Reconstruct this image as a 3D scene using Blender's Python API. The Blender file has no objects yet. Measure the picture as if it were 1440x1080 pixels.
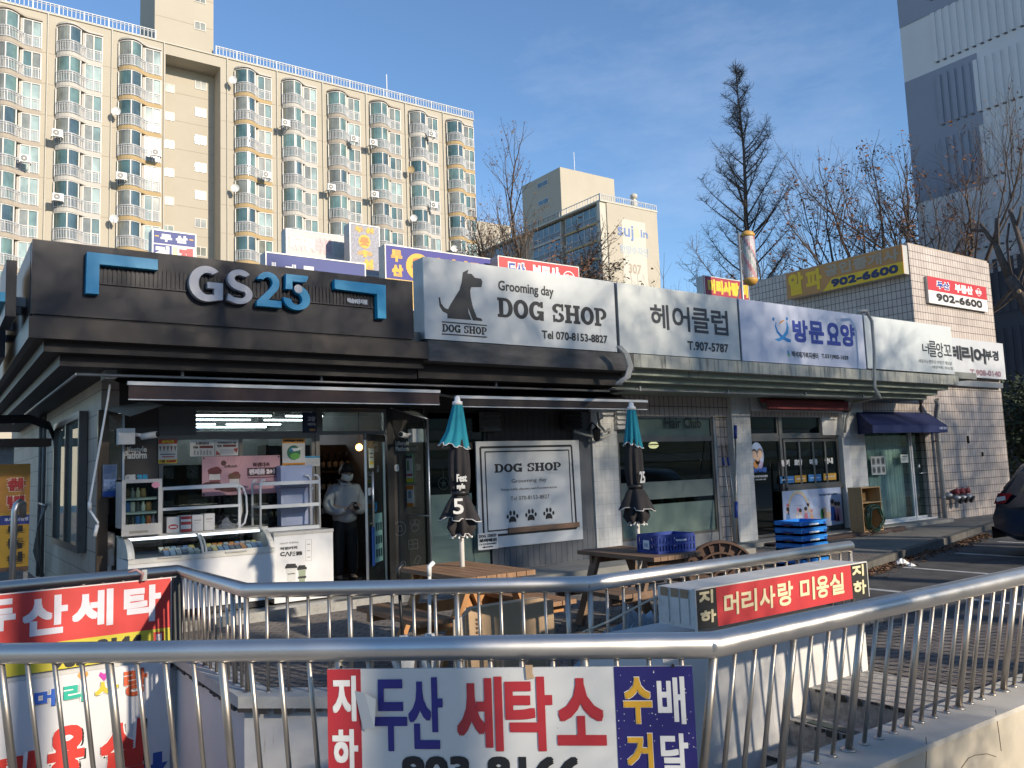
import bpy, math, random, re
from mathutils import Vector, Matrix
R_ = math.radians
rnd = random.Random(7)
sc = bpy.context.scene
COL = sc.collection

# ------------------------------------------------------------------ camera
DX = Vector((0.81786392, 0.02910372, 0.57467519))      # world axes seen from the lens (right, down, forward)
DY = Vector((-0.57421093, 0.10576687, 0.81184677))
DZ = Vector((-0.03715383, -0.99396496, 0.10321458))
FPX, EYE = 1165.0, Vector((0, 0, 1.65))
cam = bpy.data.cameras.new('camera'); camo = bpy.data.objects.new('camera', cam); COL.objects.link(camo)
cam.sensor_width = 36; cam.lens = 36 * FPX / 1440; cam.clip_start = 0.05; cam.clip_end = 3000
camo.matrix_world = Matrix(((DX.x, -DX.y, -DX.z, 0), (DY.x, -DY.y, -DY.z, 0), (DZ.x, -DZ.y, -DZ.z, 1.65), (0, 0, 0, 1)))
sc.camera = camo

# ------------------------------------------------------------------ sky, sun, exposure
SUN_AZ, SUN_EL = 14.0, 21.0        # degrees from -Y towards +X, and above the horizon
SDIR = Vector((math.sin(R_(SUN_AZ)) * math.cos(R_(SUN_EL)), -math.cos(R_(SUN_AZ)) * math.cos(R_(SUN_EL)), math.sin(R_(SUN_EL))))
w = bpy.data.worlds.new('World'); sc.world = w; w.use_nodes = True
nt = w.node_tree; bg = nt.nodes['Background']
sky = nt.nodes.new('ShaderNodeTexSky'); sky.sky_type = 'NISHITA'; sky.sun_disc = False
sky.sun_elevation = R_(SUN_EL); sky.sun_rotation = math.atan2(SDIR.x, SDIR.y)
sky.air_density = 1.0; sky.dust_density = 0.25; sky.ozone_density = 2.6; sky.altitude = 50
tc = nt.nodes.new('ShaderNodeTexCoord'); mp = nt.nodes.new('ShaderNodeMapping'); mp.inputs['Scale'].default_value = (2.2, 2.2, 6.5)
mp.inputs['Rotation'].default_value = (0.2, 0.1, 0.5)
ns = nt.nodes.new('ShaderNodeTexNoise'); ns.inputs['Scale'].default_value = 1.6; ns.inputs['Detail'].default_value = 8; ns.inputs['Roughness'].default_value = 0.62
rp = nt.nodes.new('ShaderNodeValToRGB'); rp.color_ramp.elements[0].position = 0.50; rp.color_ramp.elements[1].position = 0.95
rp.color_ramp.elements[0].color = (0, 0, 0, 1); rp.color_ramp.elements[1].color = (0.26, 0.26, 0.26, 1)
mxs = nt.nodes.new('ShaderNodeMixRGB'); mxs.inputs[2].default_value = (5.0, 5.4, 6.2, 1)
nt.links.new(tc.outputs['Generated'], mp.inputs['Vector']); nt.links.new(mp.outputs[0], ns.inputs['Vector']); nt.links.new(ns.outputs['Fac'], rp.inputs[0])
nt.links.new(rp.outputs[0], mxs.inputs[0]); tn = nt.nodes.new('ShaderNodeMixRGB'); tn.blend_type = 'MULTIPLY'; tn.inputs[0].default_value = 1; tn.inputs[2].default_value = (0.84, 0.96, 1.06, 1); nt.links.new(sky.outputs[0], tn.inputs[1]); nt.links.new(tn.outputs[0], mxs.inputs[1]); nt.links.new(mxs.outputs[0], bg.inputs['Color'])
bg.inputs['Strength'].default_value = 0.066
sl = bpy.data.lights.new('sun', 'SUN'); sl.energy = 2.0; sl.angle = R_(1.0); sl.color = (1.0, 0.87, 0.70)
so = bpy.data.objects.new('sun', sl); COL.objects.link(so); so.rotation_euler = SDIR.to_track_quat('Z', 'Y').to_euler(); so.location = (10, -20, 30)
vs = sc.view_settings; vs.view_transform = 'Standard'; vs.look = 'None'; vs.exposure = 1.56; vs.gamma = 1; vs.use_curve_mapping = False
cy = sc.cycles; cy.max_bounces = 7; cy.diffuse_bounces = 3; cy.glossy_bounces = 4; cy.transparent_max_bounces = 14; cy.transmission_bounces = 4
cy.caustics_reflective = False; cy.caustics_refractive = False; cy.sample_clamp_indirect = 4
try: cy.use_denoising = True
except Exception: pass

# ------------------------------------------------------------------ picture measurements -> places on real planes
def ray(px, py):
    v = Vector((px - 720, py - 540, FPX))
    return Vector((DX.dot(v), DY.dot(v), DZ.dot(v)))
def onY(px, py, Y): d = ray(px, py); return EYE + d * (Y / d.y)
def onX(px, py, X): d = ray(px, py); return EYE + d * (X / d.x)
def onZ(px, py, Z): d = ray(px, py); return EYE + d * ((Z - 1.65) / d.z)

class Fr:
    """a vertical plane: u runs to the reader's right, v is world height, d comes out towards the reader"""
    def __init__(s, o, u):
        s.o = Vector((o[0], o[1], 0)); s.u = Vector((u[0], u[1], 0)).normalized(); s.n = Vector((s.u.y, -s.u.x, 0))
    def pt(s, u, v, d=0.0): return s.o + s.u * u + s.n * d + Vector((0, 0, v))
    def px(s, x, y):
        r = ray(x, y); t = (s.o - EYE).dot(s.n) / r.dot(s.n); p = EYE + r * t
        return ((p - s.o).dot(s.u), p.z)
def FY(Y): return Fr((0, Y), (1, 0))
def FX(X): return Fr((X, 0), (0, -1))

# ------------------------------------------------------------------ materials
MATS = {}
def base(name):
    m = bpy.data.materials.new(name); m.use_nodes = True; n = m.node_tree
    return m, n, n.nodes['Principled BSDF']
def coords(n, mode, sc3):
    if mode == 'world':
        g = n.nodes.new('ShaderNodeNewGeometry'); out = g.outputs['Position']
    else:
        g = n.nodes.new('ShaderNodeTexCoord'); out = g.outputs['Object']
    mp = n.nodes.new('ShaderNodeMapping'); mp.inputs['Scale'].default_value = sc3
    n.links.new(out, mp.inputs['Vector']); return mp.outputs[0]
def noise(n, vec, scale, detail=5, rough=0.6):
    t = n.nodes.new('ShaderNodeTexNoise'); t.inputs['Scale'].default_value = scale; t.inputs['Detail'].default_value = detail; t.inputs['Roughness'].default_value = rough
    n.links.new(vec, t.inputs['Vector']); return t.outputs['Fac']
def ramp(n, fac, p0, p1, c0, c1):
    r = n.nodes.new('ShaderNodeValToRGB'); e = r.color_ramp.elements
    e[0].position = p0; e[1].position = p1; e[0].color = (*c0, 1); e[1].color = (*c1, 1)
    n.links.new(fac, r.inputs[0]); return r.outputs[0]
def mixc(n, fac, a, b, mode='MIX'):
    m = n.nodes.new('ShaderNodeMixRGB'); m.blend_type = mode
    for i, x in enumerate((fac, a, b)):
        if hasattr(x, 'links'): n.links.new(x, m.inputs[i])
        else: m.inputs[i].default_value = x if i == 0 else (*x, 1)
    return m.outputs[0]
def bump(n, b, h, strength, dist):
    k = n.nodes.new('ShaderNodeBump'); k.inputs['Strength'].default_value = strength; k.inputs['Distance'].default_value = dist
    n.links.new(h, k.inputs['Height']); n.links.new(k.outputs[0], b.inputs['Normal'])
def setm(b, rough, metal, spec=0.5, coat=0.0):
    b.inputs['Roughness'].default_value = rough; b.inputs['Metallic'].default_value = metal; b.inputs['Specular IOR Level'].default_value = spec
    if coat: b.inputs['Coat Weight'].default_value = coat; b.inputs['Coat Roughness'].default_value = 0.08
def mat(name, col, rough=0.6, metal=0.0, var=0.12, scale=6.0, bmp=0.0, spec=0.5, streak=None, dirt=None, mode='object', coat=0.0, sc3=(1, 1, 1), rvar=0.0):
    """plain paint / plastic / metal with uneven colour, optional stains (dirt: colour, amount) and run-off streaks"""
    if name in MATS: return MATS[name]
    m, n, b = base(name); v = coords(n, mode, sc3); f = noise(n, v, scale)
    c = ramp(n, f, 0.3, 0.72, tuple(max(0, x * (1 - var)) for x in col), tuple(min(1, x * (1 + var)) for x in col))
    if dirt:
        f2 = noise(n, v, scale * 0.45, 8, 0.7)
        k = ramp(n, f2, 0.62 - dirt[1], 0.78, (0, 0, 0), (1, 1, 1)); c = mixc(n, k, c, dirt[0])
    if streak:
        v3 = coords(n, mode, (7, 7, 0.5)); f3 = noise(n, v3, 2.0, 6, 0.65)
        k = ramp(n, f3, 0.6 - streak[1], 0.75, (0, 0, 0), (1, 1, 1)); c = mixc(n, k, c, streak[0])
    n.links.new(c, b.inputs['Base Color']); setm(b, rough, metal, spec, coat)
    if rvar:
        r = ramp(n, noise(n, v, scale * 2.3, 6), 0.3, 0.75, (rough - rvar,) * 3, (rough + rvar,) * 3); n.links.new(r, b.inputs['Roughness'])
    if bmp: bump(n, b, noise(n, v, scale * 6, 6), 0.6, bmp)
    MATS[name] = m; return m
def brick(name, c1, c2, mortar, w, h, ms=0.02, off=0.0, rough=0.6, plane='wall', rot=0.0, bmp=0.004, stain=None, spec=0.4, bias=0.0):
    m, n, b = base(name); g = n.nodes.new('ShaderNodeNewGeometry'); s = n.nodes.new('ShaderNodeSeparateXYZ'); n.links.new(g.outputs['Position'], s.inputs[0])
    cb = n.nodes.new('ShaderNodeCombineXYZ')
    if plane == 'wall':
        a = n.nodes.new('ShaderNodeMath'); a.operation = 'ADD'; n.links.new(s.outputs[0], a.inputs[0]); n.links.new(s.outputs[1], a.inputs[1])
        n.links.new(a.outputs[0], cb.inputs[0]); n.links.new(s.outputs[2], cb.inputs[1])
    else:
        n.links.new(s.outputs[0], cb.inputs[0]); n.links.new(s.outputs[1], cb.inputs[1])
    mp = n.nodes.new('ShaderNodeMapping'); mp.inputs['Rotation'].default_value = (0, 0, rot); n.links.new(cb.outputs[0], mp.inputs[0])
    t = n.nodes.new('ShaderNodeTexBrick'); t.offset = off; t.inputs['Scale'].default_value = 1; t.inputs['Brick Width'].default_value = w; t.inputs['Row Height'].default_value = h
    t.inputs['Mortar Size'].default_value = ms; t.inputs['Mortar Smooth'].default_value = 0.2; t.inputs['Bias'].default_value = bias
    t.inputs['Color1'].default_value = (*c1, 1); t.inputs['Color2'].default_value = (*c2, 1); t.inputs['Mortar'].default_value = (*mortar, 1)
    n.links.new(mp.outputs[0], t.inputs['Vector'])
    f = noise(n, g.outputs['Position'], 1.3, 7, 0.65); k = ramp(n, f, 0.3, 0.75, (0.78, 0.78, 0.78), (1.12, 1.12, 1.12))
    c = mixc(n, 1.0, t.outputs['Color'], k, 'MULTIPLY')
    if stain:
        v3 = coords(n, 'world', (5, 5, 0.45)); f3 = noise(n, v3, 1.6, 7, 0.65); kk = ramp(n, f3, 0.58 - stain[1], 0.8, (0, 0, 0), (1, 1, 1)); c = mixc(n, kk, c, stain[0])
    n.links.new(c, b.inputs['Base Color']); setm(b, rough, 0, spec)
    iv = n.nodes.new('ShaderNodeMath'); iv.operation = 'SUBTRACT'; iv.inputs[0].default_value = 1; n.links.new(t.outputs['Fac'], iv.inputs[1])
    bump(n, b, iv.outputs[0], 0.7, bmp); MATS[name] = m; return m
def glass(name, tint=(0.82, 0.9, 0.88), ior=0.05, rough=0.0, haze=None):
    """thin pane: see-through with a mirror-like sheen that grows at glancing angles; haze = (colour, amount) for frosted film"""
    m = bpy.data.materials.new(name); m.use_nodes = True; n = m.node_tree; n.nodes.clear()
    o = n.nodes.new('ShaderNodeOutputMaterial'); t = n.nodes.new('ShaderNodeBsdfTransparent'); g = n.nodes.new('ShaderNodeBsdfGlossy')
    t.inputs[0].default_value = (*tint, 1); g.inputs['Roughness'].default_value = rough; g.inputs[0].default_value = (0.95, 1, 0.98, 1)
    lw = n.nodes.new('ShaderNodeLayerWeight'); pw = n.nodes.new('ShaderNodeMath'); pw.operation = 'POWER'; pw.inputs[1].default_value = 4.0; n.links.new(lw.outputs['Facing'], pw.inputs[0])
    fr = n.nodes.new('ShaderNodeMath'); fr.operation = 'MULTIPLY_ADD'; fr.inputs[1].default_value = 0.8; fr.inputs[2].default_value = ior; n.links.new(pw.outputs[0], fr.inputs[0])
    mx = n.nodes.new('ShaderNodeMixShader'); n.links.new(fr.outputs[0], mx.inputs[0]); back = t.outputs[0]
    if haze:
        d = n.nodes.new('ShaderNodeBsdfDiffuse'); d.inputs[0].default_value = (*haze[0], 1); m2 = n.nodes.new('ShaderNodeMixShader'); m2.inputs[0].default_value = haze[1]
        n.links.new(t.outputs[0], m2.inputs[1]); n.links.new(d.outputs[0], m2.inputs[2]); back = m2.outputs[0]
    n.links.new(back, mx.inputs[1]); n.links.new(g.outputs[0], mx.inputs[2]); n.links.new(mx.outputs[0], o.inputs[0])
    MATS[name] = m; return m
def emit(name, col, st):
    m, n, b = base(name); b.inputs['Base Color'].default_value = (*col, 1); b.inputs['Emission Color'].default_value = (*col, 1); b.inputs['Emission Strength'].default_value = st
    MATS[name] = m; return m
def P(hexs):                       # sRGB hex -> linear
    c = [int(hexs[i:i + 2], 16) / 255 for i in (0, 2, 4)]
    return tuple(x / 12.92 if x < 0.04045 else ((x + 0.055) / 1.055) ** 2.4 for x in c)
INK = {}
def ink(hexs, rough=0.5):
    k = 'ink_' + hexs
    return MATS.get(k) or mat(k, P(hexs), rough, var=0.06, scale=9)

# ------------------------------------------------------------------ lettering
TX = {}
TS = bpy.data.scenes.new('lettering_desk')
cu_ = bpy.data.curves.new('lettering', 'FONT'); TC = (cu_, bpy.data.objects.new('lettering', cu_)); TS.collection.objects.link(TC[1])
def glyphs(body, extr=0.0):
    k = (body, extr)
    if k in TX: return TX[k]
    cu, ob = TC; cu.body = body; cu.resolution_u = 3; cu.extrude = extr
    TS.view_layers[0].update(); dg = TS.view_layers[0].depsgraph
    me = bpy.data.meshes.new_from_object(ob.evaluated_get(dg))
    vs_ = [tuple(v.co) for v in me.vertices]; fs = [tuple(p.vertices) for p in me.polygons]
    bpy.data.meshes.remove(me)
    xs = [v[0] for v in vs_]; ys = [v[1] for v in vs_]
    TX[k] = (vs_, fs, min(xs), max(xs), min(ys), max(ys)); return TX[k]

# ------------------------------------------------------------------ mesh builder
class MB:
    def __init__(s): s.v = []; s.f = []; s.mi = []; s.mats = []; s.sm = []
    def m(s, mt):
        if mt not in s.mats: s.mats.append(mt)
        return s.mats.index(mt)
    def face(s, idx, mt, smooth=False): s.f.append(tuple(idx)); s.mi.append(s.m(mt)); s.sm.append(smooth)
    def add(s, vs_, fs, mt, smooth=False):
        o = len(s.v); s.v += [tuple(x) for x in vs_]
        for f in fs: s.face([i + o for i in f], mt, smooth)
        return s
    def hexa(s, p, mt):                         # 8 corners: bottom 4 (ccw), top 4
        return s.add(p, [(3, 2, 1, 0), (4, 5, 6, 7), (0, 1, 5, 4), (1, 2, 6, 5), (2, 3, 7, 6), (3, 0, 4, 7)], mt)
    def box(s, x0, y0, z0, x1, y1, z1, mt):
        x0, x1 = min(x0, x1), max(x0, x1); y0, y1 = min(y0, y1), max(y0, y1); z0, z1 = min(z0, z1), max(z0, z1)
        return s.hexa([(x0, y0, z0), (x1, y0, z0), (x1, y1, z0), (x0, y1, z0), (x0, y0, z1), (x1, y0, z1), (x1, y1, z1), (x0, y1, z1)], mt)
    def obox(s, c, ax, ay, az, mt):             # centre + three half-axis vectors
        c = Vector(c); ax, ay, az = Vector(ax), Vector(ay), Vector(az)
        if ax.cross(ay).dot(az) < 0: ax = -ax
        return s.hexa([c - ax - ay - az, c + ax - ay - az, c + ax + ay - az, c - ax + ay - az, c - ax - ay + az, c + ax - ay + az, c + ax + ay + az, c - ax + ay + az], mt)
    def beam(s, a, b, w_, h_, mt, up=(0, 0, 1)):
        a, b = Vector(a), Vector(b); d = (b - a) / 2; t = d.normalized(); x = t.cross(Vector(up)).normalized(); y = x.cross(t).normalized()
        return s.obox((a + b) / 2, x * w_ / 2, y * h_ / 2, d, mt)
    def rect(s, fr, u0, v0, u1, v1, d0, d1, mt):
        u0, u1 = min(u0, u1), max(u0, u1); v0, v1 = min(v0, v1), max(v0, v1); d0, d1 = min(d0, d1), max(d0, d1)
        q = [fr.pt(u0, v0, d1), fr.pt(u1, v0, d1), fr.pt(u1, v0, d0), fr.pt(u0, v0, d0), fr.pt(u0, v1, d1), fr.pt(u1, v1, d1), fr.pt(u1, v1, d0), fr.pt(u0, v1, d0)]
        return s.hexa(q, mt)
    def poly(s, fr, pts, d0, d1, mt):           # outline in (u, v), extruded d0 -> d1
        A = sum(pts[i][0] * pts[(i + 1) % len(pts)][1] - pts[(i + 1) % len(pts)][0] * pts[i][1] for i in range(len(pts)))
        if A < 0: pts = pts[::-1]
        k = len(pts); vs_ = [fr.pt(u, v, d1) for u, v in pts] + [fr.pt(u, v, d0) for u, v in pts]
        return s.add(vs_, [tuple(range(k)), tuple(range(2 * k - 1, k - 1, -1))] + [(k + i, k + (i + 1) % k, (i + 1) % k, i) for i in range(k)], mt)
    def ppx(s, fr, pxs, d0, d1, mt): return s.poly(fr, [fr.px(*p) for p in pxs], d0, d1, mt)
    def disc(s, fr, u, v, ru, rv, d0, d1, mt, n=28):
        return s.poly(fr, [(u + ru * math.cos(2 * math.pi * i / n), v + rv * math.sin(2 * math.pi * i / n)) for i in range(n)], d0, d1, mt)
    def prism(s, pts, z0, z1, mt):              # ground outline (x, y), z0 -> z1
        A = sum(pts[i][0] * pts[(i + 1) % len(pts)][1] - pts[(i + 1) % len(pts)][0] * pts[i][1] for i in range(len(pts)))
        if A < 0: pts = pts[::-1]
        k = len(pts); vs_ = [(x, y, z1) for x, y in pts] + [(x, y, z0) for x, y in pts]
        return s.add(vs_, [tuple(range(k)), tuple(range(2 * k - 1, k - 1, -1))] + [(k + i, k + (i + 1) % k, (i + 1) % k, i) for i in range(k)], mt)
    def tube(s, pts, r, mt, n=10, caps=True, smooth=True):
        pts = [Vector(p) for p in pts]; k = len(pts); rs = r if isinstance(r, (list, tuple)) else [r] * k; o = len(s.v); x = None
        for i, p in enumerate(pts):
            t = (pts[min(i + 1, k - 1)] - pts[max(i - 1, 0)]).normalized()
            if x is None: x = t.orthogonal().normalized()
            x = (x - t * x.dot(t)); x = x.normalized() if x.length > 1e-6 else t.orthogonal().normalized(); y = t.cross(x)
            m = 1.0
            if 0 < i < k - 1:
                a = (p - pts[i - 1]).normalized(); m = 1 / max(0.6, a.dot(t))
            for j in range(n):
                an = 2 * math.pi * j / n; s.v.append(tuple(p + (x * math.cos(an) + y * math.sin(an)) * rs[i] * (m if m < 1.5 else 1.5)))
        for i in range(k - 1):
            for j in range(n):
                a, b = o + i * n + j, o + i * n + (j + 1) % n; s.face((a, b, b + n, a + n), mt, smooth)
        if caps: s.face([o + j for j in range(n)][::-1], mt); s.face([o + (k - 1) * n + j for j in range(n)], mt)
        return s
    def lathe(s, c, prof, mt, n=20, smooth=True, mod=None):     # prof: (radius, z); mod(angle, i) scales a radius
        c = Vector(c); o = len(s.v); k = len(prof)
        for i, (r, z) in enumerate(prof):
            for j in range(n):
                an = 2 * math.pi * j / n; q = r * (mod(an, i) if mod else 1); s.v.append((c.x + q * math.cos(an), c.y + q * math.sin(an), c.z + z))
        for i in range(k - 1):
            for j in range(n):
                a, b = o + i * n + j, o + i * n + (j + 1) % n; s.face((a, b, b + n, a + n), mt, smooth)
        s.face([o + j for j in range(n)][::-1], mt); s.face([o + (k - 1) * n + j for j in range(n)], mt); return s
    def ball(s, c, r, mt, n=12, sc3=(1, 1, 1)):
        c = Vector(c); k = n // 2; o = len(s.v)
        for i in range(k + 1):
            a = math.pi * i / k
            for j in range(n):
                b = 2 * math.pi * j / n; s.v.append((c.x + r * sc3[0] * math.sin(a) * math.cos(b), c.y + r * sc3[1] * math.sin(a) * math.sin(b), c.z + r * sc3[2] * math.cos(a)))
        for i in range(k):
            for j in range(n):
                p, q = o + i * n + j, o + i * n + (j + 1) % n; s.face((p, p + n, q + n, q), mt, True)
        return s
    def text(s, fr, body, u0, v0, u1, v1, d, mt, bold=0.0, extr=0.0, skew=0.0, rise=0.0):
        """lettering stretched into the rectangle; bold thickens the strokes (metres)"""
        gv, gf, x0, x1, y0, y1 = glyphs(body, 0.05 if extr else 0.0)
        W = (x1 - x0) or 1; Hh = (y1 - y0) or 1; o = [(0, 0)]; bo = min(bold, abs(u1 - u0) * 0.2)
        bx = bo * 0.8
        if bo > 0: o = [(-bx, -bo), (bx, -bo), (bx, bo), (-bx, bo), (0, bo), (0, -bo), (bx, 0), (-bx, 0), (0, 0)]
        a0, a1, b0, b1 = u0 + bo, u1 - bo, v0 + bo, v1 - bo
        for i, (ox, oy) in enumerate(o):
            vs_ = []
            for x, y, z in gv:
                tx = (x - x0) / W; ty = (y - y0) / Hh
                vs_.append(fr.pt(a0 + tx * (a1 - a0) + ox + skew * ty * (b1 - b0), b0 + ty * (b1 - b0) + oy + rise * tx, d + i * 0.0002 + (extr * (z / 0.1 - 0.5) if extr else 0)))
            s.add(vs_, gf, mt)
        return s
    def tpx(s, fr, body, bl, tr, d, mt, bold=0.0, extr=0.0, skew=0.0, rise=0.0):
        a = fr.px(*bl); b = fr.px(*tr); return s.text(fr, body, a[0], a[1], b[0], b[1], d, mt, bold, extr, skew, rise)
    def build(s, name, parent=None, loc=None, smooth_angle=None):
        me = bpy.data.meshes.new(name); off = Vector((0, 0, 0))
        if parent is not None: off = wl(parent)
        elif loc is not None: off = Vector(loc)
        me.from_pydata([(x - off.x, y - off.y, z - off.z) for x, y, z in s.v], [], s.f)
        for mt in s.mats: me.materials.append(mt)
        me.polygons.foreach_set('material_index', s.mi); me.polygons.foreach_set('use_smooth', s.sm); me.update()
        ob = bpy.data.objects.new(name, me); COL.objects.link(ob)
        if parent is not None: ob.parent = parent
        elif loc is not None: ob.location = off
        return ob
def wl(o):
    v = Vector(o.location)
    while o.parent: o = o.parent; v += Vector(o.location)
    return v
def tag(o, label, cat, group=None):
    o['label'] = label; o['category'] = cat
    if group: o['group'] = group
    return o
def thing(name, label, cat, loc, group=None):
    o = bpy.data.objects.new(name, None); COL.objects.link(o); o.location = loc; o.empty_display_size = 0.2
    return tag(o, label, cat, group)
def kind(o, k): o['kind'] = k; return o
def copy_tree(o, parent=None):
    c = o.copy(); COL.objects.link(c)
    if parent is not None: c.parent = parent
    for ch in o.children: copy_tree(ch, c)
    return c
# ================================================================== materials used all over
steel = mat('brushed_steel', (0.62, 0.60, 0.57), 0.40, 1.0, 0.05, 2, spec=0.5, rvar=0.03, dirt=((0.42, 0.36, 0.30), -0.04))
steel_pole = mat('steel_pole', (0.46, 0.42, 0.37), 0.42, 1.0, 0.08, 3, rvar=0.03, dirt=((0.24, 0.19, 0.14), -0.02))
alu = mat('aluminium', (0.52, 0.53, 0.53), 0.38, 0.9, 0.06, 8)
grey_metal = mat('grey_metal', (0.30, 0.31, 0.32), 0.45, 0.6, 0.1, 6)
black = mat('black_plastic', (0.015, 0.015, 0.017), 0.45, var=0.2)
white = mat('white_paint', (0.72, 0.72, 0.70), 0.5, var=0.05, dirt=((0.45, 0.43, 0.38), 0.0))
cream = mat('cream_wall', (0.425, 0.385, 0.312), 0.85, var=0.035, scale=0.35, mode='world', streak=((0.38, 0.34, 0.28), -0.06), spec=0.2)
cream2 = mat('cream_trim', (0.50, 0.47, 0.40), 0.8, var=0.05, scale=0.5, mode='world', spec=0.2)
slab_white = mat('slab_white', (0.48, 0.455, 0.41), 0.8, var=0.05, scale=0.7, spec=0.2)
slab_tan = mat('slab_tan', (0.38, 0.33, 0.27), 0.8, var=0.08, scale=0.7, spec=0.2)
slab_gold = mat('slab_gold', (0.42, 0.31, 0.165), 0.8, var=0.08, scale=0.7, spec=0.2)
win_frame = mat('window_frame', (0.56, 0.53, 0.49), 0.5, var=0.03)
curtain = mat('curtain', (0.44, 0.47, 0.43), 0.9, var=0.25, scale=1.2, sc3=(3, 3, 0.3))
def apt_glass(name, col):
    m, n, b = base(name); v = coords(n, 'world', (0.5, 0.5, 0.35)); c = ramp(n, noise(n, v, 1.6, 3), 0.35, 0.7, tuple(x * 0.65 for x in col), tuple(min(1, x * 1.35) for x in col))
    n.links.new(c, b.inputs['Base Color']); setm(b, 0.05, 0.0, 0.85, 0.4); MATS[name] = m; return m
g_green = apt_glass('green_glass', (0.13, 0.21, 0.195)); g_dark = apt_glass('dark_green_glass', (0.07, 0.13, 0.125)); g_pale = apt_glass('pale_glass', (0.28, 0.36, 0.335)); g_grey = apt_glass('grey_glass', (0.20, 0.21, 0.18))
g_bluegrey = apt_glass('blue_glass', (0.06, 0.10, 0.115))

# ================================================================== the big apartment block
YA = 81.0
apt = thing('apartment_block', 'tall cream apartment block with rows of curved green-glass balconies and a stair tower', 'apartment building', (28, YA, 0))
ROOF = 44.0
b = MB()
b.box(-14, YA, 0, 17.74, YA + 13, ROOF, cream); b.box(22.94, YA, 0, 53.0, YA + 13, ROOF, cream)
b.box(17.74, YA + 2.3, 0, 22.94, YA + 13, ROOF, cream); b.box(17.74, YA, 42.95, 22.94, YA + 2.3, ROOF, cream)
for x0, x1 in ((-14, 17.74), (22.94, 53.0)):
    for k in range(1, 15): b.box(x0, YA - 0.02, 43.2 - 2.88 * k - 0.02, x1, YA + 0.01, 43.2 - 2.88 * k + 0.025, slab_tan)
for k in range(1, 15): b.box(17.80, YA + 2.28, 43.2 - 2.88 * k - 0.02, 22.9, YA + 2.305, 43.2 - 2.88 * k + 0.02, slab_tan)
for x in (-0.7, 7.75, 13.0, 17.60, 23.6, 28.7, 33.7, 38.8, 43.7, 48.7): b.tube([(x, YA - 0.09, 0), (x, YA - 0.09, ROOF)], 0.07, cream2, 6, False)
b.build('wall', apt)
b = MB(); b.box(-14.1, YA - 0.12, ROOF, 53.1, YA + 0.3, ROOF + 0.12, cream2); b.box(52.8, YA + 0.3, ROOF, 53.1, YA + 13, ROOF + 0.12, cream2); b.box(-14, YA + 0.3, ROOF, 52.8, YA + 13, ROOF + 0.05, grey_metal); b.build('roof', apt)
t = MB(); t.box(16.85, YA + 0.6, ROOF, 22.42, YA + 7.5, 58.5, cream); t.box(16.7, YA + 0.45, 58.5, 22.57, YA + 7.65, 58.9, cream2)
for z in (47.0, 49.9): t.box(16.84, YA + 0.58, z, 22.43, YA + 0.62, z + 0.04, slab_tan)
tw = t.build('stair_tower', apt)
def small_window(x0, z0, w_, h_, y, parent, gm=None):
    m = MB(); m.box(x0, y - 0.06, z0, x0 + w_, y + 0.02, z0 + 0.06, win_frame); m.box(x0, y - 0.06, z0 + h_ - 0.06, x0 + w_, y + 0.02, z0 + h_, win_frame)
    for q in (0, w_ / 2 - 0.03, w_ - 0.06): m.box(x0 + q, y - 0.06, z0 + 0.06, x0 + q + 0.06, y + 0.02, z0 + h_ - 0.06, win_frame)
    m.box(x0 + 0.05, y - 0.03, z0 + 0.05, x0 + w_ - 0.05, y - 0.01, z0 + h_ - 0.05, gm or g_grey); return m.build('window', parent)
for z in (46.6, 49.5): small_window(20.55, z, 1.1, 0.85, YA + 0.6, apt)
for k in range(10):
    z = 41.2 - 2.88 * k
    small_window(21.05, z, 1.15, 0.95, YA + 2.3, apt); small_window(17.95, z - 1.0, 1.15, 0.85, YA + 2.3, apt, g_pale)
r = MB()
def roof_rail(m, x0, x1, y0, z, mt, step=0.34):
    m.box(x0, y0 - 0.04, z + 0.95, x1, y0 + 0.04, z + 1.03, mt); m.box(x0, y0 - 0.03, z + 0.1, x1, y0 + 0.03, z + 0.15, mt); m.box(x0, y0 - 0.03, z + 0.78, x1, y0 + 0.03, z + 0.82, mt)
    k = int((x1 - x0) / step)
    for i in range(k + 1):
        x = x0 + (x1 - x0) * i / k; q = 0.06 if i % 6 == 0 else 0.03; m.box(x - q, y0 - q, z, x + q, y0 + q, z + 1.0, mt)
rail_paint = mat('rail_paint', (0.46, 0.475, 0.49), 0.5, var=0.05)
roof_rail(r, -14, 16.8, YA - 0.05, ROOF + 0.05, rail_paint); roof_rail(r, 22.5, 53.0, YA - 0.05, ROOF + 0.05, rail_paint)
r.build('roof_railing', apt)
a = MB(); a.tube([(43, YA + 3, ROOF), (43, YA + 3, ROOF + 4.6)], 0.06, white, 6); a.build('antenna', apt)

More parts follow.
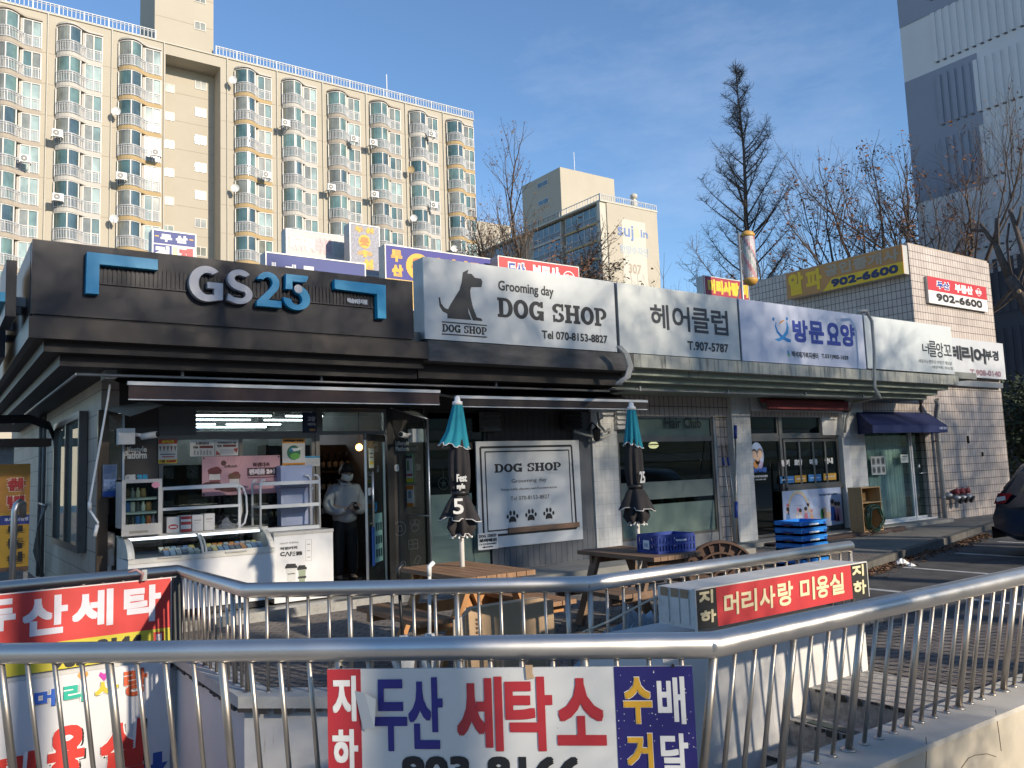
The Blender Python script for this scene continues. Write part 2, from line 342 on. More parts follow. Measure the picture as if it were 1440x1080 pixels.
def bay_curve(n=16):
    pts = []
    for i in range(n + 1):                       # S-shaped front: a bow that runs out into a straight part
        u = 3.75 * i / n
        if u < 0.15: y = 0.15 + u * 1.5
        elif u < 2.0: s_ = (u - 0.15) / 1.85; y = 0.38 + 0.72 * math.sin(math.pi * min(1, s_ * 0.94 + 0.03)) ** 0.8
        else: y = 0.38 * max(0, 1 - (u - 2.0) / 0.5) + 0.18
        pts.append((u, -max(0.2, y)))
    return pts
BC = bay_curve()
def balcony_protos(slab):
    m = MB(); k = len(BC)                        # slab with wavy front; local z 0 = slab top
    def wav(z0, z1, out, mt):
        ring = [(u, y - out) for u, y in BC]; v0 = [(u, y, z1) for u, y in ring] + [(u, y, z0) for u, y in ring] + [(3.75, 0.0, z1), (0, 0.0, z1), (3.75, 0.0, z0), (0, 0.0, z0)]
        fs = [(i, k + i, k + i + 1, i + 1) for i in range(k - 1)] + [tuple(list(range(k)) + [2 * k, 2 * k + 1]), tuple([2 * k + 3, 2 * k + 2] + list(range(2 * k - 1, k - 1, -1))), (k - 1, 2 * k - 1, 2 * k + 2, 2 * k), (2 * k + 1, 2 * k + 3, k, 0)]
        m.add(v0, fs, mt)
    wav(-0.36, 0.0, 0.06, slab); wav(-0.40, -0.365, 0.10, slab)
    g = MB(); H0, H1 = 0.0, 2.46
    cut = [i for i, (u, y) in enumerate(BC) if u <= 2.1]
    for q, i in enumerate(cut[:-1]):
        (u0, y0), (u1, y1) = BC[i], BC[i + 1]; gm = 'L' if u1 < 1.15 else 'R'
        g.add([(u0, y0, H0), (u1, y1, H0), (u1, y1, H1), (u0, y0, H1)], [(0, 1, 2, 3)], gm, False)
    uu, yy = BC[cut[0]]; g.add([(uu, 0, H0), (uu, yy, H0), (uu, yy, H1), (uu, 0, H1)], [(0, 1, 2, 3)], 'L')
    for i in (cut[0], cut[len(cut) // 2], cut[-1]):
        u, y = BC[i]; g.box(u - 0.05, y - 0.05, H0, u + 0.05, y + 0.05, H1, win_frame)
    for i in cut[:-1]:
        (u0, y0), (u1, y1) = BC[i], BC[i + 1]; g.beam((u0, y0 - 0.01, H1 - 0.03), (u1, y1 - 0.01, H1 - 0.03), 0.08, 0.08, win_frame); g.beam((u0, y0 - 0.01, 1.0), (u1, y1 - 0.01, 1.0), 0.05, 0.06, win_frame)
    s = MB(); u0, u1, y = 2.28, 3.68, -0.24
    s.add([(u0, y, 0.05), ((u0 + u1) / 2, y, 0.05), ((u0 + u1) / 2, y, 2.4), (u0, y, 2.4)], [(0, 1, 2, 3)], 'A'); s.add([((u0 + u1) / 2, y + 0.03, 0.05), (u1, y + 0.03, 0.05), (u1, y + 0.03, 2.4), ((u0 + u1) / 2, y + 0.03, 2.4)], [(0, 1, 2, 3)], 'B')
    for x in (u0, (u0 + u1) / 2, u1): s.box(x - 0.045, y - 0.06, 0, x + 0.045, y + 0.06, 2.46, win_frame)
    s.box(u0, y - 0.06, 2.38, u1, y + 0.06, 2.46, win_frame); s.box(u0, y - 0.05, 0.98, u1, y + 0.05, 1.04, win_frame); s.box(2.05, y - 0.02, 0, u0, 0.0, 2.46, slab_white); s.box(u1, y - 0.02, 0, 3.75, 0, 2.46, slab_white)
    r = MB()
    for i in range(k - 1):
        (a0, b0), (a1, b1) = BC[i], BC[i + 1]; o = 0.10 if a1 < 2.3 else 0.05
        for z, q in ((1.02, 0.07), (0.84, 0.04), (0.10, 0.05)): r.beam((a0, b0 - o, z), (a1, b1 - o, z), q, q, rail_paint)
        for tt in (0.0, 0.5): x = a0 + (a1 - a0) * tt; y2 = b0 + (b1 - b0) * tt - o; q = 0.035 if (i % 5 == 0 and tt == 0) else 0.016; r.box(x - q, y2 - q, 0.0, x + q, y2 + q, 1.0, rail_paint)
    return m, g, s, r
def skin(mb, mapping):                           # swap letter codes for real glass
    mb2 = MB(); mb2.v, mb2.f, mb2.mi, mb2.sm = mb.v, mb.f, mb.mi, mb.sm; mb2.mats = [mapping.get(x, x) if isinstance(x, str) else x for x in mb.mats]; return mb2
SL = {}
def mesh_of(mb, name):
    o = mb.build(name); me = o.data; bpy.data.objects.remove(o); return me
bays = [({'L': g_grey, 'R': g_bluegrey}), ({'L': g_grey, 'R': g_green}), ({'L': g_dark, 'R': g_bluegrey}), ({'L': g_green, 'R': g_green})]
sides = [({'A': g_grey, 'B': g_pale}), ({'A': g_pale, 'B': g_pale}), ({'A': g_grey, 'B': g_green}), ({'A': g_dark, 'B': g_grey})]
for nm, sm_ in (('w', slab_white), ('t', slab_tan), ('g', slab_gold)):
    m, g, s, r = balcony_protos(sm_); SL[nm] = mesh_of(m, 'balcony')
BAY = [mesh_of(skin(g, q), 'bay_window') for q in bays]; SID = [mesh_of(skin(s, q), 'side_window') for q in sides]; RAIL = mesh_of(r, 'railing')
cols = [(-5.9, 't'), (-0.9 + 4.6 - 0.15, 't'), (8.46, 'w'), (13.58, 'g'), (24.33, 'g'), (29.22, 'w'), (34.25, 't'), (39.25, 't'), (44.15, 'w'), (49.13, 'g')]
def child(name, me, parent, loc):
    o = bpy.data.objects.new(name, me); COL.objects.link(o); o.parent = parent; o.location = loc; return o
arnd = random.Random(5)
for ci, (x, sl_) in enumerate(cols):
    for k in range(10 if ci < 4 else 9):
        z = 40.45 - 2.88 * k
        bal = child('balcony', SL[sl_], apt, Vector((x, YA, z)) - apt.location)
        child('bay_window', arnd.choice(BAY), bal, (0, 0, 0)); child('side_window', arnd.choice(SID), bal, (0, 0, 0)); child('railing', RAIL, bal, (0, 0, 0))
for x, sl_ in cols:                              # hoods above the top floor
    cap = MB(); ring = [(x + u, YA + y - 0.08) for u, y in BC] + [(x + 3.75, YA), (x, YA)]; cap.prism(ring, 43.05, 43.22, {'w': slab_white, 't': slab_tan, 'g': slab_white}[sl_]); cap.build('hood', apt)

# air conditioners and dishes fixed outside the balconies
acb = MB(); acb.box(-0.42, -0.3, 0, 0.42, 0, 0.62, white); acw = None
ORD = ['second', 'third', 'fourth', 'fifth', 'sixth', 'seventh', 'eighth', 'ninth', 'tenth']
acs = [(35, 222, '5th floor from the roof at the far left'), (80, 186, '5th floor of the second column from the left'), (81, 276, '7th floor of the second column from the left'), (219, 213, '4th floor beside the stair tower'), (170, 246, '5th floor beside the stair tower, left end'), (374, 244, '4th floor right of the stair tower'), (401, 171, '2nd floor, second column right of the tower'), (497, 193, '2nd floor, third column right of the tower'), (465, 261, '4th floor, third column right of the tower'), (524, 198, '2nd floor, fourth column right of the tower'), (526, 271, '4th floor, fourth column right of the tower'), (606, 186, '1st floor, fifth column right of the tower'), (609, 286, '4th floor, fifth column right of the tower')]
ac0 = None
for px, py, wh in acs:
    p = onY(px, py + 7, YA - 1.25); lab = 'white air conditioner unit on the ' + wh
    if ac0 is None:
        ac0 = thing('air_conditioner', lab, 'air conditioner', p, 'air conditioners on the apartment block')
        f = FY(p.y - 0.3); m = MB(); m.box(p.x - 0.42, p.y - 0.3, p.z, p.x + 0.42, p.y, p.z + 0.64, white); m.build('casing', ac0)
        m = MB(); m.disc(f, p.x - 0.1, p.z + 0.32, 0.26, 0.26, 0.0, 0.012, black, 16); m.disc(f, p.x - 0.1, p.z + 0.32, 0.07, 0.07, 0.012, 0.02, white, 10)
        for rr in (0.12, 0.19): 
            for i in range(16): a0 = i * math.pi / 8; m.beam(f.pt(p.x - 0.1 + rr * math.cos(a0), p.z + 0.32 + rr * math.sin(a0), 0.02), f.pt(p.x - 0.1 + rr * math.cos(a0 + 0.4), p.z + 0.32 + rr * math.sin(a0 + 0.4), 0.02), 0.012, 0.01, white)
        m.build('fan_grille', ac0)
        m = MB(); m.box(p.x - 0.45, p.y - 0.3, p.z - 0.06, p.x - 0.38, p.y + 0.45, p.z, grey_metal); m.box(p.x + 0.38, p.y - 0.3, p.z - 0.06, p.x + 0.45, p.y + 0.45, p.z, grey_metal); m.build('bracket', ac0)
    else:
        c = copy_tree(ac0); c.location = p; c['label'] = lab
for px, py, wh in ((164, 157, 'on the fourth floor left of the stair tower'), (161, 308, 'low on the column left of the stair tower'), (328, 113, 'on the top floor right of the stair tower'), (331, 265, 'low on the wall right of the stair tower'), (578, 239, 'tinted orange on the third floor'), (582, 307, 'low on the fifth column right of the tower'), (639, 350, 'low on the last column at the right end')):
    p = onY(px, py, YA - 0.9); mt = slab_gold if 'orange' in wh else white
    d = thing('satellite_dish', 'small round satellite dish ' + wh, 'satellite dish', p, 'satellite dishes on the apartment block')
    f = Fr((p.x, p.y), (0.9, -0.43)); m = MB(); k = len(m.v); n_ = 16
    rings = [(0.0, 0.0), (0.16, 0.015), (0.30, 0.06), (0.40, 0.12)]
    vs_ = [f.pt(0, p.z, 0)] + [f.pt(rr * math.cos(2 * math.pi * j / n_), p.z + rr * math.sin(2 * math.pi * j / n_), dd) for rr, dd in rings[1:] for j in range(n_)]
    fs = [(0, 1 + j, 1 + (j + 1) % n_) for j in range(n_)] + [(1 + q * n_ + j, 1 + (q + 1) * n_ + j, 1 + (q + 1) * n_ + (j + 1) % n_, 1 + q * n_ + (j + 1) % n_) for q in range(2) for j in range(n_)]
    m.add(vs_, fs, mt, True); m.build('dish', d); m = MB(); m.tube([f.pt(0, p.z, -0.02), f.pt(0, p.z - 0.2, -0.4)], 0.04, grey_metal, 6); m.tube([f.pt(0, p.z - 0.38, 0.1), f.pt(0, p.z - 0.02, 0.4)], 0.025, grey_metal, 5); m.build('arm', d)

# ================================================================== block 307, end-on
b307 = thing('apartment_block', 'cream apartment block seen end-on with number 307 and blue lettering on its gable', 'apartment building', (92, 95, 0))
X0, X1, Y7, T7 = 86.5, 98.0, 95.0, 43.3
m = MB(); m.box(X0 + 0.4, Y7, 0, X1, Y7 + 62, T7, cream); m.box(X0 - 0.9, Y7 + 0.2, 0, X0 + 0.4, Y7 + 0.9, T7, cream2); m.build('wall', b307)
pale = mat('pale_panel', (0.52, 0.495, 0.43), 0.85, var=0.03, scale=0.3, mode='world', spec=0.2); salmon = mat('salmon_panel', (0.46, 0.38, 0.32), 0.85, var=0.05, scale=0.5, mode='world', spec=0.2)
f7 = FY(Y7); m = MB(); m.rect(f7, X0 + 3.4, 0, X0 + 8.6, T7 - 2.2, 0.0, 0.03, pale); m.rect(f7, X0 + 3.4, 28.6, X0 + 8.6, 30.3, 0.03, 0.04, salmon); m.build('gable_panel', b307)
m = MB(); ib = mat('faded_blue', (0.15, 0.22, 0.40), 0.8, var=0.1, scale=1); iy = mat('faded_yellow', (0.55, 0.49, 0.34), 0.8, var=0.05)
m.tpx(f7, 'suj', (869, 336), (890, 318), 0.045, ib, 0.05); m.tpx(f7, 'a', (891, 333), (899, 322), 0.045, iy, 0.05); m.tpx(f7, 'in', (901, 334), (910.5, 325), 0.045, ib, 0.05)
m.tpx(f7, '한양수자인', (872, 355), (911.5, 350), 0.045, mat('faded_grey_blue', (0.36, 0.42, 0.48), 0.8), 0.03); m.tpx(f7, '307', (884, 384), (901.5, 373), 0.045, mat('faded_brown', (0.36, 0.30, 0.24), 0.8), 0.05)
m.build('lettering', b307)
m = MB(); m.box(X0 - 1.0, Y7 - 0.1, T7, X1 + 0.1, Y7 + 62, T7 + 0.25, cream2); m.build('roof', b307)
m = MB(); roof_rail(m, X0 - 0.8, X1, Y7 + 0.1, T7 + 0.25, rail_paint, 0.4)
k = 90
for i in range(k): y = Y7 + 0.3 + i * 0.68; q = 0.06 if i % 4 == 0 else 0.03; m.box(X0 - 0.8 - q, y - q, T7 + 0.25, X0 - 0.8 + q, y + q, T7 + 1.25, rail_paint)
m.box(X0 - 0.85, Y7, T7 + 1.2, X0 - 0.75, Y7 + 62, T7 + 1.3, rail_paint); m.build('roof_railing', b307)
for y0, y1, tz in ((Y7 + 10, Y7 + 21, 52.2), (Y7 + 42, Y7 + 53, 52.2)):
    m = MB(); m.box(X0 - 0.6, y0, T7 + 0.2, X0 + 11.6, y1, tz, cream); m.build('stair_tower', b307)
    for z in (47.0, 50.2):
        q = MB(); q.box(X0 - 0.68, y0 + 3.4, z, X0 - 0.58, y0 + 6.4, z + 1.0, win_frame); q.box(X0 - 0.7, y0 + 3.5, z + 0.1, X0 - 0.66, y0 + 4.9, z + 0.9, g_bluegrey); q.box(X0 - 0.7, y0 + 5.0, z + 0.1, X0 - 0.66, y0 + 6.3, z + 0.9, g_bluegrey); q.build('window', b307)
m = MB(); m.tube([(X0 + 6, Y7 + 14, 52.2), (X0 + 6, Y7 + 14, 57.5)], 0.06, white, 6); m.build('antenna', b307)
m = MB(); m.lathe((X0 + 8, Y7 + 1.6, T7), [(0.55, 0), (0.55, 1.9), (0.3, 2.0), (0.3, 2.3), (0.6, 2.35), (0.6, 2.9), (0.1, 3.2)], cream2, 12); m.build('roof_vent', b307)
for bi, y0 in enumerate((1.2, 10.4, 22.5, 31.7, 41, 50.5)):
    for k in range(7):
        z = 40.3 - 2.88 * k; y = Y7 + y0; m = MB(); m.box(X0 - 0.75, y, z - 0.3, X0 + 0.4, y + 8.2, z, slab_white if bi % 2 else slab_gold); m.box(X0 - 0.7, y, z, X0 + 0.4, y + 0.15, z + 2.58, cream2)
        bl = m.build('balcony', b307); m = MB(); m.box(X0 - 0.5, y + 0.2, z, X0 - 0.42, y + 8.1, z + 2.55, g_bluegrey if (k + bi) % 3 else g_dark)
        for q in range(6): m.box(X0 - 0.56, y + 0.2 + q * 1.56, z, X0 - 0.4, y + 0.3 + q * 1.56, z + 2.55, win_frame)
        m.build('window', bl); m = MB()
        for zz in (0.08, 0.98): m.box(X0 - 0.72, y, z + zz, X0 - 0.66, y + 8.2, z + zz + 0.05, rail_paint)
        for q in range(40): m.box(X0 - 0.71, y + q * 0.205, z, X0 - 0.68, y + q * 0.205 + 0.03, z + 1.0, rail_paint)
        m.build('railing', bl)

# ================================================================== grey ribbed block at the right
XG, YG = 34.5, 18.17
grey = thing('apartment_block', 'tall grey block with ribbed gable wall and blue-grey painted squares at right edge', 'apartment building', (XG + 8, YG - 6, 0))
gl = mat('grey_render', (0.62, 0.625, 0.63), 0.85, var=0.05, scale=0.5, mode='world', spec=0.2); gb = mat('blue_grey_render', (0.27, 0.30, 0.36), 0.85, var=0.05, scale=0.5, mode='world', spec=0.2)
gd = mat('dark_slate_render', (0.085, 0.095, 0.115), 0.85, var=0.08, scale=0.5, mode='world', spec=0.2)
fg = FX(XG); DEP = 12.5; m = MB()
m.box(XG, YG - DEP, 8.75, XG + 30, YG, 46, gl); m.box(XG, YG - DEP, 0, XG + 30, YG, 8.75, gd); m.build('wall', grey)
FL = 2.77
def ribs(z0, z1, ua, ub, mt, dash):
    q = MB(); n_ = max(2, int((ub - ua) / 0.30))
    for i in range(n_):
        u = ua + (ub - ua) * i / n_; wd = (ub - ua) / n_; q.poly(fg, [(u + wd * 0.08, z0), (u + wd * 0.62, z0), (u + wd * 0.62, z1), (u + wd * 0.08, z1)], 0.0, 0.045, mt)
    if dash:
        for i in range(n_): u = ua + (ub - ua) * i / n_; q.rect(fg, u + 0.1, z0 - 0.07, u + 0.22, z0 - 0.02, 0.0, 0.03, gd)
    return q
def U(py_y): return -py_y
u0 = -(YG - 1.35); u1 = -(YG - DEP + 0.3)
for k in range(-3, 14):
    zb = 9.75 + FL * k
    if zb < 0.2: continue
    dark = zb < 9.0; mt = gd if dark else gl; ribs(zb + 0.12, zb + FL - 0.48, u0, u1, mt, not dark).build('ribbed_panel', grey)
q = MB()
for za, zb, y0, y1 in ((12.4, 17.85, YG, YG - 3.05), (20.35, 26.0, YG, YG - 3.05)):
    q.rect(fg, -y0, za, -y1, zb, 0.0, 0.02, gb)
    k0 = int((za - 9.75) / FL) - 1
    for k in range(k0, k0 + 6):
        z0, z1 = max(za, 9.75 + FL * k + 0.12), min(zb, 9.75 + FL * k + FL - 0.48)
        if z1 - z0 < 0.3: continue
        n_ = int((-y1 - u0) / 0.30)
        for i in range(n_): u = u0 + (u1 - u0) / int((u1 - u0) / 0.30) * i; wd = (u1 - u0) / int((u1 - u0) / 0.30); q.poly(fg, [(u + wd * 0.05, z0 + 0.01), (u + wd * 0.65, z0 + 0.01), (u + wd * 0.65, z1 - 0.01), (u + wd * 0.05, z1 - 0.01)], 0.02, 0.075, gb)
q.build('painted_square', grey)
# ================================================================== ground
pav = brick('terrace_pavers', (0.23, 0.20, 0.175), (0.165, 0.145, 0.13), (0.06, 0.055, 0.05), 0.20, 0.10, 0.008, 0.5, 0.85, 'ground', R_(45), 0.003)
paver_dark = brick('yard_pavers', (0.20, 0.17, 0.15), (0.145, 0.13, 0.12), (0.045, 0.04, 0.037), 0.22, 0.11, 0.010, 0.5, 0.85, 'ground', R_(20), 0.004)
asph = mat('asphalt', (0.078, 0.076, 0.076), 0.9, var=0.35, scale=3, bmp=0.004, mode='world', dirt=((0.10, 0.095, 0.09), 0.06), spec=0.3)
conc = mat('walk_concrete', (0.19, 0.18, 0.16), 0.9, var=0.22, scale=1.6, bmp=0.003, mode='world', dirt=((0.07, 0.065, 0.06), 0.05), spec=0.3)
kerbm = mat('kerb_stone', (0.11, 0.105, 0.095), 0.85, var=0.2, scale=4, bmp=0.003, mode='world', dirt=((0.08, 0.075, 0.07), 0.05), spec=0.3)
wall_white = mat('stairwell_white', (0.66, 0.65, 0.63), 0.8, var=0.06, scale=1.5, bmp=0.004, mode='world', dirt=((0.36, 0.35, 0.32), -0.02), streak=((0.42, 0.36, 0.27), -0.07), spec=0.3)
wall_cream = mat('kerb_wall_cream', (0.50, 0.45, 0.36), 0.85, var=0.10, scale=2.0, bmp=0.005, mode='world', dirt=((0.26, 0.21, 0.15), 0.0), streak=((0.30, 0.24, 0.17), -0.04), spec=0.3)
m = MB(); m.add([(-400, -400, -1.2), (500, -400, -1.2), (500, 600, -1.2), (-400, 600, -1.2)], [(0, 1, 2, 3)], mat('street_bounce', (0.36, 0.34, 0.31), 0.9, var=0.15, scale=0.6, mode='world', spec=0.3))  # unseen street sheet, made pale to bounce sunlight onto the shop fronts
kind(m.build('ground'), 'structure')
A0, A1, A2, A3 = (-0.75, 6.16), (0.34, 5.18), (3.04, 2.74), (14.0, 2.73)      # near railing line
B0, B1, B2, B3, B4 = (-6.0, 8.60), (2.03, 8.60), (2.05, 6.56), (4.0, 4.76), (7.30, 4.78)
m = MB(); m.prism([(-30, 9.0), (-30, 60), (13.2, 60), (13.2, 7.9), (8.6, 6.7), (8.0, 4.9), (7.35, 4.86), (4.05, 4.86), (2.15, 6.60), (2.13, 8.70), (-6, 8.70), (-6, 9.0)], -1.1, 0.0, pav); kind(m.build('terrace_pavement'), 'structure')
m = MB(); m.prism([(13.2, 7.9), (13.2, 60), (120, 60), (120, 36), (19.75, 9.41), (14.93, 8.27)], -1.1, 0.0, conc); kind(m.build('pavement'), 'structure')
m = MB(); m.prism([(8.6, 6.7), (13.2, 7.9), (14.93, 8.27), (19.75, 9.41), (120, 36), (120, 2.95), (9.3, 2.95), (8.0, 4.86)], -1.05, -0.10, asph); kind(m.build('parking_asphalt'), 'structure')
m = MB(); m.prism([(6.15, 4.85), (7.35, 4.86), (8.0, 4.86), (9.3, 2.95), (6.15, 2.98)], -1.05, -0.02, paver_dark); kind(m.build('yard_paving'), 'structure')
def kerb(m, pts, w_, z0, z1, mt):
    for (xa, ya), (xb, yb) in zip(pts, pts[1:]):
        L = math.hypot(xb - xa, yb - ya); k = max(1, int(L / 0.95)); tx, ty = (xb - xa) / L, (yb - ya) / L
        for i in range(k):
            s0, s1 = L * i / k + 0.006, L * (i + 1) / k - 0.006
            m.prism([(xa + tx * s0, ya + ty * s0), (xa + tx * s1, ya + ty * s1), (xa + tx * s1 - ty * w_, ya + ty * s1 + tx * w_), (xa + tx * s0 - ty * w_, ya + ty * s0 + tx * w_)], z0, z1, mt)
m = MB(); kerb(m, [(10.2, 7.10), (13.2, 7.88), (14.93, 8.25), (19.75, 9.39), (40, 14.5)], 0.14, -0.6, 0.022, kerbm); kind(m.build('kerb'), 'structure')
line = mat('road_paint', (0.42, 0.42, 0.41), 0.8, var=0.25, scale=9, mode='world', dirt=((0.09, 0.09, 0.09), 0.06))
m = MB()
for x in (10.3, 12.6, 14.9, 17.2): m.box(x - 0.055, 3.6, -0.1, x + 0.055, 7.0 + (x - 10.3) * 0.15, -0.096, line)
kind(m.build('parking_markings'), 'structure')
# step in front of the shops, with a checker-plate edge by the convenience store
plate = mat('checker_plate', (0.33, 0.33, 0.32), 0.42, 0.8, 0.15, 10, dirt=((0.14, 0.12, 0.10), 0.05)); sill = mat('step_concrete', (0.27, 0.265, 0.24), 0.9, var=0.15, scale=2, mode='world', spec=0.3, dirt=((0.10, 0.10, 0.09), 0.02))
st = thing('shop_step', 'low concrete step along the shop fronts edged with checker plate', 'step', (8, 10.3, 0))
m = MB(); m.box(0.9, 9.86, 0.0, 12.2, 11.3, 0.10, sill); m.box(12.2, 10.55, 0.0, 20.5, 11.3, 0.08, sill); m.build('slab', st)
m = MB(); m.box(1.2, 9.82, 0.0, 5.6, 9.858, 0.105, plate); m.box(1.2, 9.82, 0.1055, 5.6, 10.0, 0.113, plate)
for i in range(44):
    x = 1.25 + i * 0.1; m.obox((x, 9.817, 0.05 if i % 2 else 0.075), (0.018, 0, 0.018), (0, 0.004, 0), (-0.004, 0, 0.004), plate)
m.build('edge_plate', st)

# ================================================================== shop row
tileb = brick('pink_wall_tile', (0.57, 0.50, 0.445), (0.50, 0.43, 0.38), (0.10, 0.085, 0.075), 0.125, 0.195, 0.008, 0.0, 0.5, 'wall', 0, 0.004, ((0.30, 0.25, 0.21), -0.06))
tile_side = brick('beige_panel_tile', (0.44, 0.40, 0.345), (0.39, 0.35, 0.305), (0.15, 0.13, 0.11), 0.60, 0.28, 0.006, 0.5, 0.6, 'wall', 0, 0.003, ((0.28, 0.24, 0.2), -0.06))
tile_white = brick('white_tile', (0.66, 0.67, 0.65), (0.62, 0.63, 0.61), (0.42, 0.42, 0.40), 0.10, 0.20, 0.003, 0.0, 0.35, 'wall', 0, 0.001, ((0.5, 0.5, 0.47), -0.1))
fascia_m = mat('brown_fascia', (0.052, 0.044, 0.040), 0.42, 0.3, 0.1, 2, spec=0.4, mode='world', streak=((0.075, 0.062, 0.05), -0.05)); dark_brown = mat('dark_brown', (0.030, 0.025, 0.023), 0.55, var=0.1, scale=3)
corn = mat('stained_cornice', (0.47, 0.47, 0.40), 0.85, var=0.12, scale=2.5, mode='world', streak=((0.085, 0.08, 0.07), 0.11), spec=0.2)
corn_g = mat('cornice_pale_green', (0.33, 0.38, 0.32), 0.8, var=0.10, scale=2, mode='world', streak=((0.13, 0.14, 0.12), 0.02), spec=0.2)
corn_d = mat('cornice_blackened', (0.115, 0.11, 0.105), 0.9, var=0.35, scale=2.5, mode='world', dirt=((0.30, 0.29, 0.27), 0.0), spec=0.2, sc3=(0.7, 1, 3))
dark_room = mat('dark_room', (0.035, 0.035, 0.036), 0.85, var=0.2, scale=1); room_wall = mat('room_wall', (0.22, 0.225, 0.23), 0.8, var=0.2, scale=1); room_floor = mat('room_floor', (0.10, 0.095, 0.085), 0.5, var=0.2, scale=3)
siding = mat('grey_siding', (0.095, 0.105, 0.118), 0.55, var=0.12, scale=3, sc3=(6, 6, 0.5)); roofm = mat('roof_membrane', (0.22, 0.23, 0.21), 0.9, var=0.2, scale=1)
win_alu = mat('grey_alu_frame', (0.155, 0.15, 0.14), 0.4, 0.6, 0.12, 5); black_alu = mat('black_alu_frame', (0.035, 0.035, 0.035), 0.35, 0.5, 0.1, 5); white_alu = mat('white_alu_frame', (0.66, 0.67, 0.66), 0.4, 0.1, 0.04, 5)
pane = glass('clear_pane', (0.75, 0.83, 0.81), 0.045); pane_dark = glass('tinted_pane', (0.42, 0.48, 0.47), 0.05); pane_film = glass('green_film_pane', (0.55, 0.66, 0.62), 0.05, haze=((0.22, 0.31, 0.28), 0.62)); pane_frost = glass('frosted_pane', (0.6, 0.68, 0.66), 0.05, haze=((0.36, 0.44, 0.42), 0.45))
YF = 11.0; F11 = FY(YF)
row = thing('shop_row', 'single-storey shop row with dark brown and stained pale cornices over glass fronts', 'shop building', (11, 15, 0))
# walls: side wall, back wall, partitions, band over the windows
m = MB(); m.box(1.70, 11.0, 0, 1.90, 24, 3.15, tile_side); m.build('side_wall', row)
m = MB(); m.box(1.9, 23.8, 0, 20.2, 24, 3.15, tile_side); m.build('back_wall', row)
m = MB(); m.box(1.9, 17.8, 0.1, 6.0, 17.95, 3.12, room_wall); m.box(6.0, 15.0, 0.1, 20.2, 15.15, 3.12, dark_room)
for x in (5.98, 9.95, 13.35, 17.2): m.box(x, 11.25, 0.1, x + 0.1, 17.8, 3.12, room_wall)
m.build('partition_wall', row)
m = MB(); m.box(1.9, 11.2, 0.08, 20.2, 23.8, 0.11, room_floor); m.build('shop_floor', row)
m = MB(); m.box(1.9, 11.2, 2.98, 20.2, 23.8, 3.12, room_wall); m.build('shop_ceiling', row)
m = MB(); m.box(5.3, 11.0, 2.62, 10.2, 11.2, 3.15, dark_brown); m.box(1.9, 11.0, 2.62, 5.3, 11.2, 3.15, dark_brown); m.box(10.2, 11.0, 2.55, 20.2, 11.2, 3.15, tileb); m.build('wall_band', row)
# roof and cornices
m = MB(); m.box(1.0, 9.75, 3.40, 20.6, 24.1, 3.55, roofm); m.build('roof', row)
m = MB(); m.box(0.80, 9.55, 3.165, 5.42, 9.62, 3.385, fascia_m); m.box(0.80, 9.62, 3.165, 0.87, 22, 3.385, fascia_m); m.build('brown_fascia', row)
m = MB()
for x0, y0, z0, z1 in ((0.95, 9.70, 3.05, 3.16), (1.12, 9.88, 2.93, 3.045)): m.box(x0, y0, z0, 5.42, 11.0, z1, dark_brown); m.box(x0, 11.0, z0, 1.7, 22, z1, dark_brown)
m.box(0.87, 9.62, 3.162, 5.42, 11.0, 3.40, dark_brown); m.box(0.87, 11.0, 3.162, 1.7, 22, 3.40, dark_brown); m.build('soffit', row)
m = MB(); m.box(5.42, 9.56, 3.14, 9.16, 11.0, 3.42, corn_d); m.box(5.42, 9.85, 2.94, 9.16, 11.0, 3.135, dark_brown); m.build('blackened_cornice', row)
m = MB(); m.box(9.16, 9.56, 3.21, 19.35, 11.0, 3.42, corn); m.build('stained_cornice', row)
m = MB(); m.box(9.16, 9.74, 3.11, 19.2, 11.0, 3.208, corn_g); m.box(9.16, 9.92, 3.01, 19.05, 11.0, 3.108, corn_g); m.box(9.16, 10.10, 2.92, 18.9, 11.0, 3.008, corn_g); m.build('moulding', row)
m = MB(); m.tube([(9.0, 10.02, 2.90), (16.9, 10.02, 2.90)], 0.018, grey_metal, 6); m.tube([(1.3, 10.0, 2.86), (9.0, 10.0, 2.86)], 0.018, grey_metal, 6); m.tube([(1.3, 10.0, 2.86), (1.3, 18, 2.86)], 0.018, grey_metal, 6)
for x in (2.4, 4.1, 6.8, 9.7, 11.9, 14.2, 16.2): m.box(x - 0.015, 10.0, 2.88, x + 0.015, 10.04, 2.96, grey_metal)
m.build('conduit', row)
# pillars
for x0, x1, mt, yo in ((9.40, 9.98, tile_white, 10.94), (13.04, 13.60, tile_white, 10.92), (17.0, 17.62, tile_white, 10.94)):
    m = MB(); m.box(x0, yo, 0, x1, 11.25, 2.92, mt); m.build('pillar', row)
m = MB(); m.box(16.75, 10.9, 2.1, 17.0, 11.2, 2.92, white); m.box(13.64, 10.9, 2.66, 17.0, 11.2, 2.92, white); m.box(16.72, 10.93, 0.1, 16.99, 11.2, 2.1, white); m.build('white_surround', row)
mirror = mat('polished_cladding', (0.50, 0.46, 0.41), 0.10, 1.0, 0.08, 3); brn_cl = mat('brown_cladding', (0.10, 0.078, 0.06), 0.3, 0.7, 0.15, 4)
m = MB(); m.box(1.66, 10.93, 0, 1.78, 11.0, 2.55, brn_cl); m.build('corner_trim', row)
m = MB(); c0 = 1.78
for i in range(12):                              # slightly dented polished sheet
    z0, z1 = 0.1 + i * 0.2, 0.1 + (i + 1) * 0.2; d0, d1 = 0.012 * math.sin(i * 1.9), 0.012 * math.sin((i + 1) * 1.9)
    m.add([(1.78, 10.93 + d0, z0), (1.93, 10.93 - d0, z0), (1.93, 10.93 - d1, z1), (1.78, 10.93 + d1, z1)], [(0, 1, 2, 3)], mirror, True)
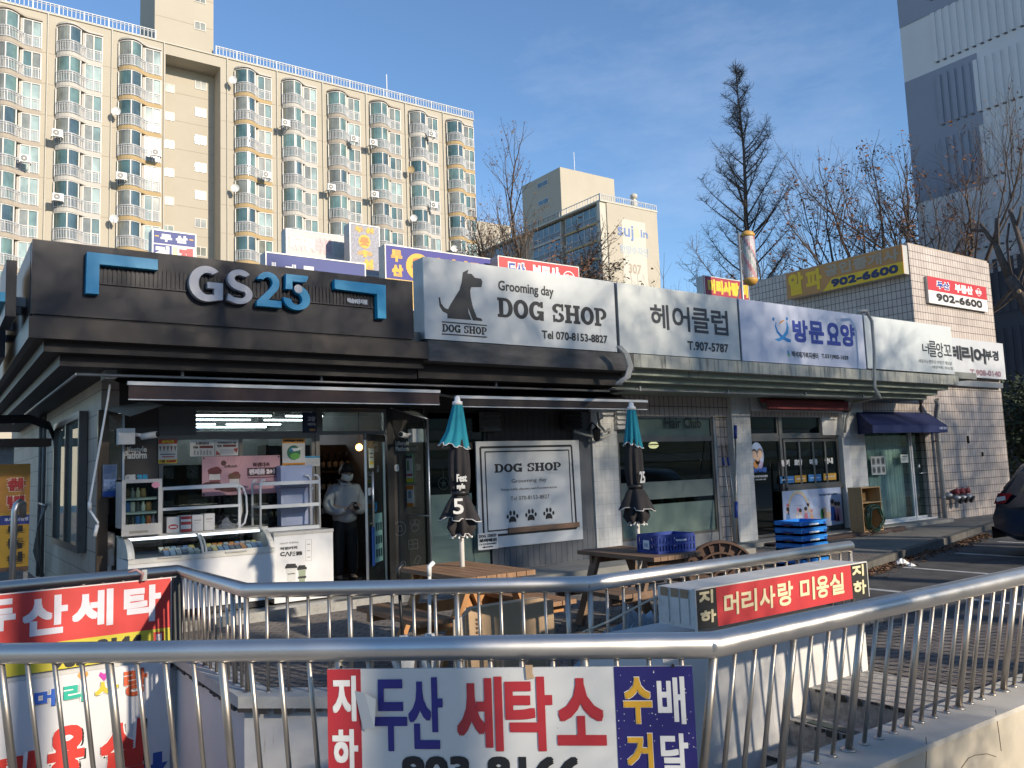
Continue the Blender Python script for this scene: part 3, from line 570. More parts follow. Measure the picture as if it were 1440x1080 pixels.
m.box(1.78, 10.945, 0.1, 1.93, 11.0, 2.5, mirror); m.build('mirror_pillar', row)
# helper for windows
def window(name, fr, u0, v0, u1, v1, d, frame, pn, bars=(), hbars=(), fw=0.05, parent=None, depth=0.06):
    q = MB(); q.rect(fr, u0, v0, u1, v0 + fw, d - depth, d, frame); q.rect(fr, u0, v1 - fw, u1, v1, d - depth, d, frame); q.rect(fr, u0, v0 + fw, u0 + fw, v1 - fw, d - depth, d, frame); q.rect(fr, u1 - fw, v0 + fw, u1, v1 - fw, d - depth, d, frame)
    for b_ in bars: q.rect(fr, b_ - fw / 2, v0 + fw, b_ + fw / 2, v1 - fw, d - depth + 0.005, d - 0.005, frame)
    for b_ in hbars: q.rect(fr, u0 + fw, b_ - fw / 2, u1 - fw, b_ + fw / 2, d - depth + 0.008, d - 0.008, frame)
    o = q.build(name, parent or row); g = MB(); g.rect(fr, u0 + fw, v0 + fw, u1 - fw, v1 - fw, d - depth * 0.6, d - depth * 0.5, pn); g.build('pane', o); return o
# --- convenience store front
window('shop_window', F11, 2.36, 0.55, 4.40, 2.24, 0.0, win_alu, pane, (3.38,)); window('transom_window', F11, 2.36, 2.24, 4.40, 2.61, 0.01, win_alu, pane); window('transom_window', F11, 4.46, 2.24, 5.50, 2.61, 0.01, win_alu, pane)
m = MB(); m.rect(F11, 2.36, 0.1, 4.40, 0.55, -0.1, -0.01, dark_brown); m.rect(F11, 4.40, 0.1, 4.46, 2.61, -0.06, 0.02, win_alu); m.rect(F11, 5.50, 0.1, 5.60, 2.61, -0.08, 0.02, black_alu); m.build('front_frame', row)
bz = mat('brown_panel', (0.055, 0.046, 0.042), 0.35, 0.1, 0.08, 3); greyp = mat('grey_blind_box', (0.10, 0.105, 0.105), 0.6, var=0.06)
m = MB(); m.rect(F11, 1.93, 0.1, 2.35, 2.62, -0.06, 0.0, bz); m.rect(F11, 2.35, 2.25, 2.80, 2.6, -0.01, 0.03, greyp); tp = m.build('printed_panel', row)
ltr = ink('D9D9D6'); sky_ink = mat('store_blue', (0.02, 0.33, 0.55), 0.35, var=0.04)
m = MB(); m.tpx(F11, 'Lifestyle', (174, 638.5), (206.5, 627.5), 0.004, ltr, 0.004); m.tpx(F11, 'Platform', (174, 645.5), (206.5, 634.5), 0.004, ltr, 0.004); m.tpx(F11, 'GS', (175, 677), (191, 667), 0.004, ltr, 0.01); m.tpx(F11, '25', (192, 677), (208, 667), 0.004, sky_ink, 0.01); m.build('lettering', tp)
m = MB(); m.rect(F11, 5.60, 0.1, 6.10, 2.6, -0.06, 0.0, bz); tp = m.build('printed_panel', row)
m = MB(); ig = ink('8B8585'); a = F11
m.tpx(a, 'Lifestyle', (556, 628), (575, 620), 0.004, ltr, 0.004); m.tpx(a, 'Platform', (556, 634.5), (575, 627.5), 0.004, ltr, 0.004); m.tpx(a, 'G', (554, 663), (561, 653), 0.004, ltr, 0.012)
def outline(mb, fr, pts, d, mt, wd=0.006, close=True):
    k = len(pts)
    for i in range(k if close else k - 1):
        (ua, va), (ub, vb) = pts[i], pts[(i + 1) % k]; L = math.hypot(ub - ua, vb - va) or 1; nx, ny = -(vb - va) / L * wd / 2, (ub - ua) / L * wd / 2
        mb.poly(fr, [(ua - nx, va - ny), (ub - nx, vb - ny), (ub + nx, vb + ny), (ua + nx, va + ny)], d, d + 0.002, mt)
def circ(u, v, r, n=18): return [(u + r * math.cos(2 * math.pi * i / n), v + r * math.sin(2 * math.pi * i / n)) for i in range(n)]
outline(m, a, circ(5.68, 0.86, 0.10), 0.001, ig); outline(m, a, [(5.65, 0.82), (5.72, 0.82), (5.71, 0.90), (5.66, 0.90)], 0.001, ig)
for dx in (0, 0.06): outline(m, a, circ(5.90 + dx, 0.93, 0.045, 12), 0.001, ig)
outline(m, a, circ(5.93, 0.86, 0.06, 12), 0.001, ig); outline(m, a, [(5.82, 0.55), (5.97, 0.55), (5.97, 0.68), (5.82, 0.68)], 0.001, ig); outline(m, a, [(5.89, 0.55), (5.89, 0.68)], 0.001, ig, close=False); outline(m, a, [(5.82, 0.62), (5.97, 0.62)], 0.001, ig, close=False)
outline(m, a, circ(5.72, 0.34, 0.045, 12), 0.001, ig); outline(m, a, [(5.675, 0.32), (5.72, 0.22), (5.765, 0.32)], 0.001, ig, close=False); outline(m, a, [(5.90, 0.36), (5.96, 0.45), (6.02, 0.41), (5.96, 0.32)], 0.001, ig); m.build('lettering', tp)
# glass wing screens with a tilted glass top on either side of the front
for nm_, x, lab in (('wing_screen', 5.83, 0),):
    f = FX(x); q = MB(); q.rect(f, -11.2, 0.12, -10.36, 2.40, -0.006, 0.006, pane); o = q.build('glass_screen', row); q = MB()
    for y in (11.2, 10.36): q.tube([(x, y, 0.1), (x, y, 2.42)], 0.014, alu, 8)
    q.tube([(x, 11.2, 1.05), (x, 10.36, 1.05)], 0.01, alu, 8); q.tube([(x, 10.36, 2.42), (x - 0.3, 10.9, 2.62)], 0.012, alu, 8); q.build('rail', o)
q = MB(); q.add([(5.40, 10.95, 2.66), (5.84, 10.36, 2.43), (5.85, 10.95, 2.64)], [(0, 1, 2)], pane_frost); q.build('tilted_canopy', row)
q = MB(); q.tube([(1.935, 10.9, 0.1), (1.935, 10.9, 2.5)], 0.013, white_alu, 8); q.build('corner_strip', row)
q = MB(); q.add([(1.70, 10.9, 2.56), (1.93, 10.5, 2.44), (2.30, 10.5, 2.58), (2.2, 10.9, 2.66)], [(0, 1, 2, 3)], mat('canopy_sheet', (0.42, 0.38, 0.32), 0.5, var=0.1)); q.build('tilted_canopy', row)
# open glass door
hx, hy = 5.46, 10.98; fx, fy = 4.88, 10.38; fd = Fr((fx, fy), (hx - fx, hy - fy)); DW = math.hypot(hx - fx, hy - fy)
dr = window('door', fd, 0.0, 0.13, DW, 2.22, 0.0, alu, pane, fw=0.022, depth=0.03)
q = MB(); q.rect(fd, 0.0, 2.13, DW, 2.22, -0.04, 0.005, black_alu); q.tube([fd.pt(0.10, 0.95, 0.05), fd.pt(0.10, 1.7, 0.05)], 0.016, alu, 8); q.tube([fd.pt(0.10, 1.0, 0.05), fd.pt(0.10, 1.0, 0)], 0.01, alu, 6); q.tube([fd.pt(0.10, 1.65, 0.05), fd.pt(0.10, 1.65, 0)], 0.01, alu, 6); q.rect(fd, 0.02, 1.38, 0.16, 1.48, 0.006, 0.03, alu); q.build('handle', dr)
q = MB(); q.rect(fd, 0.09, 1.75, 0.30, 2.02, 0.002, 0.005, ink('C9CBB2')); q.rect(fd, 0.11, 1.80, 0.28, 1.84, 0.005, 0.007, ink('D8C23C')); q.rect(fd, 0.12, 1.94, 0.26, 1.96, 0.005, 0.007, ink('5A5F55')); q.rect(fd, 0.12, 1.89, 0.26, 1.905, 0.005, 0.007, ink('5A5F55')); q.rect(fd, 0.28, 0.45, 0.62, 1.12, 0.002, 0.005, ink('7FA9A0')); q.rect(fd, 0.16, 0.42, 0.27, 0.95, 0.002, 0.005, ink('24468C'))
for i in range(3):
    for j in range(3): q.rect(fd, 0.32 + j * 0.1, 0.52 + i * 0.18, 0.39 + j * 0.1, 0.63 + i * 0.18, 0.005, 0.007, ink('1E3A3E'))
q.text(fd, '24', 0.30, 1.15, 0.40, 1.28, 0.005, sky_ink, 0.006); q.build('sticker', dr)
# --- dog parlour front: dark glass door, grey siding, vents
window('door', F11, 6.14, 0.1, 7.25, 2.05, 0.0, black_alu, pane_dark); window('transom_window', F11, 6.14, 2.05, 7.25, 2.62, 0.0, black_alu, pane_dark)
m = MB(); m.rect(F11, 6.95, 0.1, 7.24, 1.12, 0.001, 0.004, pane_film); m.rect(F11, 6.19, 0.1, 6.94, 1.32, 0.001, 0.004, pane_film); m.build('window_film', row)
m = MB()
u = 7.27
while u < 9.40: u2 = min(u + 0.115, 9.40); m.rect(F11, u, 0.1, u2 - 0.006, 0.62, -0.1, 0.03, siding); m.rect(F11, u, 2.06, u2 - 0.006, 2.62, -0.1, 0.0, dark_brown); u += 0.115
m.rect(F11, 7.27, 0.6, 7.42, 2.06, -0.1, 0.03, siding); m.rect(F11, 9.0, 0.6, 9.20, 2.6, -0.1, 0.05, siding); m.rect(F11, 9.2, 0.1, 9.40, 2.6, -0.12, 0.02, siding); m.rect(F11, 7.27, 0.62, 9.0, 0.68, -0.1, 0.06, siding); m.build('siding', row)
m = MB(); m.rect(F11, 7.42, 0.68, 9.0, 2.06, -0.1, -0.02, dark_brown); m.build('inner_panel', row)
# --- hair salon front
window('shop_window', F11, 10.02, 0.32, 12.55, 2.12, 0.0, win_alu, pane_dark, ()); window('door', F11, 9.99, 0.1, 10.015, 2.12, 0.0, win_alu, pane_dark)
to = window('transom_window', F11, 10.02, 2.12, 12.55, 2.55, 0.0, win_alu, pane_film); m = MB(); m.rect(F11, 10.02, 0.1, 12.55, 0.32, -0.08, 0.0, grey_metal); m.rect(F11, 12.55, 0.1, 12.62, 2.55, -0.08, 0.02, grey_metal); m.rect(F11, 12.62, 0.1, 13.08, 2.55, -0.15, -0.05, tileb); m.build('front_frame', row)
m = MB(); m.tpx(F11, 'Hair Club', (934.5, 602), (985, 587), 0.006, ink('15191A'), 0.004); m.build('lettering', to)
m = MB(); m.rect(F11, 10.07, 1.02, 12.5, 1.34, -0.03, -0.028, pane_frost); m.rect(F11, 10.07, 0.37, 12.5, 0.93, -0.03, -0.028, pane_film); m.build('window_film', row)
# --- home-care office front
fo = window('door', F11, 13.66, 0.1, 14.70, 2.10, -0.06, win_alu, pane_dark); window('transom_window', F11, 13.66, 2.16, 14.66, 2.62, -0.06, win_alu, pane_dark); window('transom_window', F11, 14.74, 2.16, 16.15, 2.62, -0.06, win_alu, pane_dark)
m = MB(); m.rect(F11, 13.64, 2.10, 16.75, 2.16, -0.12, -0.05, win_alu); m.rect(F11, 14.66, 0.1, 14.74, 2.62, -0.12, -0.045, win_alu); m.rect(F11, 16.15, 2.16, 16.75, 2.66, -0.12, -0.02, white); m.rect(F11, 14.74, 0.99, 16.72, 1.07, -0.12, 0.02, win_alu); m.rect(F11, 14.74, 0.1, 16.72, 0.99, -0.12, -0.03, greyp); m.build('front_frame', row)
so_ = window('sliding_window', F11, 14.76, 1.07, 16.70, 2.08, -0.03, win_alu, pane_dark, (15.30, 15.78, 16.22), fw=0.055)
m = MB()
for tx_, x0, x1, y0, y1 in (('장기', 1101.5, 1112.5, 656, 646), ('요양', 1119.5, 1130.5, 655, 645.5), ('이용', 1141, 1152, 654, 645), ('안내', 1162.5, 1173.5, 652.5, 643.5)): m.tpx(F11, tx_, (x0, y0), (x1, y1), -0.045, ink('E8E8E4'), 0.012)
for x0, x1, y0, y1, c, t_ in ((1100, 1119, 680, 669, '3F86C6', '일상생활 지원'), (1120.5, 1136, 678.5, 668, 'C99A3A', '가정활동 지원'), (1140, 1157, 677, 666.5, '3F86C6', '개인활동 지원'), (1161, 1178, 675.5, 665, 'C99A3A', '정서 지원')):
    p, q = F11.px(x0, y0), F11.px(x1, y1); m.rect(F11, p[0], p[1], q[0], q[1], -0.048, -0.045, ink(c)); m.text(F11, t_, p[0] + 0.05, p[1] + 0.06, q[0] - 0.05, q[1] - 0.06, -0.043, ink('E9EEF2'), 0.004)
m.build('lettering', so_)
m = MB(); c = F11.px(1069.5, 641); m.disc(F11, c[0], c[1], 0.21, 0.28, -0.088, -0.085, ink('A9BEDD')); skn = ink('D9B79C'); hr = ink('3B3029')
for dx, dy, s_, hc in ((-0.09, 0.02, 0.085, hr), (0.09, 0.03, 0.085, ink('7C6A60')), (0.0, -0.10, 0.08, ink('9A8B80'))): m.disc(F11, c[0] + dx, c[1] + dy + 0.05, s_ * 1.05, s_ * 0.9, -0.085, -0.083, hc, 14); m.disc(F11, c[0] + dx, c[1] + dy, s_ * 0.9, s_, -0.083, -0.081, skn, 14)
m.disc(F11, c[0] - 0.06, c[1] - 0.17, 0.08, 0.09, -0.083, -0.081, ink('D9954F'), 12); m.disc(F11, c[0] + 0.08, c[1] - 0.17, 0.08, 0.09, -0.083, -0.081, ink('B9A8C4'), 12)
m.tpx(F11, '방문요양', (1058.5, 665), (1083, 656.5), -0.085, ink('3C66B8'), 0.02); m.tpx(F11, '백석재가복지센터', (1064.5, 672), (1084, 667.5), -0.085, ink('C9CCCC'), 0.004); m.tpx(F11, 'T.031)905-1629', (1067, 676), (1082, 672.8), -0.085, ink('B9BCBC'), 0.003); m.build('sticker', fo)
q = MB(); q.tube([F11.pt(14.50, 0.98, 0.0), F11.pt(14.50, 1.62, 0.0)], 0.02, black_alu, 8); q.tube([F11.pt(14.50, 1.04, 0.0), F11.pt(14.50, 1.04, -0.08)], 0.012, black_alu, 6); q.tube([F11.pt(14.50, 1.56, 0.0), F11.pt(14.50, 1.56, -0.08)], 0.012, black_alu, 6); q.build('handle', fo)
# --- nail studio front (curtained), glass door
lw = window('shop_window', F11, 17.66, 0.12, 19.72, 2.45, -0.05, white_alu, pane, ()); dn = window('door', F11, 19.76, 0.12, 20.42, 2.32, -0.05, white_alu, pane, ())
m = MB(); m.rect(F11, 19.72, 0.1, 19.76, 2.45, -0.1, -0.03, white_alu); m.rect(F11, 19.76, 2.32, 20.5, 2.6, -0.12, -0.05, white); m.rect(F11, 17.62, 0.08, 20.5, 0.12, -0.1, 0.06, white); m.build('front_frame', row)
q = MB(); q.tube([F11.pt(19.90, 1.2, 0.02), F11.pt(20.3, 1.2, 0.02)], 0.012, alu, 6); q.tube([F11.pt(19.9, 1.32, 0.02), F11.pt(19.92, 1.42, 0.0)], 0.03, alu, 8); q.build('handle', dn)
crt = mat('pale_curtain', (0.62, 0.70, 0.69), 0.9, var=0.07, scale=2, sc3=(3, 3, 0.2)); m = MB(); vs_, fs = [], []; n_ = 110
for i in range(n_ + 1):
    x = 17.72 + (19.55 - 17.72) * i / n_; y = 11.22 + 0.025 * math.sin(i * 0.95) + 0.012 * math.sin(i * 0.37 + 1); vs_ += [(x, y, 0.16), (x, y + 0.01 * math.sin(i), 2.45)]
m.add(vs_, [(2 * i, 2 * i + 2, 2 * i + 3, 2 * i + 1) for i in range(n_)], crt, True); tag(m.build('curtain', None, (18.6, 11.2, 0.16)), 'pale pleated curtain drawn behind the last shop window', 'curtain')
m = MB(); m.box(19.74, 11.9, 0.1, 20.2, 11.95, 2.4, mat('pale_screen', (0.45, 0.5, 0.49), 0.9, var=0.1)); m.build('inner_screen', row)
# side wall window, pipes
FS = FX(1.70)
window('side_window', FS, -14.6, 0.80, -11.95, 2.62, 0.11, win_alu, pane_frost, (-13.3,), fw=0.09, depth=0.1); m = MB(); m.rect(FS, -14.5, 0.9, -12.05, 2.5, 0.0, 0.02, mat('teal_backing', (0.25, 0.33, 0.33), 0.7, var=0.1)); m.build('window_backing', row)
m = MB(); ca = mat('cable_black', (0.03, 0.03, 0.03), 0.5); cg = mat('cable_grey', (0.2, 0.19, 0.18), 0.6)
for k in range(4):
    o = 0.03 * k; m.tube([(-1.5, 12.8, 2.62 - o), (0.6, 13.6, 2.66 - o), (1.2, 13.9, 2.70 - o), (1.5, 14.3, 2.62 - o), (1.64, 14.75, 2.40 - o), (1.66, 14.78, 2.15 - o)], 0.018, ca, 6)
m.build('cable_bundle', row)
for y in (16.4, 17.0): m = MB(); m.tube([(1.65, y, 0.1), (1.65, y, 3.0)], 0.03, cg, 8); m.build('wall_pipe', row)
m = MB()
for k in range(5):
    y = 15.6 + 0.12 * k; m.tube([(1.62, y, 1.35), (1.5, y + 0.05, 1.0 - 0.1 * k), (1.55, y + 0.2, 0.45), (1.63, y + 0.25, 0.2 + 0.1 * (k % 3))], 0.014, cg, 6)
m.tube([(1.6, 15.4, 1.36), (1.6, 16.5, 1.38)], 0.02, grey_metal, 6); m.build('hanging_hose', row)

# ================================================================== tiled tower building at the right end
tb = thing('tiled_building', 'pink-beige tiled two-storey block rising behind the right end of the shops', 'building', (22.3, 15, 0))
m = MB(); m.box(20.25, 10.95, 0, 24.45, 20, 6.98, tileb); m.build('wall', tb)
m = MB(); m.box(20.28, 10.98, 6.98, 24.42, 19.97, 7.04, mat('coping', (0.42, 0.36, 0.30), 0.8, var=0.15, scale=3)); m.build('coping', tb)
m = MB(); m.box(22.3, 10.9, 1.9, 22.33, 10.96, 2.1, black); m.box(23.0, 10.9, 1.55, 23.02, 10.95, 1.66, black); m.build('bracket', tb)
dp = thing('drainpipe', 'pale grey drainpipe running down between the last shop and the tiled block', 'drainpipe', (20.62, 10.85, 0))
m = MB(); m.tube([(20.28, 10.6, 2.98), (20.36, 10.62, 2.9), (20.62, 10.83, 2.5), (20.62, 10.83, 0.06)], 0.06, mat('pipe_grey', (0.42, 0.43, 0.43), 0.5, var=0.08), 12); m.build('pipe', dp); m = MB()
for z in (0.55, 1.95): m.tube([(20.62, 10.83, z), (20.62, 10.83, z + 0.05)], 0.07, grey_metal, 12); m.box(20.6, 10.83, z + 0.01, 20.64, 10.95, z + 0.04, grey_metal)
m.build('bracket', dp)
hy = thing('siamese_connection', 'red and grey fire hose inlets on the wall beside the drainpipe', 'hose inlet', (21.3, 10.7, 0.5)); rd = mat('hydrant_red', (0.20, 0.03, 0.03), 0.5, var=0.2); m = MB(); m.tube([(20.75, 10.95, 0.62), (20.8, 10.8, 0.62), (21.6, 10.8, 0.62)], 0.05, grey_metal, 10); m.build('body', hy)
for i in range(3): m = MB(); x = 20.95 + i * 0.27; m.tube([(x, 10.8, 0.62), (x + 0.05, 10.6, 0.5)], [0.06, 0.085], grey_metal, 10); m.tube([(x + 0.05, 10.6, 0.5), (x + 0.06, 10.56, 0.475)], 0.095, black, 10); m.tube([(x, 10.8, 0.68), (x + 0.02, 10.62, 0.72)], [0.05, 0.08], rd, 10); m.build('inlet', hy)
# ================================================================== shop signs along the cornice
YS = 9.6; FSG = FY(YS)
def z4(ox, oy, s):                               # coordinates read in an enlarged crop -> picture coordinates
    return lambda x, y: (ox + x / s, oy + y / s)
def sign_box(nm, label, fr, u0, v0, u1, v1, depth, face, side, cat='sign', group=None, frame=None):
    t = thing(nm, label, cat, fr.pt((u0 + u1) / 2, v0, -depth / 2), group); m = MB(); m.rect(fr, u0 + 0.004, v0 + 0.004, u1 - 0.004, v1 - 0.004, -depth, -0.02, side); m.build('casing', t)
    m = MB(); m.rect(fr, u0, v0, u1, v1, -0.02, 0.0, face); m.build('face', t)
    if frame:
        m = MB()
        for a in ((u0, v0, u1, v0 + 0.02), (u0, v1 - 0.02, u1, v1), (u0, v0 + 0.02, u0 + 0.02, v1 - 0.02), (u1 - 0.02, v0 + 0.02, u1, v1 - 0.02)): m.rect(fr, *a, 0.0, 0.008, frame)
        m.build('frame', t)
    return t
charcoal = mat('charcoal_panel', (0.026, 0.025, 0.030), 0.38, 0.2, 0.07, 3, spec=0.4)
gs = sign_box('store_sign', 'wide charcoal sign with GS25 in raised silver and blue letters between blue corner brackets', FSG, 0.82, 3.42, 5.23, 4.20, 0.16, charcoal, charcoal)
m = MB(); m.box(0.82, YS + 0.16, 3.42, 0.9, 15, 4.20, charcoal); m.box(0.84, YS + 0.02, 3.385, 5.2, YS + 0.1, 3.42, dark_brown); m.build('side_return', gs)
m = MB(); a = FSG.px(138.5, 385); b_ = FSG.px(525, 428)
n_ = 70
for i in range(n_): u = a[0] + (b_[0] - a[0]) * i / n_; m.rect(FSG, u, 3.80, u + (b_[0] - a[0]) / n_ * 0.6, 4.0, 0.0, 0.012, charcoal)
m.rect(FSG, a[0], 3.785, b_[0], 3.80, 0.0, 0.02, charcoal); m.build('ribbed_strip', gs)
silver = mat('silver_letter', (0.50, 0.50, 0.53), 0.4, 0.15, 0.03, 2); bluel = mat('blue_letter', (0.015, 0.38, 0.64), 0.38, 0.0, 0.04, 2)
for pts in (((120.5, 356.7), (219.5, 367.5), (219.5, 382), (138, 374), (137, 415.7), (118.7, 414.5)), ((466.7, 395), (538, 403), (538.7, 449.8), (527, 449), (526, 415.4), (466.7, 408))):
    m = MB(); m.ppx(FSG, pts, 0.0, 0.09, bluel); m.build('bracket_emblem', gs)
def arc(cx, cy, rx, ry, a0, a1, n=16): return [(cx + rx * math.cos(R_(a0 + (a1 - a0) * i / n)), cy + ry * math.sin(R_(a0 + (a1 - a0) * i / n))) for i in range(n + 1)]
def place(fr, pts, bl, tr):                      # unit outline -> rectangle given by two picture corners
    a, b = fr.px(*bl), fr.px(*tr); return [(a[0] + x * (b[0] - a[0]), a[1] + y * (b[1] - a[1])) for x, y in pts]
G = arc(0.52, 0.5, 0.52, 0.5, 48, 180, 14) + arc(0.52, 0.5, 0.52, 0.5, 180, 285, 12)[1:] + [(1.0, 0.08), (1.0, 0.55), (0.54, 0.55), (0.54, 0.38), (0.74, 0.38), (0.74, 0.19)] + arc(0.56, 0.5, 0.28, 0.31, 290, 180, 10) + arc(0.56, 0.5, 0.28, 0.31, 180, 60, 12)[1:]
S = arc(0.5, 0.715, 0.46, 0.285, 35, 180, 12) + arc(0.5, 0.715, 0.46, 0.32, 180, 250, 6)[1:] + [(0.62, 0.36)] + arc(0.52, 0.285, 0.20, 0.12, 60, -90, 10) + [(0.28, 0.18), (0.06, 0.27), (0.02, 0.09)] + arc(0.46, 0.29, 0.52, 0.29, 250, 360, 12) + arc(0.46, 0.29, 0.52, 0.30, 0, 65, 6)[1:] + [(0.40, 0.63)] + arc(0.50, 0.73, 0.20, 0.11, 220, 80, 8) + [(0.72, 0.80)]
T2 = arc(0.46, 0.70, 0.46, 0.30, 165, 0, 16) + arc(0.46, 0.70, 0.46, 0.36, 0, -42, 6)[1:] + [(0.46, 0.20), (1.0, 0.19), (1.0, 0.0), (0.0, 0.0), (0.0, 0.14)] + [(0.50, 0.50)] + arc(0.45, 0.70, 0.19, 0.15, -30, 150, 12)
F5 = [(0.06, 1.0), (0.93, 1.0)] + [(0.92, 0.93), (0.85, 0.83), (0.72, 0.81), (0.31, 0.81), (0.30, 0.58), (0.04, 0.58)]
F5b = arc(0.48, 0.31, 0.52, 0.31, 175, 360, 20) + arc(0.48, 0.31, 0.52, 0.40, 0, 95, 12)[1:] + [(0.40, 0.64), (0.38, 0.56), (0.46, 0.49)] + arc(0.47, 0.31, 0.22, 0.16, 80, -175, 16)
for nm_, pts, bl, tr, mt in (('letter', G, (262.5, 424), (310, 379), silver), ('letter', S, (315, 428), (352, 383.5), silver), ('letter', T2, (357.5, 432), (391.5, 387), bluel)):
    m = MB(); m.poly(FSG, place(FSG, pts, bl, tr), 0.02, 0.10, mt); m.build(nm_, gs)
m = MB(); m.poly(FSG, place(FSG, F5, (396.5, 437), (431.5, 391)), 0.02, 0.10, bluel); m.poly(FSG, place(FSG, F5b, (396.5, 436.5), (431.5, 391)), 0.02, 0.098, bluel); q = FSG.px(415.2, 408.5); m.disc(FSG, q[0], q[1], 0.052, 0.052, 0.098, 0.106, silver); m.build('letter', gs)
m = MB(); m.tpx(FSG, '백송9단지점', (487, 426.5), (515.5, 422), 0.024, ink('DADADA'), 0.006); m.build('lettering', gs)
m = MB(); f2 = FX(0.62); m.rect(f2, -10.9, 3.45, -10.0, 4.05, -0.1, 0.0, charcoal); m.rect(f2, -13.2, 3.2, -11.4, 3.9, -0.1, 0.0, charcoal); m.rect(f2, -10.9, 3.6, -10.0, 3.7, 0.0, 0.06, bluel)
for y in (10.2, 10.7, 11.8, 12.8): m.box(0.72, y, 3.6, 0.82, y + 0.05, 3.7, grey_metal)
m.build('side_sign', gs)

lb = mat('lightbox_white', (0.54, 0.57, 0.57), 0.45, var=0.03, scale=1.5, streak=((0.40, 0.42, 0.41), -0.03)); lbb = mat('lightbox_bluewhite', (0.58, 0.61, 0.72), 0.4, var=0.02, scale=1.5); lbs = mat('lightbox_side', (0.38, 0.40, 0.40), 0.5, 0.2, 0.15, 3, dirt=((0.16, 0.14, 0.12), 0.04)); inkd = ink('22262A'); inkb = ink('1B1E22')
Z = z4(540, 290, 4)
dog = sign_box('shop_sign', 'white DOG SHOP lightbox with a sitting black dog silhouette and phone number', FSG, 5.40, 3.44, 8.85, 4.565, 0.30, lb, lbs)
dg = [(443, 372), (475, 356), (468, 378), (492, 381), (510, 402), (545, 408), (553, 425), (548, 455), (490, 455), (484, 475), (487, 510), (500, 570), (522, 625), (548, 632), (553, 646), (500, 642), (484, 600), (472, 566), (475, 600), (492, 640), (430, 636), (357, 630), (357, 605), (330, 592), (312, 560), (307, 515), (314, 510), (320, 545), (340, 572), (360, 580), (375, 550), (400, 510), (425, 470), (436, 430)]
m = MB(); m.ppx(FSG, [Z(*p) for p in dg], 0.0, 0.004, inkd); m.build('dog_emblem', dog)
def slab_text(mb, fr, words, u0, v0, u1, v1, d, mt):
    """slab-serif capitals D O G S H P, drawn stroke by stroke into the rectangle"""
    H = v1 - v0; adv = {'D': 1.0, 'O': 1.0, 'G': 1.02, 'S': 0.86, 'H': 1.12, 'P': 0.95, ' ': 0.5}; gap = 0.05; tot = sum(adv[c] for c in words) + gap * (len(words) - 1); s = (u1 - u0) / tot; x = u0; st = 0.27
    for c in words:
        wd = adv[c] * s
        def pl(pts, dd=0.0): mb.poly(fr, [(x + a * wd, v0 + b * H) for a, b in pts], d, d + 0.003 + dd, mt)
        def rc(a0, b0, a1, b1, dd=0.0): pl([(a0, b0), (a1, b0), (a1, b1), (a0, b1)], dd)
        def ring(cx, cy, rx, ry, ix, iy, a0=0, a1=360, dd=0.0):
            n = 28; o = [(cx + rx * math.cos(R_(a0 + (a1 - a0) * i / n)), cy + ry * math.sin(R_(a0 + (a1 - a0) * i / n))) for i in range(n + 1)]; q = [(cx + ix * math.cos(R_(a0 + (a1 - a0) * i / n)), cy + iy * math.sin(R_(a0 + (a1 - a0) * i / n))) for i in range(n + 1)]
            for i in range(n): pl([o[i], o[i + 1], q[i + 1], q[i]], dd)
        if c == 'O': ring(0.5, 0.5, 0.5, 0.5, 0.21, 0.31)
        elif c == 'D': rc(0.10, 0.15, 0.37, 0.85); rc(0, 0, 0.5, 0.15); rc(0, 0.85, 0.5, 1); ring(0.5, 0.5, 0.5, 0.5, 0.22, 0.35, -90, 90, 0.0004)
        elif c == 'G': ring(0.5, 0.5, 0.5, 0.5, 0.21, 0.31, 40, 330); rc(0.55, 0.36, 1.0, 0.5, 0.0004); rc(0.72, 0.0, 0.98, 0.36, 0.0008); rc(0.78, 0.68, 0.95, 1.0, 0.0008)
        elif c == 'S': ring(0.5, 0.735, 0.48, 0.265, 0.18, 0.115, 30, 262); ring(0.5, 0.265, 0.48, 0.265, 0.18, 0.115, -150, 82); rc(0.78, 0.62, 0.94, 1.0, 0.0004); rc(0.06, 0.0, 0.22, 0.38, 0.0004)
        elif c == 'H':
            for q in (0.0, 0.56): rc(q + 0.09, 0.15, q + 0.35, 0.85); rc(q, 0, q + 0.44, 0.15); rc(q, 0.85, q + 0.44, 1)
            rc(0.35, 0.42, 0.65, 0.58, 0.0004)
        elif c == 'P': rc(0.10, 0.15, 0.38, 0.85); rc(0, 0, 0.52, 0.15); rc(0, 0.85, 0.5, 1); ring(0.5, 0.68, 0.48, 0.32, 0.20, 0.18, -90, 90, 0.0004)
        x += wd + gap * s
m = MB(); m.tpx(FSG, 'Grooming day', Z(643, 489), Z(952, 454), 0.004, inkd, 0.004)
a, b_ = FSG.px(*Z(640, 622)), FSG.px(*Z(1250, 578)); slab_text(m, FSG, 'DOG SHOP', a[0], a[1], b_[0], b_[1], 0.001, inkb)
a, b_ = FSG.px(*Z(328, 705)), FSG.px(*Z(577, 682)); slab_text(m, FSG, 'DOG SHOP', a[0], a[1], b_[0], b_[1], 0.001, inkb)
for y in (650, 718): p, q = FSG.px(*Z(325, y)), FSG.px(*Z(578, y + 18)); m.rect(FSG, p[0], p[1] - 0.008, q[0], p[1] + 0.008, 0.0, 0.004, inkd)
m.tpx(FSG, 'Tel 070-8153-8827', Z(888, 744), Z(1255, 728), 0.004, inkd, 0.005); m.build('lettering', dog)
Z = z4(860, 330, 4)
hs = sign_box('shop_sign', 'plain pale lightbox reading 헤어클럽 with a phone number, between the dog sign and blue lettering', FSG, 8.92, 3.44, 11.80, 4.565, 0.30, mat('lightbox_pale', (0.55, 0.58, 0.56), 0.45, var=0.04, scale=1.5, streak=((0.46, 0.47, 0.44), -0.02)), lbs)
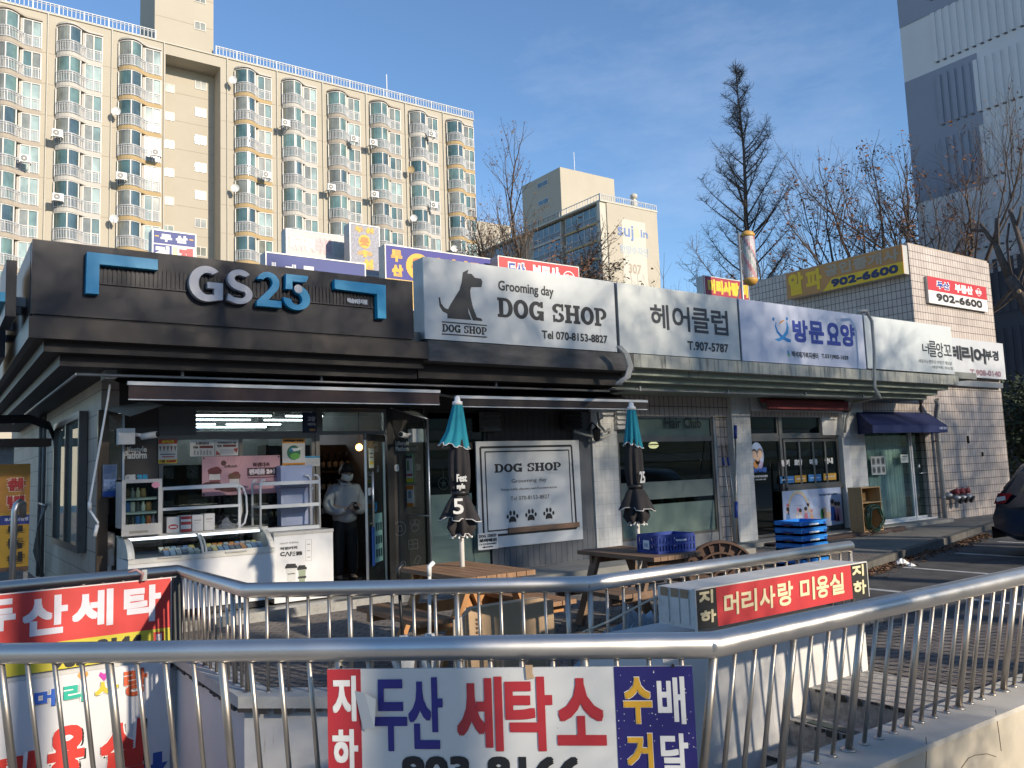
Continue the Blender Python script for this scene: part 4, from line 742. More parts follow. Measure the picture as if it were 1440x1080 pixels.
m = MB(); x = [(222, 318), (345, 436), (455, 545), (565, 650)]; ink2 = ink('33363A')
for ch, (xa, xb) in zip('헤어클럽', x): sl_ = (xa - 222) * 0.098; m.tpx(FSG, ch, Z(xa, 527 + sl_), Z(xb, 388 + (xb - 222) * 0.098), 0.004, ink2, 0.010)
m.tpx(FSG, 'T.907-5787', Z(428, 648), Z(655, 616), 0.004, ink2, 0.007); m.build('lettering', hs)
hc = sign_box('shop_sign', 'bluish-white lightbox reading 방문요양 in bold blue beside a blue ribbon figure', FSG, 11.86, 3.44, 15.72, 4.565, 0.28, lbb, lbs)
m = MB(); ib1, ib2 = ink('1F78BE'), ink('2C3F98'); sk = ink('2F8FD0')
q = lambda x, y: FSG.px(*Z(x, y))
def brush(mb, pts, ws, d, mt):
    P_ = [Vector(q(*p)) for p in pts]; L, Rr = [], []
    for i, p in enumerate(P_): t = (P_[min(i + 1, len(P_) - 1)] - P_[max(i - 1, 0)]).normalized(); nn = Vector((-t.y, t.x)) * ws[i]; L.append(p + nn); Rr.append(p - nn)
    for i in range(len(P_) - 1): mb.poly(FSG, [tuple(L[i]), tuple(L[i + 1]), tuple(Rr[i + 1]), tuple(Rr[i])], d, d + 0.003, mt)
brush(m, [(925, 492), (922, 515), (932, 545), (955, 572), (985, 592), (1008, 598)], [0.008, 0.02, 0.025, 0.03, 0.035, 0.03], 0.0, ib1); brush(m, [(985, 490), (990, 520), (985, 550), (965, 578), (940, 592), (920, 588)], [0.01, 0.03, 0.035, 0.035, 0.03, 0.008], 0.001, sk); brush(m, [(945, 500), (955, 490), (968, 482)], [0.012, 0.018, 0.012], 0.0, ink('D79A4A'))
for x_, y_ in ((910, 475), (986, 473)): p = q(x_, y_); m.disc(FSG, p[0], p[1], 0.03, 0.035, 0, 0.004, ib1, 14)
m.build('ribbon_emblem', hc); m = MB()
for ch, xa, xb in (('방', 1022, 1100), ('문', 1113, 1190), ('요', 1212, 1280), ('양', 1292, 1363)): m.tpx(FSG, ch, Z(xa, 603 + (xa - 1022) * 0.085), Z(xb, 478 + (xb - 1022) * 0.085), 0.004, ib2, 0.022)
m.tpx(FSG, '백석재가복지센터', Z(1015, 690), Z(1160, 666), 0.004, ink('3B4148'), 0.004); m.tpx(FSG, 'T.031)905-1629', Z(1182, 700), Z(1330, 682), 0.004, ink('3B4148'), 0.004)
p = q(996, 675); m.disc(FSG, p[0], p[1], 0.035, 0.04, 0, 0.003, ink('7FB86A'), 12); m.disc(FSG, p[0] - 0.01, p[1] + 0.04, 0.02, 0.045, 0.003, 0.006, ink('3F7FB8'), 10); m.build('lettering', hc)
Z = z4(1080, 330, 4)
ns_ = sign_box('shop_sign', 'pale lightbox with small black handwriting 너를앙꼬 at its right end, over the blue awning', FSG, 15.78, 3.46, 19.28, 4.565, 0.28, mat('lightbox_cool', (0.54, 0.58, 0.58), 0.45, var=0.03, scale=1.5), lbs)
m = MB()
for ch, xa, xb, yb, yt in (('너', 870, 902, 668, 612), ('를', 908, 942, 686, 600), ('앙', 950, 982, 690, 610), ('꼬', 990, 1028, 680, 622)): m.tpx(FSG, ch, Z(xa, yb), Z(xb, yt), 0.004, inkd, 0.005)
m.tpx(FSG, '네일속눈썹왁싱 반영구 태닝샵', Z(848, 719), Z(1033, 715), 0.004, ink('44484C'), 0.0); m.tpx(FSG, '네일아트 속눈썹', Z(925, 752), Z(1037, 744), 0.004, ink('44484C'), 0.0); m.build('lettering', ns_)
FI = FY(10.78); p0, p1 = FI.px(1335, 527), FI.px(1410, 484)
it = sign_box('shop_sign', 'grey-white sign reading 테리어부경 half hidden behind the 너를앙꼬 lightbox', FI, p0[0], FI.px(1405, 533)[1], p1[0], FI.px(1400, 482)[1], 0.16, mat('lightbox_grey', (0.50, 0.52, 0.54), 0.45, var=0.04, scale=1.5), lbs)
m = MB()
for ch, xa, xb, yb, yt in (('테', 1025, 1082, 700, 625), ('리', 1092, 1148, 708, 632), ('어', 1160, 1218, 722, 642)): m.tpx(FI, ch, Z(xa + 6, yb + 5), Z(xb + 6, yt + 5), 0.004, ink('8A8C8E'), 0.02); m.tpx(FI, ch, Z(xa, yb), Z(xb, yt), 0.008, inkb, 0.022)
m.tpx(FI, '부경', Z(1222, 705), Z(1293, 655), 0.006, inkd, 0.014); m.tpx(FI, 'T.908-0140', Z(1138, 789), Z(1308, 769), 0.006, ink('8C7079'), 0.012); m.build('lettering', it)
m = MB(); m.rect(FI, p0[0] + 0.2, FI.px(1405, 545)[1], p1[0] - 0.1, FI.px(1405, 538)[1], -0.16, -0.05, grey_metal); m.build('bracket', it)
# estate agent signs on the tiled block
FA = FX(19.98); a, b_ = FA.px(1105, 388.7), FA.px(1268, 344.5); v0, v1 = 6.20, 6.95
orange = mat('orange_sign', (0.50, 0.23, 0.06), 0.5, var=0.06, scale=2); al = sign_box('estate_sign', 'faded orange and yellow 알파 공인중개사 sign on the shaded side of the tiled block', FA, a[0], v0, b_[0], v1, 0.24, orange, mat('sign_alu', (0.55, 0.52, 0.46), 0.4, 0.3, 0.08, 4))
m = MB(); yel = ink('E8BC18'); W_ = b_[0] - a[0]; uu = lambda t: a[0] + W_ * t; vv = lambda t: v0 + (v1 - v0) * t
m.poly(FA, [(uu(0.33), vv(0.0)), (uu(1), vv(0.0)), (uu(1), vv(0.42)), (uu(0.42), vv(0.42))], 0.0, 0.003, yel)
m.text(FA, '알', uu(0.02), vv(0.10), uu(0.165), vv(0.94), 0.006, yel, 0.03); m.text(FA, '파', uu(0.185), vv(0.12), uu(0.335), vv(0.92), 0.006, yel, 0.03); m.text(FA, '공인중개사', uu(0.36), vv(0.50), uu(0.975), vv(0.93), 0.006, ink('A9977F'), 0.018); m.text(FA, '902-6600', uu(0.41), vv(0.08), uu(0.96), vv(0.37), 0.008, ink('1C2A55'), 0.018); m.build('lettering', al)
FR = FY(10.86); a, b_ = FR.px(*Z(908, 382)), FR.px(*Z(1224, 285)); v0, v1 = FR.px(*Z(915, 383))[1], FR.px(*Z(905, 233))[1]
red = mat('sign_red', (0.50, 0.035, 0.04), 0.45, var=0.04, scale=2); wface = mat('sign_white', (0.70, 0.69, 0.66), 0.45, var=0.03, scale=2)
es = sign_box('estate_sign', 'red and white 두산 부동산 902-6600 sign on the sunlit front of the tiled block', FR, a[0], v0, b_[0], v1, 0.20, wface, mat('sign_side', (0.42, 0.40, 0.36), 0.5, 0.2, 0.1))
W_ = b_[0] - a[0]; uu = lambda t: a[0] + W_ * t; vv = lambda t: v0 + (v1 - v0) * t; m = MB(); wi = ink('EFEDEA'); bl_ = ink('2B4FA0')
m.rect(FR, uu(0), vv(0.48), uu(1), vv(1.0), 0.0, 0.003, red)
m.text(FR, '두산', uu(0.13), vv(0.58), uu(0.36), vv(0.90), 0.004, wi, 0.028); m.text(FR, '두산', uu(0.145), vv(0.61), uu(0.345), vv(0.87), 0.010, bl_, 0.008); m.text(FR, '부동산', uu(0.44), vv(0.57), uu(0.75), vv(0.91), 0.004, wi, 0.02)
outline(m, FR, circ(uu(0.855), vv(0.735), 0.105, 20), 0.004, wi, 0.016); m.text(FR, '뱅크', uu(0.80), vv(0.66), uu(0.91), vv(0.81), 0.004, wi, 0.008); m.text(FR, '902-6600', uu(0.12), vv(0.11), uu(0.90), vv(0.41), 0.004, ink('2A2422'), 0.016); m.build('lettering', es)

# ================================================================== signs standing on the roof
def roof_sign(label, tl, tr, bl_y, Y, face, depth=0.25, cat='sign'):
    f = FY(Y); a = f.px(*tl); b = f.px(*tr); v1 = (a[1] + b[1]) / 2; v0 = f.px(tl[0], bl_y)[1]
    t = sign_box('roof_sign', label, f, a[0], v0, b[0], v1, depth, face, lbs, cat, 'signs standing on the shop roof', frame=mat('sign_frame', (0.55, 0.55, 0.53), 0.5, 0.2))
    m = MB(); w_ = (b[0] - a[0]); 
    for x in (a[0] + w_ * 0.15, a[0] + w_ * 0.8): m.beam((x, Y + depth, v1 - 0.1), (x, Y + depth + 0.9, 3.55), 0.05, 0.05, grey_metal); m.box(x - 0.03, Y + depth - 0.02, 3.5, x + 0.03, Y + depth + 0.03, v1 - 0.05, grey_metal)
    m.build('strut', t); return t, f, (lambda q: a[0] + w_ * q), (lambda q: v0 + (v1 - v0) * q)
rblue = mat('roof_blue', (0.055, 0.075, 0.24), 0.6, var=0.08, scale=2); rwhite = mat('roof_white', (0.62, 0.62, 0.64), 0.6, var=0.06, scale=2)
ry = ink('D9A52A'); rr_ = ink('B03038')
t, f, U_, V_ = roof_sign('small blue and white 두산 sign standing on the roof, leftmost of the rooftop signs', (213.7, 322.5), (276, 328.5), 372, 13.2, rwhite)
m = MB(); m.rect(f, U_(0.03), V_(0.62), U_(0.97), V_(0.96), 0, 0.003, rblue); m.text(f, '두 산', U_(0.18), V_(0.68), U_(0.80), V_(0.90), 0.005, ink('E8E8EA'), 0.012); m.rect(f, U_(0.03), V_(0.03), U_(0.44), V_(0.58), 0, 0.003, rblue); m.text(f, '건', U_(0.06), V_(0.10), U_(0.40), V_(0.55), 0.005, ink('E8E8EA'), 0.02); m.rect(f, U_(0.47), V_(0.10), U_(0.57), V_(0.55), 0.0, 0.003, ink('D8C79A')); m.text(f, '재', U_(0.60), V_(0.08), U_(0.93), V_(0.56), 0.005, ink('B2323A'), 0.02)
for q in (0.06, 0.84): m.rect(f, U_(q), V_(0.80), U_(q + 0.09), V_(0.83), 0.003, 0.005, ry)
m.build('lettering', t)
t, f, U_, V_ = roof_sign('sun-bleached white sign with faded pink lettering, behind the blue rooftop sign', (401.7, 320.8), (490.5, 333), 372, 14.6, mat('bleached', (0.60, 0.56, 0.53), 0.7, var=0.05, scale=2))
m = MB(); m.text(f, '회무쿠정패', U_(0.04), V_(0.42), U_(0.45), V_(0.84), 0.003, ink('CDB9B8'), 0.02); m.text(f, '러패빼', U_(0.46), V_(0.40), U_(0.72), V_(0.86), 0.003, ink('C7A9AC'), 0.02); m.text(f, '할인전', U_(0.74), V_(0.38), U_(0.97), V_(0.84), 0.003, ink('B9B9B4'), 0.015); m.text(f, '회무쿠정패', U_(0.05), V_(0.45), U_(0.44), V_(0.81), 0.008, ink('E4DCD8'), 0.004); m.build('lettering', t)
speck = mat('peeling_grey', (0.36, 0.36, 0.40), 0.8, var=0.35, scale=38, dirt=((0.20, 0.20, 0.30), 0.02))
t, f, U_, V_ = roof_sign('upright peeling grey rooftop sign reading 두산 옷 수선 in yellow', (491, 313), (533.5, 319), 385, 13.9, speck)
m = MB(); m.text(f, '두 산', U_(0.17), V_(0.83), U_(0.83), V_(0.955), 0.004, ry, 0.02); hh = V_(1) - V_(0); m.disc(f, U_(0.49), V_(0.665), 0.125 * hh, 0.135 * hh, 0, 0.004, ry); m.text(f, '옷', U_(0.33), V_(0.58), U_(0.65), V_(0.75), 0.006, ink('B0742A'), 0.012); m.text(f, '수', U_(0.24), V_(0.36), U_(0.76), V_(0.50), 0.004, ry, 0.025); m.text(f, '선', U_(0.40), V_(0.12), U_(0.78), V_(0.33), 0.004, ry, 0.025); m.build('lettering', t)
t, f, U_, V_ = roof_sign('long plain blue rooftop sign with white lettering mostly hidden by the charcoal sign', (372.8, 352.8), (514, 371), 425, 12.4, rblue)
m = MB()
for ch, x0, x1 in (('스', 0.02, 0.14), ('마', 0.185, 0.31), ('트', 0.35, 0.48)): m.text(f, ch, U_(x0), V_(0.22), U_(x1), V_(0.80), 0.004, ink('E6E6E8'), 0.03)
m.build('lettering', t)
t, f, U_, V_ = roof_sign('blue over yellow rooftop sign with 두산 and a round yellow 옷 badge', (540.6, 343.2), (694, 363.8), 433, 13.0, ink('D9B45E'))
m = MB(); dpb = mat('roof_deepblue', (0.045, 0.045, 0.25), 0.6, var=0.06); m.rect(f, U_(0.005), V_(0.47), U_(0.995), V_(0.985), 0, 0.003, dpb); m.text(f, '두', U_(0.05), V_(0.74), U_(0.15), V_(0.93), 0.005, ry, 0.02); m.text(f, '산', U_(0.055), V_(0.51), U_(0.155), V_(0.70), 0.005, ry, 0.02); m.disc(f, U_(0.29), V_(0.70), 0.26, 0.25, 0.003, 0.006, ry); m.text(f, '옷', U_(0.225), V_(0.56), U_(0.355), V_(0.84), 0.008, ink('B5622C'), 0.016); m.text(f, '수 선 전 문 점', U_(0.42), V_(0.56), U_(0.97), V_(0.90), 0.005, ry, 0.03)
m.text(f, '세탁', U_(0.06), V_(0.05), U_(0.42), V_(0.42), 0.005, rr_, 0.03); m.build('lettering', t)
t, f, U_, V_ = roof_sign('bright red rooftop 두산 부동산 뱅크 sign above the dog shop lightbox', (699.5, 359.5), (813.7, 375), 412, 12.6, mat('roof_red', (0.52, 0.04, 0.045), 0.5, var=0.05))
m = MB(); m.text(f, '두산', U_(0.10), V_(0.42), U_(0.33), V_(0.90), 0.004, ink('E9E6E6'), 0.03); m.text(f, '두산', U_(0.115), V_(0.46), U_(0.315), V_(0.86), 0.009, ink('2A4A9C'), 0.008); m.text(f, '부동산', U_(0.40), V_(0.36), U_(0.75), V_(0.90), 0.004, ink('E9E6E6'), 0.025); outline(m, f, circ(U_(0.865), V_(0.62), 0.15, 20), 0.004, ink('E9E6E6'), 0.02); m.text(f, '뱅크', U_(0.80), V_(0.52), U_(0.93), V_(0.74), 0.004, ink('E9E6E6'), 0.012); m.build('lettering', t)
t, f, U_, V_ = roof_sign('dark red rooftop sign with yellow 머리사랑 lettering near the barber pole', (989.4, 386.4), (1052, 397), 428, 13.5, mat('roof_darkred', (0.33, 0.03, 0.05), 0.5, var=0.08))
m = MB(); m.text(f, '머리사랑 미', U_(0.07), V_(0.42), U_(0.98), V_(0.90), 0.004, ink('DDBB55'), 0.03); m.text(f, '머리사랑 미', U_(0.08), V_(0.45), U_(0.97), V_(0.87), 0.009, ink('E8C02C'), 0.012); m.build('lettering', t)
# barber pole on the roof
p = onY(1053.5, 365, 12.4); bp = thing('barber_pole', 'weathered barber pole cylinder with yellow caps standing on the shop roof', 'barber pole', (p.x, p.y, 3.5)); za, zb = onY(1053.5, 393, 12.4).z, onY(1053.5, 334, 12.4).z; r_ = 0.155
m = MB(); n_ = 20; k_ = 12; cols_ = [mat('pole_pale', (0.44, 0.40, 0.40), 0.3, var=0.2, scale=5), mat('pole_pink', (0.40, 0.19, 0.21), 0.3, var=0.3, scale=5), mat('pole_slate', (0.15, 0.17, 0.18), 0.3, var=0.3, scale=5), mat('pole_green', (0.26, 0.35, 0.30), 0.3, var=0.2, scale=5)]
for i in range(k_):
    for j in range(n_):
        z0, z1 = za + (zb - za) * i / k_, za + (zb - za) * (i + 1) / k_; a0, a1 = 2 * math.pi * j / n_, 2 * math.pi * (j + 1) / n_; c_ = cols_[[0, 0, 1, 1, 0, 3, 0, 0, 2, 1, 0, 0][(j + i * 1) % 12]]
        m.add([(p.x + r_ * math.cos(a0), p.y + r_ * math.sin(a0), z0), (p.x + r_ * math.cos(a1), p.y + r_ * math.sin(a1), z0), (p.x + r_ * math.cos(a1), p.y + r_ * math.sin(a1), z1), (p.x + r_ * math.cos(a0), p.y + r_ * math.sin(a0), z1)], [(0, 1, 2, 3)], c_, True)
m.build('cylinder', bp); yc = mat('cap_yellow', (0.55, 0.30, 0.06), 0.45, var=0.15)
m = MB(); m.lathe((p.x, p.y, zb), [(0.165, 0), (0.17, 0.05), (0.14, 0.11), (0.06, 0.15)], yc, 20); m.build('cap', bp); m = MB(); m.lathe((p.x, p.y, za), [(0.06, -0.14), (0.13, -0.1), (0.17, -0.03), (0.165, 0.02)], yc, 20); m.build('cap', bp)
m = MB(); m.tube([(p.x - 0.2, p.y + 0.1, 3.5), (p.x - 0.2, p.y + 0.1, zb + 0.1)], 0.03, grey_metal, 8); m.tube([(p.x - 0.2, p.y + 0.1, zb), (p.x, p.y, zb + 0.13)], 0.02, grey_metal, 6); m.tube([(p.x - 0.2, p.y + 0.1, za - 0.1), (p.x, p.y, za - 0.1)], 0.02, grey_metal, 6); m.beam((p.x - 0.2, p.y + 0.1, za), (p.x - 0.6, p.y + 0.6, 3.55), 0.03, 0.03, grey_metal); m.build('bracket', bp)
cb = MB(); pc = [onY(*c, 9.25) for c in ((868, 487), (878, 497), (884, 515), (880, 530), (866, 540))]
for o in (0, 0.035, 0.07): cb.tube([p_ + Vector((o, 0, 0)) for p_ in pc], 0.022, mat('cable_pale', (0.40, 0.40, 0.37), 0.6), 7)
tag(cb.build('cable', None, pc[-1]), 'pale cables hanging between the dog shop lightbox and the hair salon lightbox', 'cable')
cb = MB(); pc = [onY(*c, 9.28) for c in ((1205, 438), (1218, 437), (1226, 452), (1229, 490), (1230, 545), (1236, 558))] + [onY(1222, 562, 10.0), onY(1200, 566, 10.7), onY(1190, 590, 10.84), onY(1188, 608, 10.84)]
cb.tube(pc, 0.03, MATS['cable_pale'], 8); tag(cb.build('cable', None, pc[-1]), 'pale conduit cable looping down past the 너를앙꼬 lightbox', 'cable')
# ================================================================== awnings
awn = mat('awning_brown', (0.052, 0.043, 0.040), 0.75, var=0.10, scale=5, spec=0.3); val_b = mat('awning_valance', (0.085, 0.058, 0.052), 0.75, var=0.12, scale=6, spec=0.3); blk_f = mat('awning_black', (0.035, 0.032, 0.032), 0.8, var=0.1)
def awning(label, x0, x1, ytop, ztop, yf, zf, valance, fab, vfab, bar, sag=0.02, arms=True):
    t = thing('awning', label, 'awning', ((x0 + x1) / 2, ytop, ztop)); m = MB(); n, k = 24, 6; vs_ = []
    for j in range(k + 1):
        for i in range(n + 1):
            s_, q = i / n, j / k; z = ztop + (zf - ztop) * q - sag * math.sin(math.pi * q) - 0.008 * math.sin(s_ * 9) * q; vs_.append((x0 + (x1 - x0) * s_, ytop + (yf - ytop) * q, z))
    m.add(vs_, [(j * (n + 1) + i, j * (n + 1) + i + 1, (j + 1) * (n + 1) + i + 1, (j + 1) * (n + 1) + i) for j in range(k) for i in range(n)], fab, True); m.build('canopy', t)
    m = MB(); vs_ = []
    for i in range(n * 2 + 1): s_ = i / n / 2; y = yf - 0.012 + 0.004 * math.sin(s_ * 40); vs_ += [(x0 + (x1 - x0) * s_, y, zf - 0.02), (x0 + (x1 - x0) * s_, y + 0.006 * math.sin(s_ * 23), zf - valance)]
    m.add(vs_, [(2 * i, 2 * i + 2, 2 * i + 3, 2 * i + 1) for i in range(n * 2)], vfab, True); m.box(x0, yf - 0.018, zf - valance - 0.012, x1, yf - 0.004, zf - valance, bar); m.build('valance', t)
    m = MB(); m.box(x0 - 0.01, yf - 0.03, zf - 0.02, x1 + 0.01, yf + 0.02, zf + 0.02, bar); m.build('front_bar', t); m = MB(); m.tube([(x0, ytop, ztop + 0.03), (x1, ytop, ztop + 0.03)], 0.045, dark_brown, 10); m.build('roller', t)
    if arms:
        for x in (x0 + 0.3, x1 - 0.3): m = MB(); m.beam((x, ytop + 0.05, ztop - 0.12), (x + 0.35, (ytop + yf) / 2, (ztop + zf) / 2 - 0.12), 0.035, 0.045, alu); m.beam((x + 0.35, (ytop + yf) / 2, (ztop + zf) / 2 - 0.12), (x, yf, zf - 0.02), 0.03, 0.04, alu); m.build('arm', t)
    return t
awning('dark brown awning with pale edge strips over the convenience store front', 1.80, 5.76, 10.95, 2.93, 9.90, 2.765, 0.175, awn, val_b, white_alu)
awning('black-brown awning over the dog shop panel with one pale front bar', 6.05, 9.74, 10.95, 2.97, 9.92, 2.70, 0.13, blk_f, awn, white_alu)
t = thing('awning', 'rolled-up red awning over the home-care office door', 'awning', (15.2, 10.8, 2.7)); rfab = mat('awning_red', (0.21, 0.035, 0.038), 0.7, var=0.15, scale=4)
m = MB(); m.tube([(13.75, 10.72, 2.86), (16.55, 10.72, 2.86)], 0.05, rfab, 10); m.box(13.8, 10.60, 2.68, 16.55, 10.64, 2.86, rfab); m.box(13.8, 10.62, 2.68, 16.55, 10.80, 2.69, rfab); m.build('canopy', t); m = MB(); m.box(13.7, 10.72, 2.90, 16.6, 10.8, 2.95, dark_brown)
for x in (13.85, 16.4): m.beam((x, 10.8, 2.72), (x, 10.95, 2.95), 0.03, 0.03, grey_metal)
m.build('bracket', t)
navy = mat('awning_navy', (0.018, 0.030, 0.115), 0.7, var=0.10, scale=3); t = thing('awning', 'navy blue fixed awning over the last shop window', 'awning', (18.9, 10.9, 2.5)); m = MB()
xa, xb, yw, yf = 17.40, 20.52, 10.99, 10.30; zt, z1, z0 = 2.70, 2.33, 2.165
m.add([(xa, yw, zt), (xb, yw, zt), (xb - 0.42, yf, z1), (xa - 0.48, yf, z1)], [(0, 1, 2, 3)], navy); m.add([(xa - 0.48, yf, z1), (xb - 0.42, yf, z1), (xb - 0.42, yf, z0), (xa - 0.48, yf, z0)], [(0, 1, 2, 3)], navy); m.add([(xa, yw, zt), (xa - 0.48, yf, z1), (xa - 0.48, yf, z0), (xa, yw, z0)], [(0, 1, 2, 3)], navy); m.add([(xb, yw, zt), (xb, yw, z0), (xb - 0.42, yf, z0), (xb - 0.42, yf, z1)], [(0, 1, 2, 3)], navy); m.build('canopy', t)
f = FY(yf); m = MB(); m.tpx(f, '너를 앙꼬', (1321, 604), (1331, 600), 0.004, ink('C9D0E2'), 0.004); m.build('lettering', t)
# awning crank hanging at the corner, camera boxes, vents, lamp
t = thing('awning_crank', 'long white awning crank rod hanging at the mirrored corner pillar', 'crank'  , onY(154, 545, 10.2)); m = MB(); pc = [onY(*c, 10.2) for c in ((154.5, 540), (152, 560), (126, 706), (126, 717), (138, 735), (137, 738), (133, 754))]
m.tube(pc[:4], 0.012, white, 8); m.tube(pc[3:6], 0.012, white, 8); m.build('rod', t); m = MB(); m.tube([pc[5], pc[6]], 0.02, white, 8); m.tube([pc[2], pc[3]], 0.02, white, 8); m.build('handle', t); m = MB(); p = onY(154, 526, 10.2); m.box(p.x - 0.06, 10.1, p.z - 0.06, p.x + 0.06, 10.4, p.z + 0.08, grey_metal); m.build('gearbox', t)
def camera_box(label, x, y, z, s_):
    t = thing('security_camera', label, 'security camera', (x, y, z), 'security cameras at the store front'); m = MB(); m.box(x - 0.09, y - 0.02, z - 0.10, x + 0.09, y + 0.12, z + 0.09, white); m.build('junction_box', t); m = MB(); m.tube([(x + 0.09 * s_, y + 0.03, z + 0.02), (x + 0.2 * s_, y + 0.0, z + 0.0)], 0.022, white, 8); m.build('arm', t); m = MB(); m.tube([(x + 0.17 * s_, y + 0.02, z - 0.01), (x + 0.32 * s_, y - 0.10, z + 0.01)], 0.04, white, 12); m.tube([(x + 0.30 * s_, y - 0.09, z + 0.005), (x + 0.335 * s_, y - 0.115, z + 0.012)], 0.032, black, 12); m.build('camera_body', t)
p = onY(178, 613, 10.7); camera_box('white bullet camera on a box beside the mirrored corner pillar', p.x, 10.7, p.z, 1); p = onY(587, 612, 10.6); camera_box('white bullet camera on a box on the glass wing screen', p.x, 10.6, p.z, -1)
for label, pa, pb in (('dim louvred wall vent between the two awnings', (673, 607), (698, 580)), ('bright white louvred vent above the first white pillar', (861, 605), (882, 578)), ('dark wall vent at the top of the dog shop panel', (788, 604), (811, 580))):
    a, b_ = F11.px(*pa), F11.px(*pb); t = thing('vent', label, 'vent', F11.pt(a[0], a[1], 0.1), 'wall vents'); m = MB(); mt = white if 'white' in label else (dark_brown if 'dark' in label else mat('vent_grey', (0.16, 0.16, 0.15), 0.6)); m.rect(F11, a[0], a[1], b_[0], b_[1], 0.02, 0.1, mt); m.build('housing', t); m = MB()
    for i in range(4): z = a[1] + (b_[1] - a[1]) * (i + 0.15) / 4; h_ = (b_[1] - a[1]) / 4; m.poly(FX(0), [(0, 0)] * 3, 0, 0, mt) if 0 else m.hexa([F11.pt(a[0] + .01, z, 0.16), F11.pt(b_[0] - .01, z, 0.16), F11.pt(b_[0] - .01, z, 0.10), F11.pt(a[0] + .01, z, 0.10), F11.pt(a[0] + .01, z + h_ * .7, 0.125), F11.pt(b_[0] - .01, z + h_ * .7, 0.125), F11.pt(b_[0] - .01, z + h_ * .7, 0.10), F11.pt(a[0] + .01, z + h_ * .7, 0.10)], mt)
    m.build('louvre', t)
p = onY(839, 610, 10.75); t = thing('wall_lantern', 'small black lantern on the grey wood beside the first white pillar', 'lantern', p); m = MB(); m.lathe((p.x, p.y, p.z), [(0.03, -0.13), (0.06, -0.09), (0.075, 0.05), (0.09, 0.06), (0.03, 0.11), (0.01, 0.14)], black, 6); m.build('body', t); m = MB(); m.tube([(p.x, 11.0, p.z + 0.05), (p.x, 10.85, p.z + 0.2), (p.x, p.y, p.z + 0.12)], 0.012, black, 6); m.build('arm', t)
cb = MB(); pc = [onY(*c, 10.78) for c in ((840, 580), (843, 598), (851, 607), (857, 604), (857, 611), (846, 616), (825, 612), (808, 606))]; cb.tube(pc, 0.022, MATS['cable_pale'], 7); tag(cb.build('cable', None, pc[0]), 'pale cable looping round the top of the first white pillar', 'cable')
# ================================================================== notices on the store glass
def notice(label, pa, pb, Y, face, draw, cat='poster', grp=None):
    f = FY(Y); a, b_ = f.px(*pa), f.px(*pb); u0, u1, v0, v1 = min(a[0], b_[0]), max(a[0], b_[0]), min(a[1], b_[1]), max(a[1], b_[1]); t = thing('poster', label, cat, f.pt((u0 + u1) / 2, v0, 0), grp); m = MB(); m.rect(f, u0, v0, u1, v1, 0.0, 0.004, face); m.build('sheet', t)
    m = MB(); draw(m, f, lambda q: u0 + (u1 - u0) * q, lambda q: v0 + (v1 - v0) * q); m.build('print', t); return t
paper = mat('paper_white', (0.62, 0.62, 0.60), 0.6, var=0.03)
YN = 10.975; D = 0.005
def d1(m, f, U_, V_):
    m.rect(f, U_(0), V_(0.82), U_(1), V_(1), D, D + .001, ink('C8402A')); m.rect(f, U_(0), V_(0), U_(1), V_(0.17), D, D + .001, ink('E8C53A')); m.text(f, '초특가', U_(0.15), V_(0.84), U_(0.85), V_(0.98), D + .003, ink('F0C83A'), 0.006); m.text(f, '4,500원', U_(0.42), V_(0.03), U_(0.95), V_(0.15), D + .003, ink('C8402A'), 0.005); m.text(f, '1병', U_(0.06), V_(0.03), U_(0.35), V_(0.15), D + .003, ink('7A3A22'), 0.004)
    for i in range(5): x = 0.1 + 0.2 * i; m.poly(f, [(U_(x - 0.07), V_(0.72)), (U_(x + 0.07), V_(0.72)), (U_(x), V_(0.48))], D, D + .001, ink('8A5A56' if i % 2 else '6E6E66'))
    m.rect(f, U_(0.1), V_(0.36), U_(0.9), V_(0.40), D, D + .001, ink('5A5A58')); m.rect(f, U_(0.2), V_(0.25), U_(0.85), V_(0.30), D, D + .001, ink('B24A44'))
notice('yellow and red price poster on the store window above the drinks cabinet', (222.5, 652), (249, 618), YN, paper, d1)
def d2(m, f, U_, V_):
    m.text(f, '노르디스크', U_(0.22), V_(0.70), U_(0.78), V_(0.90), D, ink('3A3836'), 0.005); m.text(f, '번들', U_(0.12), V_(0.48), U_(0.34), V_(0.66), D, ink('3A3836'), 0.006); m.rect(f, U_(0.38), V_(0.50), U_(0.94), V_(0.66), D, D + .001, ink('6E3434'))
    for i in range(6): m.rect(f, U_(0.15 + i * 0.13), V_(0.08), U_(0.22 + i * 0.13), V_(0.40 - 0.06 * (i % 2)), D, D + .001, ink('9A9A98'))
notice('white price notice beside another above the pink banner', (267, 642), (301.5, 619), YN, paper, d2)
def d3(m, f, U_, V_):
    m.text(f, '오리지널디스크 4입', U_(0.1), V_(0.76), U_(0.9), V_(0.88), D, ink('3A3836'), 0.003); m.text(f, '번들', U_(0.08), V_(0.54), U_(0.30), V_(0.70), D, ink('3A3836'), 0.006); m.rect(f, U_(0.33), V_(0.55), U_(0.9), V_(0.70), D, D + .001, ink('6E3434')); m.poly(f, [(U_(0.02), V_(0.05)), (U_(0.25), V_(0.05)), (U_(0.05), V_(0.35))], D, D + .001, ink('A8403C')); m.poly(f, [(U_(0.98), V_(0.48)), (U_(0.75), V_(0.42)), (U_(0.93), V_(0.15))], D, D + .001, ink('A8403C')); m.rect(f, U_(0.2), V_(0.12), U_(0.8), V_(0.42), D + .001, D + .002, ink('B7B9BE'))
notice('white price notice with red corners above the pink banner', (302.5, 641), (335, 618.5), YN, paper, d3)
pinkm = mat('banner_pink', (0.60, 0.33, 0.36), 0.55, var=0.05, scale=3)
